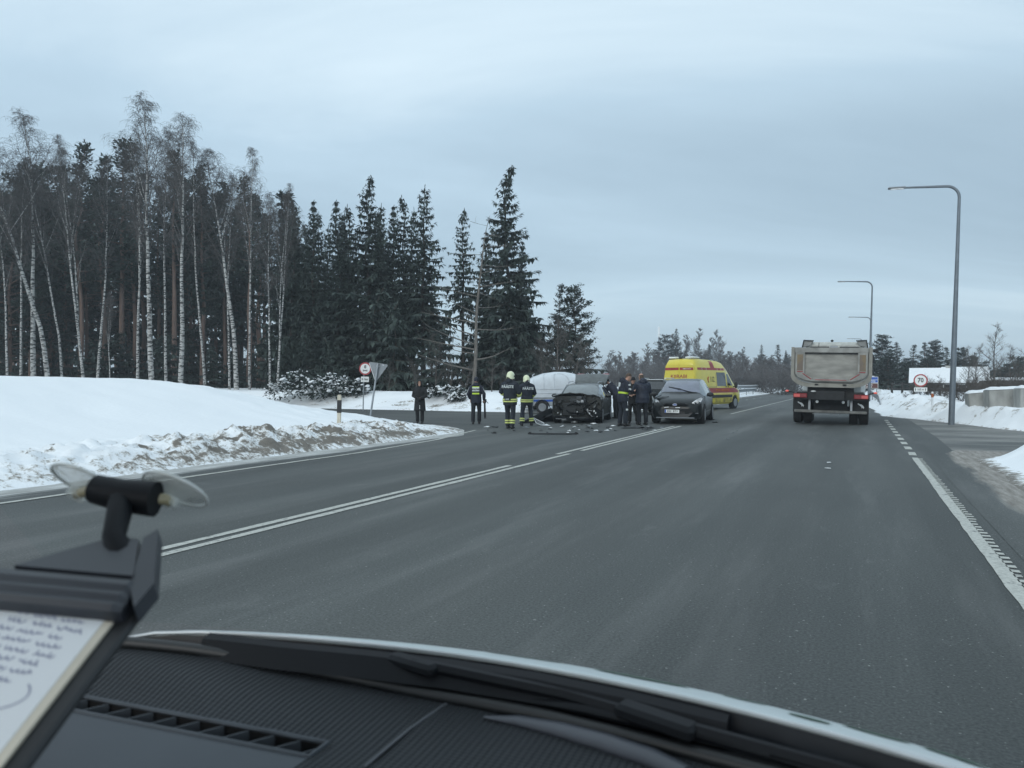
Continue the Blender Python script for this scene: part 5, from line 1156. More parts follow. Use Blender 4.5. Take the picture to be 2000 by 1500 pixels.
# ---------------------------------------------------------------- signs, lamps, rails, house, blocks, debris
def sign_post(root, h, r=.03, m='galv'):
    return MB().tube([(0, 0, -.3), (0, 0, h)], r, 10).build('post', M_[m], root, 60)
def disc(y, r, n=36): return [(r * cos(2 * pi * k / n), y, r * sin(2 * pi * k / n)) for k in range(n)]
def street_furniture():
    # give-way sign seen from behind, leaning
    p = gat(722, 26.2); ground_z = p.z
    t = thing('give_way_sign', 'leaning grey back of a triangular road sign on the snow tip', 'road sign', p, rot=(0, radians(8.5), -.10))
    hz = 1.5 - (760 - 747) / F * 26.2 - p.z
    zt = 1.5 + (747 - 708) / F * 26.2 - p.z
    sign_post(t, zt - .02, .033)
    w = .33
    tri = [(-w + .03, zt), (w - .03, zt), (w, zt - .04), (.03, zt - .60), (-.03, zt - .60), (-w, zt - .04)]
    pl = MB().prism([(x, .05, z) for x, z in tri], (0, .012, 0)).build('sign_plate', M_['sign_back'], t)
    MB().prism([(x * .98, .0625, zt - .3 + (z - zt + .3) * .98) for x, z in tri], (0, .003, 0)).build('sign_face', M_['red_paint'], pl)
    mb = MB(); mb.tube([(-w + .01, .05, zt - .05), (-.03, .05, zt - .60)], .008, 4); mb.build('folded_edge', M_['white_paint'], pl)
    MB().box((.17, .045, zt - .04), (.035, .02, .02)).build('snow_dot', M_['snow_cap'], pl)
    MB().box((0, .03, zt - .1), (.12, .05, .05)).build('clamp', M_['galv'], t)
    # axle-load sign with its distance plate
    p = gat(709, 40.5)
    t = thing('axle_load_sign', 'round red-ringed axle load sign with white distance plate behind the leaning sign', 'road sign', p, rot=(0, radians(1.5), -.12))
    zc = 1.5 + (747 - 720) / F * 40.5 - p.z
    sign_post(t, zc + .25, .03)
    MB().prism(disc(-.035, .335), (0, .01, 0)).xf(Matrix.Translation((.07, 0, zc))).build('red_ring', M_['red_paint'], t)
    fc = MB().prism(disc(-.041, .26), (0, .004, 0)).xf(Matrix.Translation((.07, 0, zc))).build('sign_face', M_['white_paint'], t)
    text('sign_number', '8', .17, M_['black_paint'], fc, frame((.07, -.044, zc + .09), (1, 0, 0), (0, 0, 1)), .03)
    mb = MB(); mb.box((.07, -.044, zc - .10), (.20, .006, .025))
    for sx_ in (-.10, .10): mb.box((.07 + sx_, -.044, zc - .10), (.035, .006, .10))
    mb.ell((.07, -.044, zc - .10), (.035, .004, .035)); mb.build('axle_symbol', M_['black_paint'], fc)
    q = MB().box((.07, -.038, zc - .56), (.43, .014, .28)).build('distance_plate', M_['white_paint'], t)
    text('plate_lettering', '8.1km', .13, M_['black_paint'], q, frame((.07, -.048, zc - .56), (1, 0, 0), (0, 0, 1)), .02, sx=.8)
    # wooden marker post with a dark band
    p = gat(662, 20.6)
    t = thing('marker_post', 'pale wooden marker post with a dark band in the ploughed snow', 'marker post', p, rot=(0, .02, 0))
    top = 1.5 - (772 - 747) / F * 20.6 - p.z
    wood = mat('pale_wood', (.50, .45, .36), .7, scale=6, stretch=(6, 6, .6), col2=(.62, .58, .48))
    MB().box((0, 0, top / 2 - .15), (.10, .08, top + .3), bev=.012).build('post', wood, t); MB().box((0, 0, top - .30), (.106, .086, .34)).build('dark_band', M_['black'], t); MB().box((0, 0, top + .004), (.09, .07, .02), bev=.008).build('cap', wood, t)
    # 70 sign
    p = gat(1798, 37.0); t = thing('speed_limit_sign', 'round 70 speed limit sign with white distance plate on the snow bank', 'road sign', p, rz=-.45)
    zc = 1.5 + (747 - 743) / F * 37 - p.z
    sign_post(t, zc + .25, .03)
    MB().prism(disc(-.035, .305), (0, .01, 0)).xf(Matrix.Translation((0, 0, zc))).build('red_ring', M_['red_paint'], t)
    fc = MB().prism(disc(-.041, .245), (0, .004, 0)).xf(Matrix.Translation((0, 0, zc))).build('sign_face', M_['white_paint'], t)
    text('sign_number', '70', .22, M_['black_paint'], fc, frame((0, -.045, zc), (1, 0, 0), (0, 0, 1)), .03, sx=.85)
    q = MB().box((0, -.038, zc - .44), (.56, .014, .20)).build('distance_plate', M_['white_paint'], t)
    text('plate_lettering', '500 m', .10, M_['black_paint'], q, frame((0, -.048, zc - .44), (1, 0, 0), (0, 0, 1)), .01, sx=.8)
    for sx_ in (-.215, .215): 
        MB().prism([(sx_ - .012, -.047, zc - .51), (sx_ + .012, -.047, zc - .51), (sx_ + .012, -.047, zc - .43), (sx_ + .035, -.047, zc - .43), (sx_, -.047, zc - .37), (sx_ - .035, -.047, zc - .43), (sx_ - .012, -.047, zc - .43)], (0, -.004, 0)).build('arrow', M_['black_paint'], q)
    # blue and brown name board
    D = 62; p = gat(1693, D); t = thing('village_sign', 'blue and brown name board beside the truck with snow on top', 'road sign', p, rz=-.42)
    zt = 1.5 + (747 - 736) / F * D - p.z
    for x in (-.62, .72): MB().tube([(x, .03, -.3), (x, .03, zt - .1)], .035, 8).build('post', M_['galv'], t, 60)
    MB().box((0, 0, zt - .245), (1.66, .02, .49)).build('board_edge', M_['white_paint'], t)
    b1 = MB().box((0, -.011, zt - .13), (1.60, .006, .20)).build('blue_board', M_['blue_paint'], t); b2 = MB().box((0, -.011, zt - .36), (1.60, .006, .20)).build('blue_board', M_['blue_paint'], t)
    MB().box((0, 0, zt - .72), (1.66, .02, .43)).build('board_edge', M_['white_paint'], t); b3 = MB().box((0, -.011, zt - .72), (1.60, .006, .38)).build('brown_board', M_['brown_paint'], t)
    for bb, s_, z, h in ((b1, 'SÄMI', zt - .13, .14), (b2, 'KUNDA JÕGI', zt - .36, .14), (b3, 'Viru-Nigula', zt - .64, .12), (b3, 'kihelkond', zt - .81, .12)):
        text('board_lettering', s_, h, M_['white_paint'], bb, frame((.05, -.016, z), (1, 0, 0), (0, 0, 1)), .02)
    MB().ell((.1, 0, zt + .04), (.5, .05, .05)).build('snow_cap', M_['snow_cap'], t, 60)
    # backs of boards far along the left verge
    for px, D, w, h, zc_, lb in ((1481, 105, 1.2, .58, 1.46, 'plain grey back of a board beyond the ambulance near the guard rail'), (1544, 105, 1.05, .72, 1.55, 'dim grey back of a board close to the truck\'s edge')):
        p = at(px, D, 0); s_, t_ = ST(p.x, p.y); p.z = ground(s_, t_) - .1
        t = thing('board_back', lb, 'road sign', p, rz=-TH)
        for x in (-w * .38, w * .38): MB().tube([(x, 0, 0), (x, 0, zc_ - p.z)], .04, 8).build('post', M_['galv'], t)
        MB().box((0, .04, zc_ - p.z), (w, .03, h)).build('sign_plate', M_['sign_back'], t)
    # lamp posts
    def lamp_post(px, D, label, lean, first=None):
        p = gat(px, D)
        if first: return dup(first, p, first.rotation_euler.z, 1, label, tilt=(0, lean))
        t = thing('street_lamp', label, 'street lamp', p, 0, 'grey lamp posts along the road', rot=(0, lean, -TH))
        hh = 8.45 - p.z; pts = [(0, 0, hh)]; pts = []
        for k in range(8):
            a = pi / 2 * k / 7; pts.append((-.42 + .42 * cos(a), 0, hh - .42 + .42 * sin(a)))
        pts.append((-1.75, .0, hh + .05))
        MB().tube([(0, 0, -.5), (0, 0, 2.5), (0, 0, 5.5)], [.105, .092, .066], 12).build('pole', M_['pole'], t, 60)
        MB().tube([(0, 0, 5.5)] + pts, [.066] + [.05] * 8 + [.034], 10).build('arm', M_['pole'], t, 60)
        MB().box((-1.98, 0, hh + .055), (.60, .22, .07), bev=.03).build('lamp_head', M_['galv'], t, 40)
        MB().box((-1.98, 0, hh + .015), (.42, .16, .02)).build('lens', M_['lamp_glass'], t)
        return t
    M_['pole'] = mat('grey_lamp_pole', (.16, .185, .21), .5, .4, var=.1)
    f = lamp_post(1858, 27.2, 'tall grey street lamp with curved arm rising from the near snow bank', radians(1.7))
    lamp_post(1697, 54.5, 'second street lamp rising behind the truck\'s rear corner', radians(1.5), f)
    lamp_post(1697, 86, 'third street lamp with its arm crossing the second lamp\'s pole', radians(1.2), f)
    lamp_post(1682, 125, 'farthest and smallest street lamp just above the truck', radians(1), f)
    # guard rails
    def rail(name, label, pts, snow=True, rails=1):
        t = thing(name, label, 'guard rail', (0, 0, 0)); P = [W(*q) for q in pts]
        mb = MB(); prof = [(0, .16), (.03, .10), (0, .04), (0, -.04), (.03, -.10), (0, -.16), (-.012, -.16), (-.012, .16)]
        rings = []
        for i, p in enumerate(P):
            d = (P[min(i + 1, len(P) - 1)] - P[max(i - 1, 0)]).normalized(); nn = Vector((d.y, -d.x, 0)); rings.append([p + nn * a + Vector((0, 0, b)) for a, b in prof])
        mb.loft(rings); mb.build('rail_beam', M_['galv'], t)
        for i in range(0, len(P), 2):
            MB().box(P[i] - Vector((0, 0, .32)), (.08, .08, .80), Matrix.Rotation(-TH, 4, 'Z')).build('post', M_['galv'], t)
        if snow:
            MB().tube([p + Vector((0, 0, .18)) for p in P], .07, 6, ry=.04).build('snow_cap', M_['snow_cap'], t, 60)
    rail('guard_rail', 'galvanised guard rail topped with snow beyond the ambulance', [(-11.1, 52 + 3 * k, .62) for k in range(16)])
    rail('guard_rail', 'farther guard rail topped with snow close to the truck', [(-12.6 + .12 * k, 92 + 4 * k, .95) for k in range(14)])
    rail('guard_rail', 'short dark guard rail end sloping into the snow behind the truck\'s wheel', [(1.25, 48.5 + 1.3 * k, .10 + .11 * k) for k in range(5)] + [(1.1, 57, .66), (1.05, 62, .68), (1.0, 70, .70)], False)
    # wooden fence on the snow slope
    t = thing('paddock_fence', 'low dark wooden fence on the snowy slope in front of the house', 'fence', (0, 0, 0))
    wood = mat('dark_weathered_wood', (.035, .032, .03), .8, var=.4, scale=5)
    P = [gat(px, D) for px, D in ((1742, 56), (1762, 57), (1785, 58), (1810, 59), (1835, 60), (1862, 61), (1890, 62))]
    for p in P: MB().box(p + Vector((0, 0, .35)), (.12, .12, 1.1)).build('post', wood, t)
    for a, b in zip(P, P[1:]):
        for z in (.45, .75):
            MB().tube([a + Vector((0, 0, z)), b + Vector((0, 0, z - .02))], .045, 5).build('fence_rail', wood, t)
    # orange reflector stake among the twigs
    p = gat(1821, 32); t = thing('reflector_stake', 'white stake with orange band among the bare twigs', 'marker post', p)
    MB().box((0, 0, .25), (.07, .05, .7), bev=.01).build('post', M_['white_plastic'], t); MB().box((0, 0, .44), (.078, .058, .16)).build('orange_band', mat('orange_band', (.36, .09, .02), .6), t)
    # concrete blocks
    con = mat('concrete', (.27, .27, .255), .8, scale=2.5, col2=(.44, .44, .42), bump=.5, bscale=22, detail=8, stretch=(1, 1, .5))
    for k, (px, D, w, h, rz, ry, lb) in enumerate(((1927, 28.3, 1.15, .95, -.35, -.10, 'smaller tilted concrete block capped with snow'), (1978, 27.0, 1.55, 1.12, -.30, -.05, 'larger concrete block capped with snow beside the smaller one'), (2030, 25.8, 1.3, 1.15, -.30, -.02, 'concrete block cut by the picture\'s edge next to the larger one'))):
        p = gat(px, D); t = thing('concrete_block', lb, 'concrete block', p - Vector((0, 0, .45)), 0, 'concrete blocks on the snow bank', rot=(0, ry, rz))
        mb = MB(); mb.box((0, 0, h / 2), (w, .75, h), bev=.03); mb.build('block', con, t)
        c = MB(); vs = []; nx, ny = 16, 8
        for j in range(ny + 1):
            for i in range(nx + 1):
                x = -w / 2 + w * i / nx; y = -.375 + .75 * j / ny; e = min(1, min(i, nx - i, j, ny - j) / 1.5)
                vs.append((x * 1.01, y * 1.01, h + .01 + e * (.09 + .03 * nz(x * 3, y * 3, 1, k))))
        c.add(vs, [(j * (nx + 1) + i, j * (nx + 1) + i + 1, (j + 1) * (nx + 1) + i + 1, (j + 1) * (nx + 1) + i) for j in range(ny) for i in range(nx)]); c.build('snow_cap', M_['snow_cap'], t, 60)
    # house down by the river
    p = at(1842, 78); s_, t_ = ST(p.x, p.y); p.z = ground(s_, t_) - .2
    h = thing('snowy_house', 'low dark wooden house with a snow covered roof behind the speed sign', 'house', p, rz=-.50)
    wall = mat('dark_board_wall', (.05, .042, .036), .8, var=.3, scale=8, stretch=(6, 1, 1)); gable = mat('pale_gable_boards', (.24, .215, .17), .8, var=.15, scale=8)
    ze = 1.62 - p.z; zr = 2.75 - p.z; l = 2.7
    MB().box((0, 2.2, ze / 2), (l * 2, 4.0, ze)).build('wall', wall, h)
    MB().box((-2.0, .19, ze / 2), (1.3, .03, ze * .96)).build('wall_boards', gable, h)
    MB().prism([(l, .2, ze), (l, 4.2, ze), (l, 2.2, zr)], (-l * 2, 0, 0)).build('gable', gable, h)
    for sg in (-1, 1):
        y0 = 2.2 + sg * 2.5; MB().prism([(-l - .4, 2.2, zr + .12), (l + .4, 2.2, zr + .12), (l + .4, y0, ze - .16), (-l - .4, y0, ze - .16)], (0, 0, .16)).build('roof', M_['snow_cap'], h)
    MB().box((.5, 2.4, zr + .25), (.5, .5, .5)).build('chimney', con, h)
    for x in (.4, 1.7):
        w_ = MB().box((x, .185, ze - .5), (.8, .03, .5)).build('window', M_['white_paint'], h); MB().box((x, .168, ze - .5), (.66, .02, .38)).build('pane', M_['glass_dark'], w_)
    p2 = at(1886, 84); s_, t_ = ST(p2.x, p2.y); p2.z = ground(s_, t_) - .2
    h = thing('snowy_house', 'second gabled house with higher snowy roof behind the lamp pole', 'house', p2, rz=-.5)
    ze = 1.9 - p2.z; zr = 3.1 - p2.z
    MB().box((0, 2.5, ze / 2), (4.0, 4.4, ze)).build('wall', wall, h); MB().prism([(-2, .3, ze), (-2, 4.7, ze), (-2, 2.5, zr - .1)], (4.0, 0, 0)).build('gable', gable, h)
    for sg in (-1, 1): MB().prism([(-2.3, 2.5, zr), (2.3, 2.5, zr), (2.3, 2.5 + sg * 2.7, ze - .2), (-2.3, 2.5 + sg * 2.7, ze - .2)], (0, 0, .16)).build('roof', M_['snow_cap'], h)
    p3 = at(2010, 82); s_, t_ = ST(p3.x, p3.y); p3.z = ground(s_, t_) - .2
    h = thing('snowy_shed', 'low shed with thin snowy roof behind the bushes above the concrete blocks', 'shed', p3, rz=-.4)
    MB().box((0, 1.5, .9 - p3.z / 2), (7, 3, 1.8 - p3.z)).build('wall', wall, h); MB().box((0, 1.5, 1.9 - p3.z), (7.6, 3.6, .14), rotm(.05, 0, 0)).build('roof', M_['snow_cap'], h)
    # thin mast far away
    p = at(1287, 260); t = thing('radio_mast', 'thin pale mast rising above the distant trees', 'mast', p); MB().tube([(0, 0, 0), (0, 0, 20.3)], [.35, .25], 6).build('mast_pole', M_['galv'], t); MB().tube([(0, 0, 17), (0, 0, 20.4)], .38, 6).build('antenna', M_['white_plastic'], t)
street_furniture()

# ---- crash debris on the road
def debris():
    rr = random.Random(21)
    p = gp(1080, 849); t = thing('bumper_strip', 'long black bumper strip lying across the lane in front of the wreck', 'car part', p, rz=-.02)
    mb = MB(); mb.tube([(-.72, .02, .035), (-.5, 0, .03), (0, -.01, .03), (.5, 0, .03), (.72, .03, .035)], .035, 8, ry=.022)
    for x in (-.66, .66): mb.box((x, .02, .05), (.08, .08, .06), bev=.01)
    mb.build('strip', M_['black'], t, 40)
    # big torn bumper cover leaning at the wreck's left, and the white-rimmed panel in front of it
    a = gp(1020, 829); t = thing('torn_bumper_cover', 'large torn black bumper cover lying beside the wreck\'s front corner', 'car part', (0, 0, 0))
    P = [gp(1012, 828), gp(1030, 826.5), gp(1090, 824)]
    mb = MB(); q = [P[0] + V(0, 0, .01), P[2] + V(0, -.05, .02), at(1084, 29.0, .42), at(1076, 29.2, .52), at(1066, 29.0, .46), at(1050, 28.9, .26)]
    mb.prism(q, (0, .03, .01)); n = 9
    for k in range(7): 
        c = at(1040 + 6 * k, 28.7 - .01 * k, .06 + .04 * k); mb.prism([c, c + V(.3, 0, .12), c + V(.2, -.1, .02)], (0, .02, .02))
    mb.build('cover', M_['matte'], t, 20)
    t = thing('loose_lamp_panel', 'flat grey panel with a pale rim leaning on the torn bumper cover', 'car part', (0, 0, 0))
    q = [gp(1041, 817) * 0 + at(1042, 26.9, .26), at(1062, 26.75, .09), at(1063, 26.7, .05), at(1057, 26.6, .02), at(1047, 26.65, .10)]
    MB().prism(q, (0, .02, 0)).build('panel', mat('grey_panel', (.10, .105, .11), .4, var=.3), t)
    MB().tube(q + [q[0]], .012, 5).build('rim', M_['white_plastic'], t)
    # dark liner under the men's feet
    p = gp(1243, 836); t = thing('wheel_arch_liner', 'crumpled black plastic liner on the road at the men\'s feet', 'car part', p)
    mb = MB(); nx, ny = 14, 6; vs = []
    for j in range(ny + 1):
        for i in range(nx + 1):
            x = -.5 + 1.0 * i / nx; y = -.3 + .6 * j / ny; vs.append((x + .05 * nz(x, y, 3, 1), y, .015 + .08 * abs(nz(x, y, 2.6, 3, 3)) * (1 - abs(x) * 1.4)))
    fs = [(j * (nx + 1) + i, j * (nx + 1) + i + 1, (j + 1) * (nx + 1) + i + 1, (j + 1) * (nx + 1) + i) for j in range(ny) for i in range(nx) if (i * 7 + j * 3) % 11 != 4 and not (i < 2 and j > 3)]
    mb.add(vs, fs); mb.build('liner', M_['black'], t)
    def shard(px, py, size, m, label, cat='debris', flat=.35, group='crash debris on the asphalt'):
        p = gp(px, py); mb = MB(); n = rr.randint(5, 8); top = []; 
        for k in range(n):
            a = 2 * pi * k / n + rr.uniform(-.3, .3); r_ = size * rr.uniform(.45, 1.0); top.append(V(r_ * cos(a) * 1.5, r_ * sin(a), .012 + size * flat * rr.uniform(0, 1) * (k % 2)))
        mb.prism(top, (0, 0, .008)); 
        q = [v * .45 + V(0, 0, size * flat * rr.uniform(.3, 1.0)) for v in top]; mb.prism(q, (rr.uniform(-.02, .02), .01, .012))
        o = mb.build('debris_shard', m); o.location = p; o.rotation_euler = (0, 0, rr.uniform(0, 6.3)); tag(o, label, cat, group); return o
    dk = M_['black']; wh = M_['white_plastic']; gy = M_['sign_back']
    spec = [(966, 847, .11, dk, 'flat black piece furthest out on the road before the officer\'s path'), (951, 835, .09, wh, 'small white lump on the road between the officer and the firefighters'), (965, 836, .13, dk, 'thin dark scrap just left of the taller firefighter\'s boots'), (1005, 842, .07, dk, 'small dark scrap just in front of the taller firefighter\'s boots'),
            (1027, 836, .10, gy, 'upright grey and dark scrap by the shorter firefighter\'s boots'), (1067, 832, .12, wh, 'white broken lamp piece between the bumper strip and the lamp panel'), (1099, 834, .14, wh, 'white curved fragment in front of the middle of the wreck'), (1122, 826, .12, wh, 'round white lump under the wreck\'s bumper line'), (1152, 833, .13, gy, 'dark squat lump in front of the wreck\'s broken corner'), (1161, 829, .12, wh, 'white cup-shaped fragment close to the wreck\'s wheel'), (1197, 833, .08, wh, 'thin white fragment left of the officer\'s boots'), (1164, 842, .08, wh, 'white sliver nearest the camera in front of the wreck'),
            (1389, 820, .16, dk, 'flat black scrap behind the people carrier\'s front wheel'), (1398, 826, .10, dk, 'small dark scrap on the open lane right of the people carrier'), (1293, 837, .10, gy, 'grey scrap on the double centre line before the people carrier'), (1270, 836, .14, dk, 'black flat piece at the balding man\'s heels'), (1262, 840, .12, dk, 'black strip piece between the men and the centre line')]
    for px, py, sz, m, lb in spec: shard(px, py, sz, m, lb)
    for k in range(34):
        px = rr.choice((rr.uniform(1050, 1280), rr.uniform(940, 1300), rr.uniform(1080, 1230))); py = rr.uniform(829, 846)
        w_ = rr.random() < .22
        shard(px, py, rr.uniform(.03, .09), wh if w_ else dk, 'tiny pale crash fragment scattered on the asphalt before the cars' if w_ else 'tiny black crash fragment scattered on the asphalt before the cars', group='tiny pale crash fragments' if w_ else 'tiny black crash fragments')
    for k, (px, py) in enumerate(((1432, 846), (1440, 842), (1421, 858), (1620, 905), (1618, 916))):
        shard(px, py, .05, wh if k > 2 else gy, 'small scrap lying alone on the empty right lane', group='scraps on the right lane', flat=.15)
debris()
# ---------------------------------------------------------------- trees and bushes
LEAF = {
    'spruce': mat('spruce_needles', (.056, .074, .066), .8, var=.35, scale=.8, island=.7, rnd=.35, spec=.2),
    'pine': mat('pine_needles', (.056, .073, .063), .8, var=.35, scale=.8, island=.7, rnd=.35, spec=.2),
}
BARK = {
    'spruce': mat('spruce_bark', (.055, .046, .040), .9, var=.4, scale=5, stretch=(3, 3, .6), rnd=.3),
    'pine': mat('pine_bark', (.13, .092, .078), .9, var=.4, scale=4, stretch=(3, 3, .5), col2=(.21, .135, .105), rnd=.3),
    'twig': mat('bare_twigs', (.085, .075, .068), .9, var=.3, scale=4, rnd=.35),
    'birch_twig': mat('birch_twigs', (.085, .078, .076), .8, var=.3, scale=3, rnd=.2),
    'dead': mat('dead_grey_wood', (.15, .135, .12), .85, var=.3, scale=5, stretch=(3, 3, .6)),
}
def birch_bark():
    m = mat('birch_bark', (.46, .455, .44), .7, scale=5, col2=(.03, .03, .03), stretch=(.8, .8, 2.4), lo=.47, hi=.58, detail=7)
    return m
BARK['birch'] = birch_bark()
def kite(mb, p, d, w, droop):
    """one needle spray: a slim drooping kite of two triangles"""
    side = d.cross(Vector((0, 0, 1)))
    if side.length < 1e-4: side = Vector((1, 0, 0))
    side.normalize(); e = p + d + Vector((0, 0, -droop)); m = p + d * .45 + Vector((0, 0, -droop * .25))
    o = len(mb.v); mb.v += [tuple(p), tuple(m + side * w), tuple(e), tuple(m - side * w)]; mb.f += [(o, o + 1, o + 2, o + 3)]; mb.m.append(0)
def spruce(seed, h, rmax, base, dens=1.0, shape=.85):
    r = random.Random(seed); tk = MB(); cr = MB()
    sway = [Vector((0.06 * nz(seed, k, .7, 1.0) * k, .06 * nz(seed + 5, k, .7, 4.0) * k, h * k / 8)) for k in range(9)]
    tk.tube(sway, [max(.02, .012 * h * (1 - k / 8.3)) for k in range(9)], 7)
    def axis(z):
        f = min(7.999, 8 * z / h); i = int(f); return sway[i].lerp(sway[i + 1], f - i)
    for k in range(int(18 * (base > 3))):          # dead stubs below the crown
        z = r.uniform(1.5, base); a = r.uniform(0, 6.3); p = axis(z); L = r.uniform(.3, 1.4); tk.tube([p, p + Vector((cos(a) * L, sin(a) * L, -.1 * L))], [.016, .005], 3, caps=False)
    z = base
    while z < h - .25:
        f = (z - base) / (h - base); R_ = rmax * (1 - f) ** shape + .10
        if f < .15: R_ *= .6 + 2.6 * f
        n = max(5, int((6 + 2.4 * (1 - f)) * dens))
        a0 = r.uniform(0, 6.3); R_ *= r.uniform(.8, 1.12)
        for b in range(n):
            a = a0 + 2 * pi * b / n + r.uniform(-.35, .35); L = R_ * r.uniform(.62, 1.12)
            if r.random() < .06: continue
            p0 = axis(z + r.uniform(-.12, .12)); rise = .35 * f - .22 * (1 - f)
            d0 = Vector((cos(a), sin(a), 0)); pts = []
            for q in range(5):
                g = q / 4; pts.append(p0 + d0 * (L * g) + Vector((0, 0, L * (rise * g - .30 * g * g * (1 - f) + .16 * g ** 3))))
            if L > .7: tk.tube(pts[:4], [.014 + .008 * L, .012, .008, .004], 3, caps=False)
            m = max(3, int(L / .17 * dens))
            for q in range(m):
                g = .12 + .88 * (q + r.random() * .6) / m; i = min(3, int(g * 4)); c = pts[i].lerp(pts[i + 1], g * 4 - i)
                for sg in (1, -1):
                    an = a + sg * r.uniform(.45, 1.1); l = (.22 + .27 * L * (1 - g * .7)) * r.uniform(.6, 1.25) * (.95 - .25 * f)
                    kite(cr, c, Vector((cos(an), sin(an), r.uniform(-.15, .12))) * l, l * r.uniform(.16, .32), l * r.uniform(.25, .85) * (1.1 - .6 * f))
                kite(cr, c, d0 * .26 + Vector((0, 0, r.uniform(-.25, .05))), .09, .12)
                if r.random() < .5: kite(cr, c, Vector((r.uniform(-.1, .1), r.uniform(-.1, .1), -.10)), .05 + .05 * L, .28 + .12 * L * (1 - f))
            kite(cr, pts[3], (pts[4] - pts[3]) * 1.5, .06, .0)
        z += (.36 + .18 * (1 - f)) * r.uniform(.75, 1.25) / dens ** .4
    for k in range(6): kite(cr, axis(h - .9 + .15 * k), Vector((r.uniform(-.1, .1), r.uniform(-.1, .1), .28)), .035, 0)
    return tk.mesh('spruce_trunk', BARK['spruce'], 60), cr.mesh('spruce_crown', LEAF['spruce'])
def pine(seed, h, rmax, base, dens=1.0, flat=.55):
    r = random.Random(seed); tk = MB(); cr = MB()
    sway = [Vector((.07 * nz(seed, k, .6, 2.0) * k, .07 * nz(seed + 5, k, .6, 6.0) * k, h * k / 8 * .97)) for k in range(9)]
    tk.tube(sway, [max(.03, .0115 * h * (1 - k / 8.8)) for k in range(9)], 7)
    def axis(z):
        f = min(7.999, 8 * z / h); i = int(f); return sway[i].lerp(sway[i + 1], f - i)
    for k in range(14):
        z = r.uniform(h * .15, base); a = r.uniform(0, 6.3); p = axis(z); L = r.uniform(.3, 1.6); tk.tube([p, p + Vector((cos(a) * L, sin(a) * L, .15 * L))], [.022, .006], 3, caps=False)
    nb = int(42 * dens * (h - base) / 9)
    for b in range(nb):
        f = (b + r.random()) / nb; z = base + (h - base) * f; a = b * 2.4 + r.uniform(-.5, .5)
        L = rmax * (1 - f ** (2 if flat > .5 else .9) * (.78 if flat > .5 else .93)) * (.55 + .45 * min(1, f * 4)) * r.uniform(.55, 1.1); p0 = axis(z)
        d0 = Vector((cos(a), sin(a), 0)); pts = [p0 + d0 * L * g + Vector((0, 0, L * (.12 + .35 * f) * g * (.4 + g) + r.uniform(-.08, .08) * g * L)) for g in (0, .35, .7, 1)]
        tk.tube(pts, [.02 + .014 * L, .016 + .006 * L, .012, .006], 4, caps=False)
        for c in range(max(4, int(L * 4.0))):
            g = r.uniform(.30, 1.02); i = min(2, int(g * 3)); cc = pts[i].lerp(pts[i + 1], min(1.1, g * 3 - i)) + Vector((r.uniform(-.3, .3), r.uniform(-.3, .3), r.uniform(-.05, .28))) * (.5 + .4 * L / rmax)
            for q in range(int(17 * dens)):
                an = r.uniform(0, 6.3); el = r.uniform(-.35, 1.0); l = r.uniform(.18, .40)
                s0 = cc + Vector((r.gauss(0, .20), r.gauss(0, .20), r.gauss(0, .11)))
                kite(cr, s0, Vector((cos(an) * cos(el), sin(an) * cos(el), sin(el))) * l, l * r.uniform(.22, .40), 0)
    for q in range(40): 
        an = r.uniform(0, 6.3); kite(cr, axis(h) + Vector((r.gauss(0, .15), r.gauss(0, .15), r.uniform(-.5, .2))), Vector((cos(an) * .2, sin(an) * .2, r.uniform(.05, .3))), .05, 0)
    return tk.mesh('pine_trunk', BARK['pine'], 60), cr.mesh('pine_crown', LEAF['pine'])
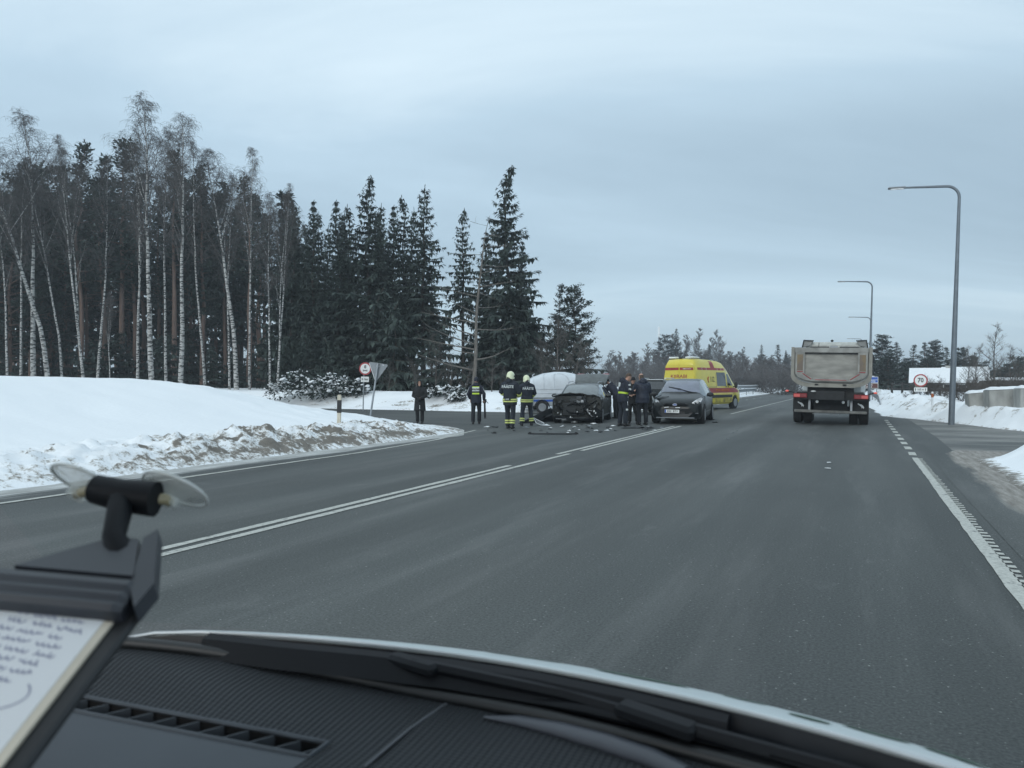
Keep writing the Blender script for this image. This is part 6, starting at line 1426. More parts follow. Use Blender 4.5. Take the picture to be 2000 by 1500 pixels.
def branchy(seed, h, kind, th=1.0):
    """bare broadleaf tree: (trunk mesh, crown-of-twigs mesh)"""
    r = random.Random(seed); tk = MB(); tw = MB()
    P = dict(birch=dict(n=42, base=.46, up=2.0, spread=.26, droop=1.5, twigs=19, r0=.0066), bare=dict(n=30, base=.15, up=.75, spread=.32, droop=-.15, twigs=13, r0=.010), bush=dict(n=20, base=.02, up=.6, spread=.55, droop=-.1, twigs=12, r0=.006), dead=dict(n=26, base=.10, up=.06, spread=.36, droop=.0, twigs=5, r0=.012))[kind]
    lean = Vector((r.uniform(-.04, .04), r.uniform(-.04, .04), 0)) if kind != 'dead' else Vector((0, 0, 0))
    def stem(p0, d, L, r0, n):
        pts = [Vector(p0)]; d = Vector(d).normalized()
        for k in range(n):
            w_ = .028 if kind == 'birch' else .05; d = (d + Vector((r.gauss(0, w_), r.gauss(0, w_), .04))).normalized(); pts.append(pts[-1] + d * L / n)
        return pts
    def twig(p, d, L, dr, rad):
        pts = [p]; d = d.normalized(); v = d.copy()
        for k in range(4):
            v = (v + Vector((r.gauss(0, .13), r.gauss(0, .13), r.gauss(0, .08) - dr * .34 * (k + .5) / 2))).normalized(); pts.append(pts[-1] + v * L / 4)
        rad *= th; tw.tube(pts, [rad, rad * .8, rad * .6, rad * .45, rad * .3], 3, caps=False); return pts
    trunks = []
    if kind == 'bush':
        for k in range(9):
            a = r.uniform(0, 6.3); trunks.append((stem((r.uniform(-.2, .2), r.uniform(-.2, .2), 0), (cos(a) * .5, sin(a) * .5, 1), h * r.uniform(.55, 1), .02, 5), .018 + .004 * h))
    else:
        m = stem((0, 0, 0), Vector((0, 0, 1)) + lean, h * (.96 if kind != 'bare' else .9), h * P['r0'], 12); trunks.append((m, h * P['r0'] * 1.05))
        if kind == 'birch' and seed in (12, 14):
            i = r.randint(3, 5); a = r.uniform(0, 6.3); trunks.append((stem(m[i], (cos(a) * .13, sin(a) * .13, 1), h * .9 - m[i].z, 0, 8), h * P['r0'] * .62))
        if kind == 'birch' and seed == 14:
            i = r.randint(4, 6); a = r.uniform(0, 6.3); trunks.append((stem(m[i], (cos(a) * .16, sin(a) * .16, 1), h * .82 - m[i].z, 0, 8), h * P['r0'] * .5))
    for pts, r0 in trunks:
        k = len(pts); tk.tube(pts, [max(.008, r0 * (1 - .93 * i / (k - 1))) for i in range(k)], 7)
        nb = P['n'] if pts is trunks[0][0] else P['n'] // 2
        if kind == 'bush': nb = 5
        for b in range(nb):
            f = P['base'] + (1 - P['base']) * (b + r.random()) / nb
            if pts is not trunks[0][0] and kind != 'bush': f = .2 + .8 * (b + r.random()) / nb
            i = min(k - 2, int(f * (k - 1))); c = pts[i].lerp(pts[i + 1], f * (k - 1) - i)
            a = r.uniform(0, 6.3); L = h * P['spread'] * (1.06 - f) ** .7 * r.uniform(.6, 1.15) + .25
            if kind == 'birch': L = h * .60 * (1.05 - f) * r.uniform(.6, 1.05) * (1 if f > .52 else .4)
            if kind == 'bare': L *= .55 + .45 * sin(pi * min(1, f * 1.1))
            dv = Vector((cos(a), sin(a), P['up'] * (1 + .3 * f))); v = dv.normalized(); br = [c]
            for q in range(5):
                v = (v + Vector((r.gauss(0, .10), r.gauss(0, .10), .10 if kind != 'dead' else r.uniform(-.02, .05)))).normalized(); br.append(br[-1] + v * L / 5)
            rb = max(.010, r0 * (1 - f) * (.42 if kind != 'birch' else .30) + .007)
            (tk if kind == 'dead' or (kind == 'birch' and r.random() < .22) else tw).tube(br, [rb * (1 - .8 * q / 5) for q in range(6)], 4, caps=False)
            for t_ in range(P['twigs']):
                g = r.uniform(.25 if kind != 'birch' else .45, 1.0); q = min(4, int(g * 5)); c2 = br[q].lerp(br[q + 1], g * 5 - q)
                an = r.uniform(0, 6.3); d2 = v + Vector((cos(an), sin(an), r.uniform(-.2, .5))) * .9
                l2 = ((.35 + .30 * L) * .9 if kind != 'birch' else (.45 + .16 * L)) * r.uniform(.5, 1.1)
                tp = twig(c2, d2, l2, P['droop'], (.008 if kind != 'birch' else .0062) + .0012 * l2)
                if kind != 'dead':
                    for u in range(3 if kind != 'birch' else 4):
                        w = r.randint(1, 3); an = r.uniform(0, 6.3); twig(tp[w], (tp[w + 1] - tp[w]).normalized() + Vector((cos(an), sin(an), r.uniform(-.4, .3))) * .8, l2 * r.uniform(.3, .65), P['droop'] * 1.3, .006 if kind != 'birch' else .0048)
    bm = {'birch': BARK['birch'], 'bare': BARK['twig'], 'bush': BARK['twig'], 'dead': BARK['dead']}[kind]
    tm = {'birch': BARK['birch_twig'], 'bare': BARK['twig'], 'bush': BARK['twig'], 'dead': BARK['dead']}[kind]
    return tk.mesh(kind + '_trunk', bm, 60), tw.mesh(kind + '_twigs', tm)

LIB = {}
def lib(key, fn, *a, **k):
    if key not in LIB: LIB[key] = fn(*a, **k)
    return LIB[key]
NAMES = {'spruce': ('spruce_tree', 'trunk', 'crown', 'tree'), 'pine': ('pine_tree', 'trunk', 'crown', 'tree'), 'birch': ('birch_tree', 'trunk', 'crown', 'tree'), 'bare': ('bare_tree', 'trunk', 'crown', 'tree'), 'bush': ('bare_bush', 'stems', 'twigs', 'bush'), 'dead': ('dead_tree', 'trunk', 'branches', 'tree')}
def plant(kind, meshes, p, sc, label, group=None, rz=None, tilt=(0, 0), mats=None):
    nm, a, b, cat = NAMES[kind]
    t = thing(nm, label, cat, p, 0, group, rot=(tilt[0], tilt[1], R.uniform(0, 6.28) if rz is None else rz))
    t.scale = sc if isinstance(sc, tuple) else (sc, sc, sc)
    for n, me in ((a, meshes[0]), (b, meshes[1])):
        o = bpy.data.objects.new(n, me); COL.objects.link(o); o.parent = t
        if mats:
            o.material_slots[0].link = 'OBJECT'; o.material_slots[0].material = mats[0 if n == a else 1]
    return t
def topz(py, D): return EYE + (HZ - py) / F * D
def tree_at(kind, var, px, py_top, D, label, group=None, wide=1.0, sink=.15, **k):
    """a tree on the ground at that bearing and distance, as tall as its top stands in the view"""
    m, h0 = VARS[kind][var % len(VARS[kind])]
    p = gat(px, D, -sink); h = topz(py_top, D) - p.z; sc = h / h0
    return plant(kind, m, p, (sc * wide, sc * wide, sc), label, group, **k)
VARS = {
    'spruce': [(spruce(1, 18, 3.4, 1.2, 1.0, .92), 18), (spruce(2, 19, 3.0, 5.0, .88, .88), 19), (spruce(3, 17, 3.8, .6, 1.0, .92), 17), (spruce(4, 20, 2.7, 8.0, .82, .72), 20)],
    'pine': [(pine(1, 18, 2.5, 9.0, .8, .4), 18), (pine(2, 19, 2.3, 10, .8, .4), 19), (pine(3, 14, 3.9, 2.2, 1.25), 14), (pine(4, 17, 2.7, 7, .8, .4), 17)],
    'birch': [(branchy(k, 20, 'birch'), 20) for k in (11, 12, 13, 14, 15, 16)],
    'bare': [(branchy(k, 10, 'bare'), 10) for k in (21, 22, 23)],
    'far': [(branchy(k, 10, 'bare', 3.2), 10) for k in (24, 25, 26)],
    'bush': [(branchy(k, 3, 'bush'), 3) for k in (31, 32, 33)],
    'sapling': [(spruce(8, 5, 1.7, .15, 1.1, .8), 5), (spruce(9, 4, 1.6, .1, 1.1, .75), 4)],
}
NAMES['far'] = ('bare_tree', 'trunk', 'crown', 'tree'); NAMES['sapling'] = ('young_spruce', 'trunk', 'crown', 'tree')
def forest():
    r = random.Random(5)
    # the birches along the wood's edge, from the picture's edge to the gap, each on its own spot
    B = [(16, 330, 64, 1, 'thin white birch nearest the picture\'s edge, leaning in'), (66, 212, 66, 0, 'tall birch with a drooping crown, second from the picture\'s edge'), (96, 235, 66, 2, 'tall straight birch close beside the drooping one'), (165, 250, 64, 3, 'birch with two parting stems and a leaning trunk'),
         (216, 560, 60, 1, 'very thin leaning young birch stem between two big birches'), (298, 178, 60, 2, 'tallest birch with a wide fine crown above the whole wood'), (352, 225, 58, 0, 'large birch with a rounded crown just beside the tallest one'), (462, 250, 57, 3, 'birch with a broad arching crown over the end of the snow mound'), (448, 330, 60, 1, 'slimmer birch stem standing close behind the arching one'),
         (40, 300, 68, 3, 'thin birch stem between the first birch and the drooping one'), (122, 300, 67, 0, 'fine-stemmed birch behind the straight one'), (190, 290, 66, 2, 'slim birch half behind the one with parting stems'), (268, 250, 63, 3, 'thin birch standing close to the tallest one'), (325, 240, 62, 3, 'slim birch filling the gap between the two largest'), (400, 270, 60, 2, 'medium birch between the rounded and the arching one'), (487, 290, 58, 2, 'thin bowed birch just beyond the arching one'),
         (527, 372, 53, 1, 'slender birch leaning towards the wood beside the forked one'), (541, 350, 53, 3, 'forked white birch at the end of the birch row')]
    rot = {527: (0, -.075), 216: (0, -.11), 165: (0, -.03), 16: (0, .03)}
    for i_, (px, py, D, v, lb) in enumerate(B): tree_at('birch', (v if px in (541, 165) else (0, 2, 4, 5, 1, 2, 5, 4)[i_ % 8]), px, py, D, lb, 'birches along the wood edge', wide=(.85 if px not in (298, 352, 462, 66, 96) else 1.4), rz=r.uniform(0, 6), tilt=rot.get(px, (0, r.uniform(-.02, .02))))
    # pines and spruces behind the birches: several rows
    for px, py, D in ((158, 272, 74), (236, 262, 76), (340, 292, 78), (204, 300, 80), (20, 380, 74), (128, 318, 82), (60, 345, 80), (395, 320, 80), (372, 350, 84), (100, 330, 88), (280, 330, 90), (310, 360, 86), (440, 350, 82), (486, 342, 78), (180, 350, 92), (-20, 370, 84), (420, 372, 90), (250, 360, 96), (40, 400, 94), (140, 380, 98), (340, 390, 98), (465, 395, 92), (210, 400, 100), (85, 400, 102), (505, 385, 84), (390, 400, 104)):
        tree_at('pine', r.randint(0, 3) if px not in (158, 236) else 3, px, py, D, 'tall dark pine with a bare reddish trunk in the wood behind the birches', 'pines behind the birches', wide=r.uniform(.9, 1.15))
    for k in range(44):
        px = -40 + 640 * (k * .618 % 1); D = r.uniform(76, 116)
        tree_at(r.choice(('spruce', 'pine', 'pine')), r.choice((1, 3)), px, r.uniform(350, 480), D, 'lower dark conifer filling the wood between the tall pine trunks', 'lower conifers filling the wood', wide=r.uniform(.95, 1.3))
    for k in range(44):
        px = -40 + 15 * k + r.uniform(-9, 9); D = r.uniform(68, 104)
        tree_at('sapling', k, px, r.uniform(630, 712), D, 'young dark spruce in the undergrowth at the foot of the birch wood', 'young spruces under the birch wood', wide=r.uniform(1.0, 1.5))
    # the spruces right of the birches: each top as it stands against the sky
    S = [(570, 372, 62, 2, 'dark spruce with its tip just behind the forked birch'), (612, 392, 60, 0, 'narrow pointed spruce right of the forked birch'), (640, 440, 64, 1, 'lower spruce behind the narrow pointed one'), (660, 392, 58, 0, 'pointed spruce with one slim neighbour'), (682, 400, 62, 3, 'slim spruce touching the pointed one'), (720, 345, 58, 2, 'tall spruce with wide upper branches, tallest of the middle group'), (744, 398, 62, 1, 'spruce hidden half behind the tallest of the middle group'), (768, 402, 60, 0, 'short-topped spruce in the dip of the middle group'), (788, 382, 61, 3, 'dense dark spruce beside the feathery one'), (806, 405, 64, 1, 'dense spruce filling the gap before the feathery one'), (827, 362, 56, 1, 'feathery open spruce with long side branches at the middle group\'s end'),
         (905, 405, 57, 3, 'thin ragged spruce standing apart between two gaps of sky'), (948, 452, 62, 0, 'spruce close behind the dead leaning trunk'), (990, 322, 56, 2, 'huge full spruce, the tallest beside the open sky'), (1018, 470, 60, 0, 'lower spruce tucked under the huge one')]
    for px, py, D, v, lb in S: tree_at('spruce', v, px, py, D, lb, 'spruces along the side road', wide={990: 1.12, 827: 1.2, 905: .95, 720: 1.15}.get(px, 1.0))
    for k in range(17):
        px = r.uniform(545, 860); tree_at('spruce', r.choice((1, 3, 3, 0)), px, r.uniform(410, 540), r.uniform(64, 92), 'dark spruce standing deeper in the wood between the front spruces', 'spruces deeper in the wood', wide=r.uniform(.85, 1.1))
    for px, py, D, v in ((735, 560, 54, 0), (770, 590, 52, 1), (870, 610, 52, 0), (842, 640, 50, 1), (960, 560, 58, 0), (1000, 590, 55, 1), (1040, 600, 57, 0), (600, 640, 56, 0), (640, 660, 54, 1), (560, 660, 58, 0), (690, 660, 55, 0), (915, 650, 58, 1), (800, 640, 56, 1), (660, 600, 62, 0), (1060, 640, 58, 1), (970, 650, 54, 0), (1030, 660, 53, 1)):
        tree_at('sapling', v, px, py, D, 'bushy dark young spruce low at the front of the spruce wood', 'young spruces before the spruce wood', wide=r.uniform(.95, 1.25))
    # pine at the wood's end
    tree_at('pine', 2, 1122, 560, 62, 'broad dark rounded pine at the end of the wood against the sky', wide=1.12); tree_at('pine', 3, 1092, 552, 66, 'taller narrow pine behind the broad rounded one', wide=1.0); tree_at('sapling', 0, 1125, 640, 58, 'dark bushy conifer below the broad rounded pine', wide=1.7); tree_at('sapling', 1, 1090, 650, 57, 'second dark bushy conifer below the broad rounded pine, nearer the trailer', wide=1.6)
    # dead leaning tree
    m = branchy(41, 11.5, 'dead'); p = gat(924, 47, -.2); plant('dead', m, p, 1, 'dead grey leaning tree with long bare branches in front of the huge spruce', rz=.4, tilt=(0, radians(6)))
    m = branchy(42, 8, 'bare'); VARS['bare'].append((m, 8))
    # bare bushes at the wood's edge behind the people
    for px, py, D, v in ((850, 640, 48, 0), (815, 690, 47, 1), (880, 690, 48, 2), (960, 690, 47, 0), (1085, 600, 50, 3), (1110, 640, 49, 1), (1060, 650, 49, 2), (1150, 660, 52, 0), (760, 700, 47, 2), (905, 700, 46, 1), (985, 710, 45, 2)):
        tree_at('bare', v, px, py, D, 'bare brown thicket tree at the wood edge behind the people', 'bare thicket along the wood edge', wide=1.5)
    # snow-laden bushes
    snowy = mat('snow_on_twigs', (.78, .80, .82), .7, var=.05, spec=.2)
    for n, (px, py, D, w, lb) in enumerate(((602, 722, 47, 2.6, 'low evergreen bush heaped with snow beside the birch feet'), (655, 730, 46, 1.9, 'smaller snow-heaped bush between the birches and the road signs'), (690, 738, 46, 1.2, 'snow-covered bush just left of the round sign'), (868, 752, 43, 1.3, 'small bush with patches of snow behind the walking officer\'s path'), (897, 766, 42, .7, 'tiny rounded snow-covered bush at the edge of the bank'))):
        p = gat(px, D, -.1); h = topz(py, D) - p.z; t = thing('snowy_bush', lb, 'bush', p, r.uniform(0, 6), 'snow-laden bushes')
        cr = MB(); sn = MB()
        for k in range(int(420 * w)):
            a = r.uniform(0, 6.3); q = sqrt(r.random()); z = h * r.random() ** .7 * (1 - .5 * q * q); kite(cr, V(q * w * cos(a), q * w * .6 * sin(a), z), V(r.uniform(-.3, .3), r.uniform(-.3, .3), r.uniform(-.1, .3)), .07, .1)
        for k in range(int(150 * w)):
            a = r.uniform(0, 6.3); q = sqrt(r.random()); z = h * (.35 + .7 * r.random()) * (1 - .5 * q * q); s_ = r.uniform(.02, .085) * (1 + .9 * (r.random() < .15)); c_ = nz(q * cos(a) * w, z * 1.5, 1.5, 3.0)
            if c_ < -.12: continue
            sn.ell((q * w * cos(a), q * w * .6 * sin(a), z), (s_ * r.uniform(1, 2.2), s_ * r.uniform(.7, 1.2), s_ * r.uniform(.35, .8)), 7, 5, rotm(r.uniform(-.5, .5), r.uniform(-.6, .6), r.uniform(0, 3)))
        cr.build('foliage', LEAF['spruce'], t); sn.build('snow_foliage', snowy, t, 60)
    # the far line of trees across the fields, left of the road
    far_twig = mat('far_grey_twigs', (.115, .108, .108), .9, var=.2, scale=2, rnd=.35); far_leaf = mat('far_conifer_needles', (.035, .047, .045), .9, var=.3, scale=1, island=.5, rnd=.3)
    FB = ((1250, 662, 150, 0), (1215, 690, 140, 1), (1362, 633, 160, 1), (1340, 645, 165, 2), (1418, 632, 165, 0), (1400, 650, 172, 2), (1325, 642, 160, 2), (1275, 676, 150, 2), (1445, 672, 170, 1))
    for px, py, D, v in FB: tree_at('far', v, px, py, D, 'pale bare tree rising above the far tree line beyond the ambulance', 'pale bare trees above the far tree line', wide=1.0, mats=(far_twig, far_twig))
    for px, py, D, v, k, lb in ((1297, 655, 158, 2, 'pine', 'dark pine below the thin mast in the far tree line'), (1320, 640, 160, 1, 'spruce', 'dark conifer next to the far pine under the mast'), (1384, 672, 158, 0, 'spruce', 'small pointed far spruce right above the ambulance'), (1487, 672, 175, 1, 'spruce', 'narrow far conifer midway between ambulance and truck'), (1518, 672, 170, 3, 'pine', 'dark far pine close to the truck\'s edge'), (1535, 684, 165, 0, 'spruce', 'far spruce directly beside the truck\'s edge'), (1484, 704, 160, 0, 'spruce', 'lowest far spruce in the brown thicket')):
        tree_at(k, v, px, py, D, lb, 'far conifers', wide=1.25, mats=(BARK['pine'], far_leaf))
    for k in range(84):
        px = 1185 + 375 * (k + r.random()) / 84; D = r.uniform(112, 190); tree_at('far', r.randint(0, 2), px, r.uniform(676, 712), D, 'bare brown tree in the far thicket along the fields', 'bare far thicket', wide=r.uniform(1.2, 1.7), mats=(far_twig, far_twig))
    for k in range(26):
        px = 1185 + 375 * (k + r.random()) / 26; D = r.uniform(92, 112); tree_at('bush', k, px, r.uniform(712, 735), D, 'low bare bush at the foot of the far thicket', 'low bushes before the far thicket', wide=r.uniform(1.4, 2.2), mats=(far_twig, far_twig))
    # right of the road
    for px, py, D, v, lb in ((1722, 655, 100, 2, 'large dark pine just right of the truck'), (1752, 668, 104, 0, 'pine with a slanting crown right of the largest one'), (1700, 680, 108, 3, 'pine half hidden behind the truck\'s corner'), (1783, 672, 106, 3, 'middle pine of the group above the speed sign'), (1806, 668, 108, 1, 'slim-topped pine above the speed sign'), (1826, 666, 110, 2, 'pine with a pale-edged top left of the lamp pole'), (1848, 678, 106, 3, 'pine immediately left of the lamp pole'), (1880, 680, 100, 2, 'pine immediately right of the lamp pole'), (1735, 690, 95, 2, 'lower dark pine filling the space under the largest one'), (1770, 700, 96, 2, 'lower dark pine behind the wooden fence'), (1812, 700, 100, 2, 'lower dark pine behind the house roof')):
        tree_at('pine', v, px, py, D, lb, 'pines beyond the river right of the road', wide=1.5)
    for k in range(26):
        px = 1690 + 320 * (k + r.random()) / 26; tree_at('sapling', k, px, r.uniform(690, 718), r.uniform(88, 118), 'dark conifer in the dense wood right of the truck', 'dark conifers right of the truck', wide=r.uniform(1.5, 2.1))
    for px, py, D, v in ((1943, 620, 58, 0), (1910, 660, 64, 1), (1975, 665, 60, 2), (1995, 680, 56, 1), (2020, 650, 62, 0), (1890, 668, 72, 2), (1930, 690, 52, 2), (1965, 700, 50, 1), (2000, 705, 48, 0), (1905, 700, 54, 0)):
        tree_at('bare', v, px, py, D, 'bare brown tree of the thicket above the concrete blocks' if px != 1943 else 'tallest bare tree above the concrete blocks', 'bare trees above the concrete blocks', wide=1.15)
    for px, py, D, v in ((1795, 745, 40, 0), (1822, 735, 39, 1), (1842, 750, 38, 2), (1775, 765, 41, 2), (1880, 740, 33, 0), (1900, 735, 34, 1), (1925, 735, 36, 2), (1950, 740, 34, 0), (1860, 755, 34, 1), (1975, 735, 33, 1), (1995, 730, 35, 2), (1915, 755, 31.5, 2)):
        tree_at('bush', v, px, py, D, 'bare twiggy bush on the snow slope among sign, lamp pole and blocks', 'bare bushes on the right slope', wide=1.1)
forest()
# ---------------------------------------------------------------- the car the photograph is taken from, and the clipboard on its windscreen
def patrol_van():
    t = thing('patrol_van', 'front of the white and green car the photo is taken from with dark dashboard', 'car', (0, 0, 0), -TH)   # local x right, y ahead
    def interp(tab, s):
        if s <= tab[0][0]: return tab[0][1] + (tab[1][1] - tab[0][1]) / (tab[1][0] - tab[0][0]) * (s - tab[0][0])
        for a, b in zip(tab, tab[1:]):
            if s <= b[0]: f = (s - a[0]) / (b[0] - a[0]); f = f; return a[1] + (b[1] - a[1]) * f
        a, b = tab[-2:]; return b[1] + (b[1] - a[1]) / (b[0] - a[0]) * (s - b[0])
    QT = [(-1.30, .945), (-1.218, .975), (-1.06, 1.014), (-.902, 1.044), (-.74, 1.063), (-.57, 1.072), (-.43, 1.068), (-.29, 1.055), (-.137, 1.038), (.05, 1.008), (.25, .96), (.4, .92)]
    def Q(s): return interp(QT, s)     # foot of the glass
    def qz(s): return 1.0 + .03 * sm((-.57 - s) / .65)
    def glassline(s, z):              # where the windscreen stands at height z
        return Q(s) + .012 - .80 * (z - 1.07) - .06 * (z - 1.07) ** 2
    # windscreen
    mb = MB(); nx, nz_ = 20, 10; vs = []
    for j in range(nz_ + 1):
        z = 1.065 + (1.96 - 1.065) * j / nz_
        for i in range(nx + 1):
            s = -.45 + (-.82 + 1.64 * i / nx) * (1 - .08 * j / nz_); vs.append((s, glassline(s, z), z))
    mb.add(vs, [(j * (nx + 1) + i, j * (nx + 1) + i + 1, (j + 1) * (nx + 1) + i + 1, (j + 1) * (nx + 1) + i) for j in range(nz_) for i in range(nx)])
    gm = bpy.data.materials.new('windscreen_glass'); gm.use_nodes = True; N = gm.node_tree.nodes; N.remove(N['Principled BSDF'])
    tb = N.new('ShaderNodeBsdfTransparent'); tb.inputs[0].default_value = (.945, .975, .975, 1); gm.node_tree.links.new(tb.outputs[0], N['Material Output'].inputs['Surface'])
    mb.build('windscreen', gm, t, 60)
    white = mat('white_bonnet_paint', (.66, .71, .71), .4, spec=.2, coat=.15, var=.03, scale=2); green = mat('green_stripe_paint', (.02, .11, .055), .3, coat=.6)
    # bonnet
    hood_pts = []
    def edge(s): return 1.127 - .27 * (s + .5) ** 2 - .045 + .012
    def hz_(s, u):                    # height of the bonnet u metres ahead of its rear edge
        return 1.047 - .265 * u - .42 * u * u - 1.2 * max(0, u - .36) ** 2 - .9 * max(0, abs(s + .5) - .60) ** 2
    mb = MB(); nx, ny = 30, 16; vs = []
    for j in range(ny + 1):
        u = .9 * (j / ny) ** 1.4
        for i in range(nx + 1):
            s = -.45 + (-.84 + 1.68 * i / nx); vs.append((s, edge(s) + .045 + u, hz_(s, u)))
    k = nx + 1; mb.add(vs, [(j * k + i, j * k + i + 1, (j + 1) * k + i + 1, (j + 1) * k + i) for j in range(ny) for i in range(nx)])
    mb.add([(v[0], v[1], v[2] - .03) for v in vs], [(j * k + i, (j + 1) * k + i, (j + 1) * k + i + 1, j * k + i + 1) for j in range(ny) for i in range(nx)])
    n = len(vs); mb.f += [(i, n + i, n + i + 1, i + 1) for i in range(nx)]; mb.m += [0] * nx
    bon = mb.build('bonnet', white, t, 40)
    MB().tube([(s, edge(s) + .040, hz_(s, 0) - .001) for s in [-1.25 + .08 * q for q in range(21)]], .0032, 6).build('bonnet_lip', mat('bright_bonnet_lip', (.60, .63, .64), .35, coat=.3), bon, 60)
    for (s0, s1, u0, u1, w_) in ((-.62, -.46, .10, .16, .03), (-.41, -.24, .075, .15, .03), (-.20, -.12, .11, .17, .02), (-.09, -.03, .05, .085, .02), (-.02, .07, .09, .15, .02), (.08, .16, .08, .15, .02), (.17, .34, .08, .15, .02)):
        q = MB(); m_ = 10; vs = []
        for i in range(m_ + 1):
            s = s0 + (s1 - s0) * i / m_; e = sin(pi * i / m_) ** .5
            for f in (0, 1):
                u = (u0 + u1) / 2 + (f - .5) * (u1 - u0) * e; vs.append((s, edge(s) + .045 + u, hz_(s, u) + .0015))
        q.add(vs, [(2 * i, 2 * i + 2, 2 * i + 3, 2 * i + 1) for i in range(m_)]); q.build('stripe', green, bon)
    # cowl: dark trough between bonnet and glass, with the wipers lying in it
    cowl = mat('dark_cowl', (.008, .010, .013), .4, spec=.25, var=.4, scale=3, stretch=(1, 8, 1))
    mb = MB(); S_ = [-1.30 + 1.72 * i / 30 for i in range(31)]
    mb.loft([[(s, edge(s) + .038, hz_(s, 0) - .006), (s, edge(s) + .03, 1.015), (s, (edge(s) + Q(s)) / 2 + .01, .998), (s, Q(s) - .01, qz(s) - .012), (s, Q(s) - .01, .95), (s, edge(s) + .038, .97)] for s in S_]); mb.build('cowl', cowl, t, 40)
    MB().tube([(s, Q(s), qz(s)) for s in S_], .012, 8).build('glass_seal', mat('seal_rubber', (.010, .011, .012), .45), t, 60)
    def wl(s, back, z): return (s, edge(s) + .04 - back, z)
    wb = MB()
    wb.loft([[wl(s, .012 + .02 * q, 1.040 + .010 * (1 - q * .2) - .02 * max(0, s + .55)), wl(s, .030 + .02 * q, 1.045 - .02 * max(0, s + .55)), wl(s, .045 + .03 * q, 1.016 - .02 * max(0, s + .55)), wl(s, .02, 1.012 - .02 * max(0, s + .55))] for s, q in ((-1.06, 0), (-1.02, .3), (-.9, 1), (-.75, 1), (-.6, .8), (-.45, .5), (-.3, .3), (-.16, .1))]); wb.build('wiper_blade', M_['matte'], t, 40)
    ab = MB(); ab.box(wl(-.66, .05, 1.04), (.10, .03, .02), rotm(0, 0, -.2), bev=.006); ab.tube([wl(-.66, .05, 1.042), wl(-.4, .045, 1.03), wl(-.1, .05, 1.02)], .010, 6); ab.build('wiper_arm', M_['matte'], t, 40)
    wb = MB(); wb.tube([(-.50, 1.085, 1.012), (-.36, 1.075, 1.020), (-.16, 1.058, 1.02), (.0, 1.03, 1.015), (.22, .985, 1.01)], [.004, .012, .014, .013, .010], 8, ry=[.003, .009, .010, .009, .007]); wb.build('wiper_blade', M_['matte'], t, 50)
    ab = MB(); ab.box((-.255, 1.062, 1.028), (.12, .035, .022), rotm(0, .05, -.22), bev=.006); ab.tube([(-.25, 1.062, 1.028), (0, 1.03, 1.02), (.2, .98, 1.01)], .010, 6); ab.build('wiper_arm', M_['matte'], t, 40)
    # dashboard
    def dash_material(name, bump):
        m = mat(name, (.034, .038, .043) if bump else (.058, .066, .076), .55, var=.08, scale=5, spec=.35)
        nt = m.node_tree; N = nt.nodes; L = nt.links; tc = [q for q in N if q.type == 'TEX_COORD'][0]
        if bump:
            sep = N.new('ShaderNodeSeparateXYZ'); L.new(tc.outputs['Object'], sep.inputs[0])
            def wave(o, f):
                a = N.new('ShaderNodeMath'); a.operation = 'MULTIPLY'; a.inputs[1].default_value = f; L.new(o, a.inputs[0])
                s = N.new('ShaderNodeMath'); s.operation = 'SINE'; L.new(a.outputs[0], s.inputs[0]); return s.outputs[0]
            x = wave(sep.outputs[0], 2 * pi / .0105); y = wave(sep.outputs[1], 2 * pi / .0075)
            a = N.new('ShaderNodeMath'); a.operation = 'MULTIPLY_ADD'; a.inputs[1].default_value = .35; L.new(y, a.inputs[0]); L.new(x, a.inputs[2])
            b = N.new('ShaderNodeBump'); b.inputs['Strength'].default_value = 1.0; b.inputs['Distance'].default_value = .0035; L.new(a.outputs[0], b.inputs['Height'])
            L.new(b.outputs[0], N['Principled BSDF'].inputs['Normal'])
        return m
    dm = dash_material('grained_dashboard', True); sm_ = dash_material('smooth_dashboard', False)
    def dz(s, y): return min(qz(s), 1.0 + .03 * sm((-.57 - s) / .65) * sm((y - .86) / .1)) - .006 - .012 * sm((Q(s) - y) / .2) - .10 * sm((.74 - y) / .35)
    V0 = (-1.22, -.69)               # the demister slot
    mb = MB(); ss = lines([(-1.3, V0[0], .03), (V0[0], V0[1], .02), (V0[1], .45, .03)]); tsn = 44; cols = []; hole = []
    vs = []; k = len(ss)
    def yy(s, j):
        y1 = Q(s) - .004; y0 = .895 + .075 * (s + .69); y2 = y0 - .042; e = .2
        if j <= 14: return y1 + (y0 - y1) * j / 14
        if j <= 17: return y0 + (y2 - y0) * (j - 14) / 3
        return y2 + (e - y2) * (j - 17) / 15
    for j in range(33):
        for s in ss: vs.append((s, yy(s, j), dz(s, yy(s, j))))
    grained = MB(); smooth = MB(); g_f = []; s_f = []
    for j in range(32):
        for i in range(k - 1):
            sc_ = (ss[i] + ss[i + 1]) / 2
            if 14 <= j < 17 and V0[0] < sc_ < V0[1]: continue
            f = (j * k + i, (j + 1) * k + i, (j + 1) * k + i + 1, j * k + i + 1)
            (s_f if (j >= 17 and sc_ < -.69 + .10 * (j - 17)) else g_f).append(f)
    d_ = MB().add(vs, g_f).build('dashboard', dm, t, 60); MB().add(vs, s_f).build('dash_panel', sm_, t, 60)
    # slot: dark well, rim and fins
    W_ = MB(); ring0 = []; n = 20
    for i in range(n + 1): s = V0[0] + (V0[1] - V0[0]) * i / n; ring0.append((s, yy(s, 14), dz(s, yy(s, 14))))
    ring1 = [(s, yy(s, 17), dz(s, yy(s, 17))) for s in [V0[0] + (V0[1] - V0[0]) * i / n for i in range(n, -1, -1)]]
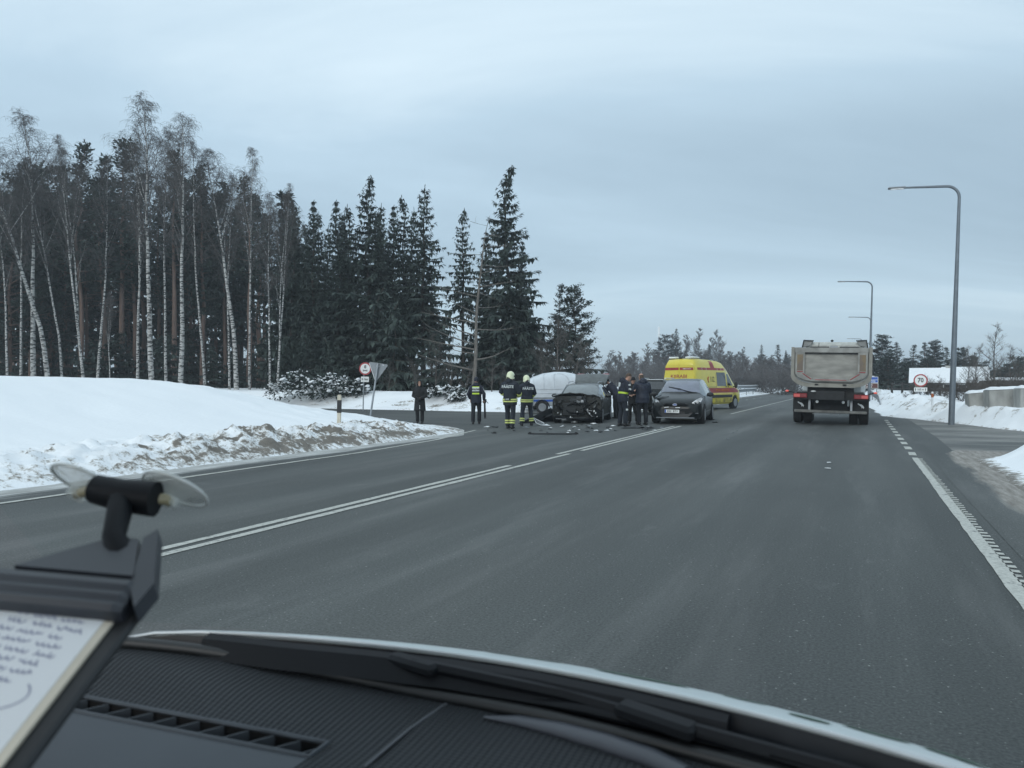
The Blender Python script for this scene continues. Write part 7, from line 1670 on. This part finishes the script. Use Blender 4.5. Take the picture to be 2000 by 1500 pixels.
    loop = ring0 + ring1; W_.loft([loop, [(x, y, z - .06) for x, y, z in loop]], True, False); W_.add([(x, y, z - .06) for x, y, z in loop], [tuple(range(len(loop)))])
    W_.build('demister_slot', mat('slot_black', (.004, .004, .005), .8), t)
    MB().tube(loop + [loop[0]], .004, 6).build('slot_rim', sm_, t, 60)
    for i in range(12):
        s = V0[0] + .004 + (V0[1] - V0[0] - .03) * i / 11; y0, y1 = yy(s, 14), yy(s + .02, 17)
        MB().prism([(s + .026, y0 - .002, dz(s, y0) - .002), (s + .029, y0 - .002, dz(s, y0) - .002), (s + .003, y1 + .002, dz(s, y1) - .002), (s, y1 + .002, dz(s, y1) - .002)], (0, 0, -.03)).build('slot_fin', sm_, t)
    # seam and raised handle-like moulding
    def on(px, py): p = gp(px, py, .985); s, y = ST(p.x, p.y); return s, y
    sp = [on(886, 1377), on(800, 1430), on(712, 1496)]
    MB().tube([(s, y, dz(s, y) + .001) for s, y in sp], .0022, 6).build('dash_seam', mat('grey_seam', (.09, .095, .105), .5), t, 60)
    mp_ = [on(x, y) for x, y in ((945, 1417), (1010, 1424), (1090, 1442), (1180, 1468), (1270, 1498), (1340, 1530))]
    mb = MB(); r_ = [.002, .012, .016, .018, .018, .016]; mb.tube([(s, y, dz(s, y) + .004) for s, y in mp_], r_, 10, ry=[.002, .007, .010, .012, .012, .010]); mb.build('dash_moulding', mat('moulding_grey', (.055, .06, .072), .4), t, 60)
    # roof and pillars that shade the cabin
    mb = MB(); S2 = [-.45 + (-.82 + 1.64 * i / 12) * .92 for i in range(13)]
    mb.loft([[(s, glassline(s, 1.96) + .005, 1.965), (s, glassline(s, 1.96) + .005, 2.02), (s, -1.2, 2.08), (s, -1.2, 2.03)] for s in S2]); mb.build('roof', white, t, 40)
    for sg in (-1, 1):
        s0 = -.45 + sg * 1.0; s1 = -.45 + sg * .93
        mb = MB(); mb.tube([(s0, glassline(s0, 1.06), 1.04), (s0 + (s1 - s0) * .5, glassline(s0, 1.5), 1.5), (s1, glassline(s1, 1.97), 1.98)], .035, 8); mb.build('pillar', M_['black'], t, 60)
    return t
patrol_van()

def clipboard():
    t = thing('clipboard', 'clipboard with handwritten paper under a black clip, hanging close to the windscreen', 'clipboard', (0, 0, 0))
    A = at(283, .80, 1.5 - (1168 - 747) / F * .80); B = at(62, .62, 1.5 - (1530 - 747) / F * .62); C = at(-260, .84, 1.5 - (1118 - 747) / F * .84)
    x = (A - C).normalized(); y = (A - B); y = (y - x * y.dot(x)).normalized(); n = x.cross(y)
    Wd = (A - C).length; Hh = (A - B).length * 1.25
    Mx = Matrix(((x.x, y.x, n.x, A.x), (x.y, y.y, n.y, A.y), (x.z, y.z, n.z, A.z), (0, 0, 0, 1)))      # board frame: origin at its upper right corner
    grey = mat('grey_plastic_clip', (.030, .034, .042), .42, var=.1)
    MB().box((-Wd / 2, -Hh / 2, -.006), (Wd + .012, Hh + .02, .010), bev=.003).xf(Mx).build('board', mat('black_board', (.016, .017, .019), .5), t)
    MB().box((-Wd / 2 - .006, -Hh / 2 - .02, .0012), (Wd - .012, Hh, .003)).xf(Mx).build('paper_block', mat('cream_paper_edge', (.62, .56, .46), .8), t)
    pp = MB().box((-Wd / 2 - .012, -Hh / 2 - .02, .0032), (Wd - .018, Hh, .0012)).xf(Mx).build('paper', mat('white_paper', (.72, .73, .74), .85, var=.02), t)
    ink = mat('blue_ink', (.27, .28, .38), .8); ink2 = mat('dark_blue_ink', (.08, .075, .26), .8)
    rr = random.Random(9)
    def scrawl(x0, y0, w, h, m, th, slant=0.0):
        x = 0.0
        while x < w:                   # word by word
            L_ = rr.uniform(.012, .032); mb = MB(); k = max(5, int(L_ / .0016)); pts = []; ph = rr.uniform(0, 6)
            for i in range(k):
                u = i / k; ph += rr.uniform(.8, 2.4); pts.append((x0 + x + L_ * u + .0012 * cos(ph), y0 + slant * (x + L_ * u) + h * (.55 * sin(ph) + (.5 if rr.random() < .12 else 0)), .0042))
            mb.tube(pts, th, 4, ry=.0002); mb.xf(Mx).build('handwriting', m, pp); x += L_ + rr.uniform(.004, .008)
    row = -.026
    for k in range(12):
        row -= .0105
        scrawl(-.118 + .004 * rr.random() - .003 * k, row, rr.uniform(.065, .095) * (1 - .02 * k), .0042, ink, .0009, -.09)
        if k not in (5, 8): scrawl(-.215, row + .006, rr.uniform(.045, .07), .0035, ink2 if k in (1, 2, 3, 9) else ink, .0013 if k in (1, 2, 3) else .0009, -.06)
    mb = MB(); mb.tube([(-.088 + .052 * cos(a), -.130 + .022 * sin(a), .0042) for a in [pi * .75 + 1.9 * pi * .75 * i / 24 for i in range(25)]], .0008, 4, ry=.0002); mb.xf(Mx).build('handwriting', ink, pp)
    # the clip: a ribbed bar across the head and a trapezoid housing with the neck up to the two suction cups
    b = MB(); prof = [(-.030, .004), (-.028, .016), (-.022, .020), (-.016, .018), (-.010, .021), (-.003, .019), (.003, .022), (.012, .020), (.016, .012), (.016, -.008), (-.028, -.002)]
    b.loft([[(xx, yv - .008, zv) for yv, zv in prof] for xx in (-Wd * .97, -.06, -.012)] + [[(-.004, yv * .8 - .010, zv * .7) for yv, zv in prof]]); b.xf(Mx).build('clip_bar', grey, t, 30)
    b = MB(); b.loft([[(-.155, .008, -.004), (-.014, .008, -.004), (-.014, .010, .020), (-.150, .010, .020)], [(-.085, .072, -.004), (-.045, .072, -.004), (-.045, .070, .014), (-.080, .070, .014)], [(-.078, .080, -.002), (-.052, .080, -.002), (-.054, .078, .008), (-.075, .078, .008)]]); b.xf(Mx).build('clip_housing', grey, t, 30)
    b = MB(); b.prism([(.010, -.030, -.004), (.012, .004, -.004), (-.030, .086, -.004), (-.038, .070, -.004), (-.012, .0, -.004)], (0, 0, .022)); b.xf(Mx).build('side_arm', grey, t, 20)
    T0 = at(222, .86, 1.5 - (1050 - 747) / F * .86); T1 = at(240, .93, 1.5 - (968 - 747) / F * .93)
    MB().tube([Mx @ Vector((-.06, .06, .004)), T0, T1], [.020, .013, .016], 10, ry=[.014, .011, .014]).build('neck', M_['matte'], t, 60)
    L_ = at(188, .94, 1.5 - (955 - 747) / F * .94); R_ = at(304, .93, 1.5 - (975 - 747) / F * .93)
    MB().tube([L_, T1, R_], [.018, .020, .022], 12).build('cross_bar', M_['matte'], t, 40)
    cup = mat('clear_soft_plastic', (.62, .64, .60), .18, coat=.6, var=.25, scale=20); cup.node_tree.nodes['Principled BSDF'].inputs['Alpha'].default_value = .42; amber = mat('yellowed_plastic', (.34, .29, .17), .3, coat=.6)
    nrm = Vector((sin(TH) * .62, cos(TH) * .62, .78))       # out through the windscreen
    for px, py, D, nub in ((168, 938, .97, (175, 958)), (345, 952, .97, (322, 975))):
        c = at(px, D, 1.5 - (py - 747) / F * D); a_ = nrm.cross(Vector((0, 0, 1))).normalized(); b_ = nrm.cross(a_)
        mb = MB(); rings = []
        for r_, o in ((.041, .0), (.042, -.003), (.039, -.006), (.024, -.010), (.013, -.016), (.012, -.026)):
            rings.append([c + nrm * o + a_ * (r_ * cos(2 * pi * k / 24)) + b_ * (r_ * sin(2 * pi * k / 24)) for k in range(24)])
        mb.loft(rings); sc_ = mb.build('suction_cup', cup, t, 50); MB().tube(rings[1] + [rings[1][0]], .0022, 6).build('cup_rim', mat('cup_rim_plastic', (.55, .56, .53), .2, coat=.8), sc_, 60)
        q = at(nub[0], .945, 1.5 - (nub[1] - 747) / F * .945); MB().tube([c - nrm * .02, q, T1.lerp(q, .6)], .007, 8).build('cup_stem', amber, t, 60)
clipboard()

# ---------------------------------------------------------------- added veil for the windscreen's glare, plus slight distant haze
def glare_haze():
    mb = MB(); mb.box((0, 450, 14), (1840, 1540, 36)); m = bpy.data.materials.new('glare_haze'); m.use_nodes = True; N = m.node_tree.nodes
    N.remove(N['Principled BSDF']); v = N.new('ShaderNodeVolumePrincipled'); v.inputs['Color'].default_value = (.86, .93, 1, 1); v.inputs['Density'].default_value = .0009
    m.node_tree.links.new(v.outputs[0], N['Material Output'].inputs['Volume'])
    o = mb.build('glare_haze', m); o['kind'] = 'stuff'; o.rotation_euler = (0, 0, -TH)
glare_haze()
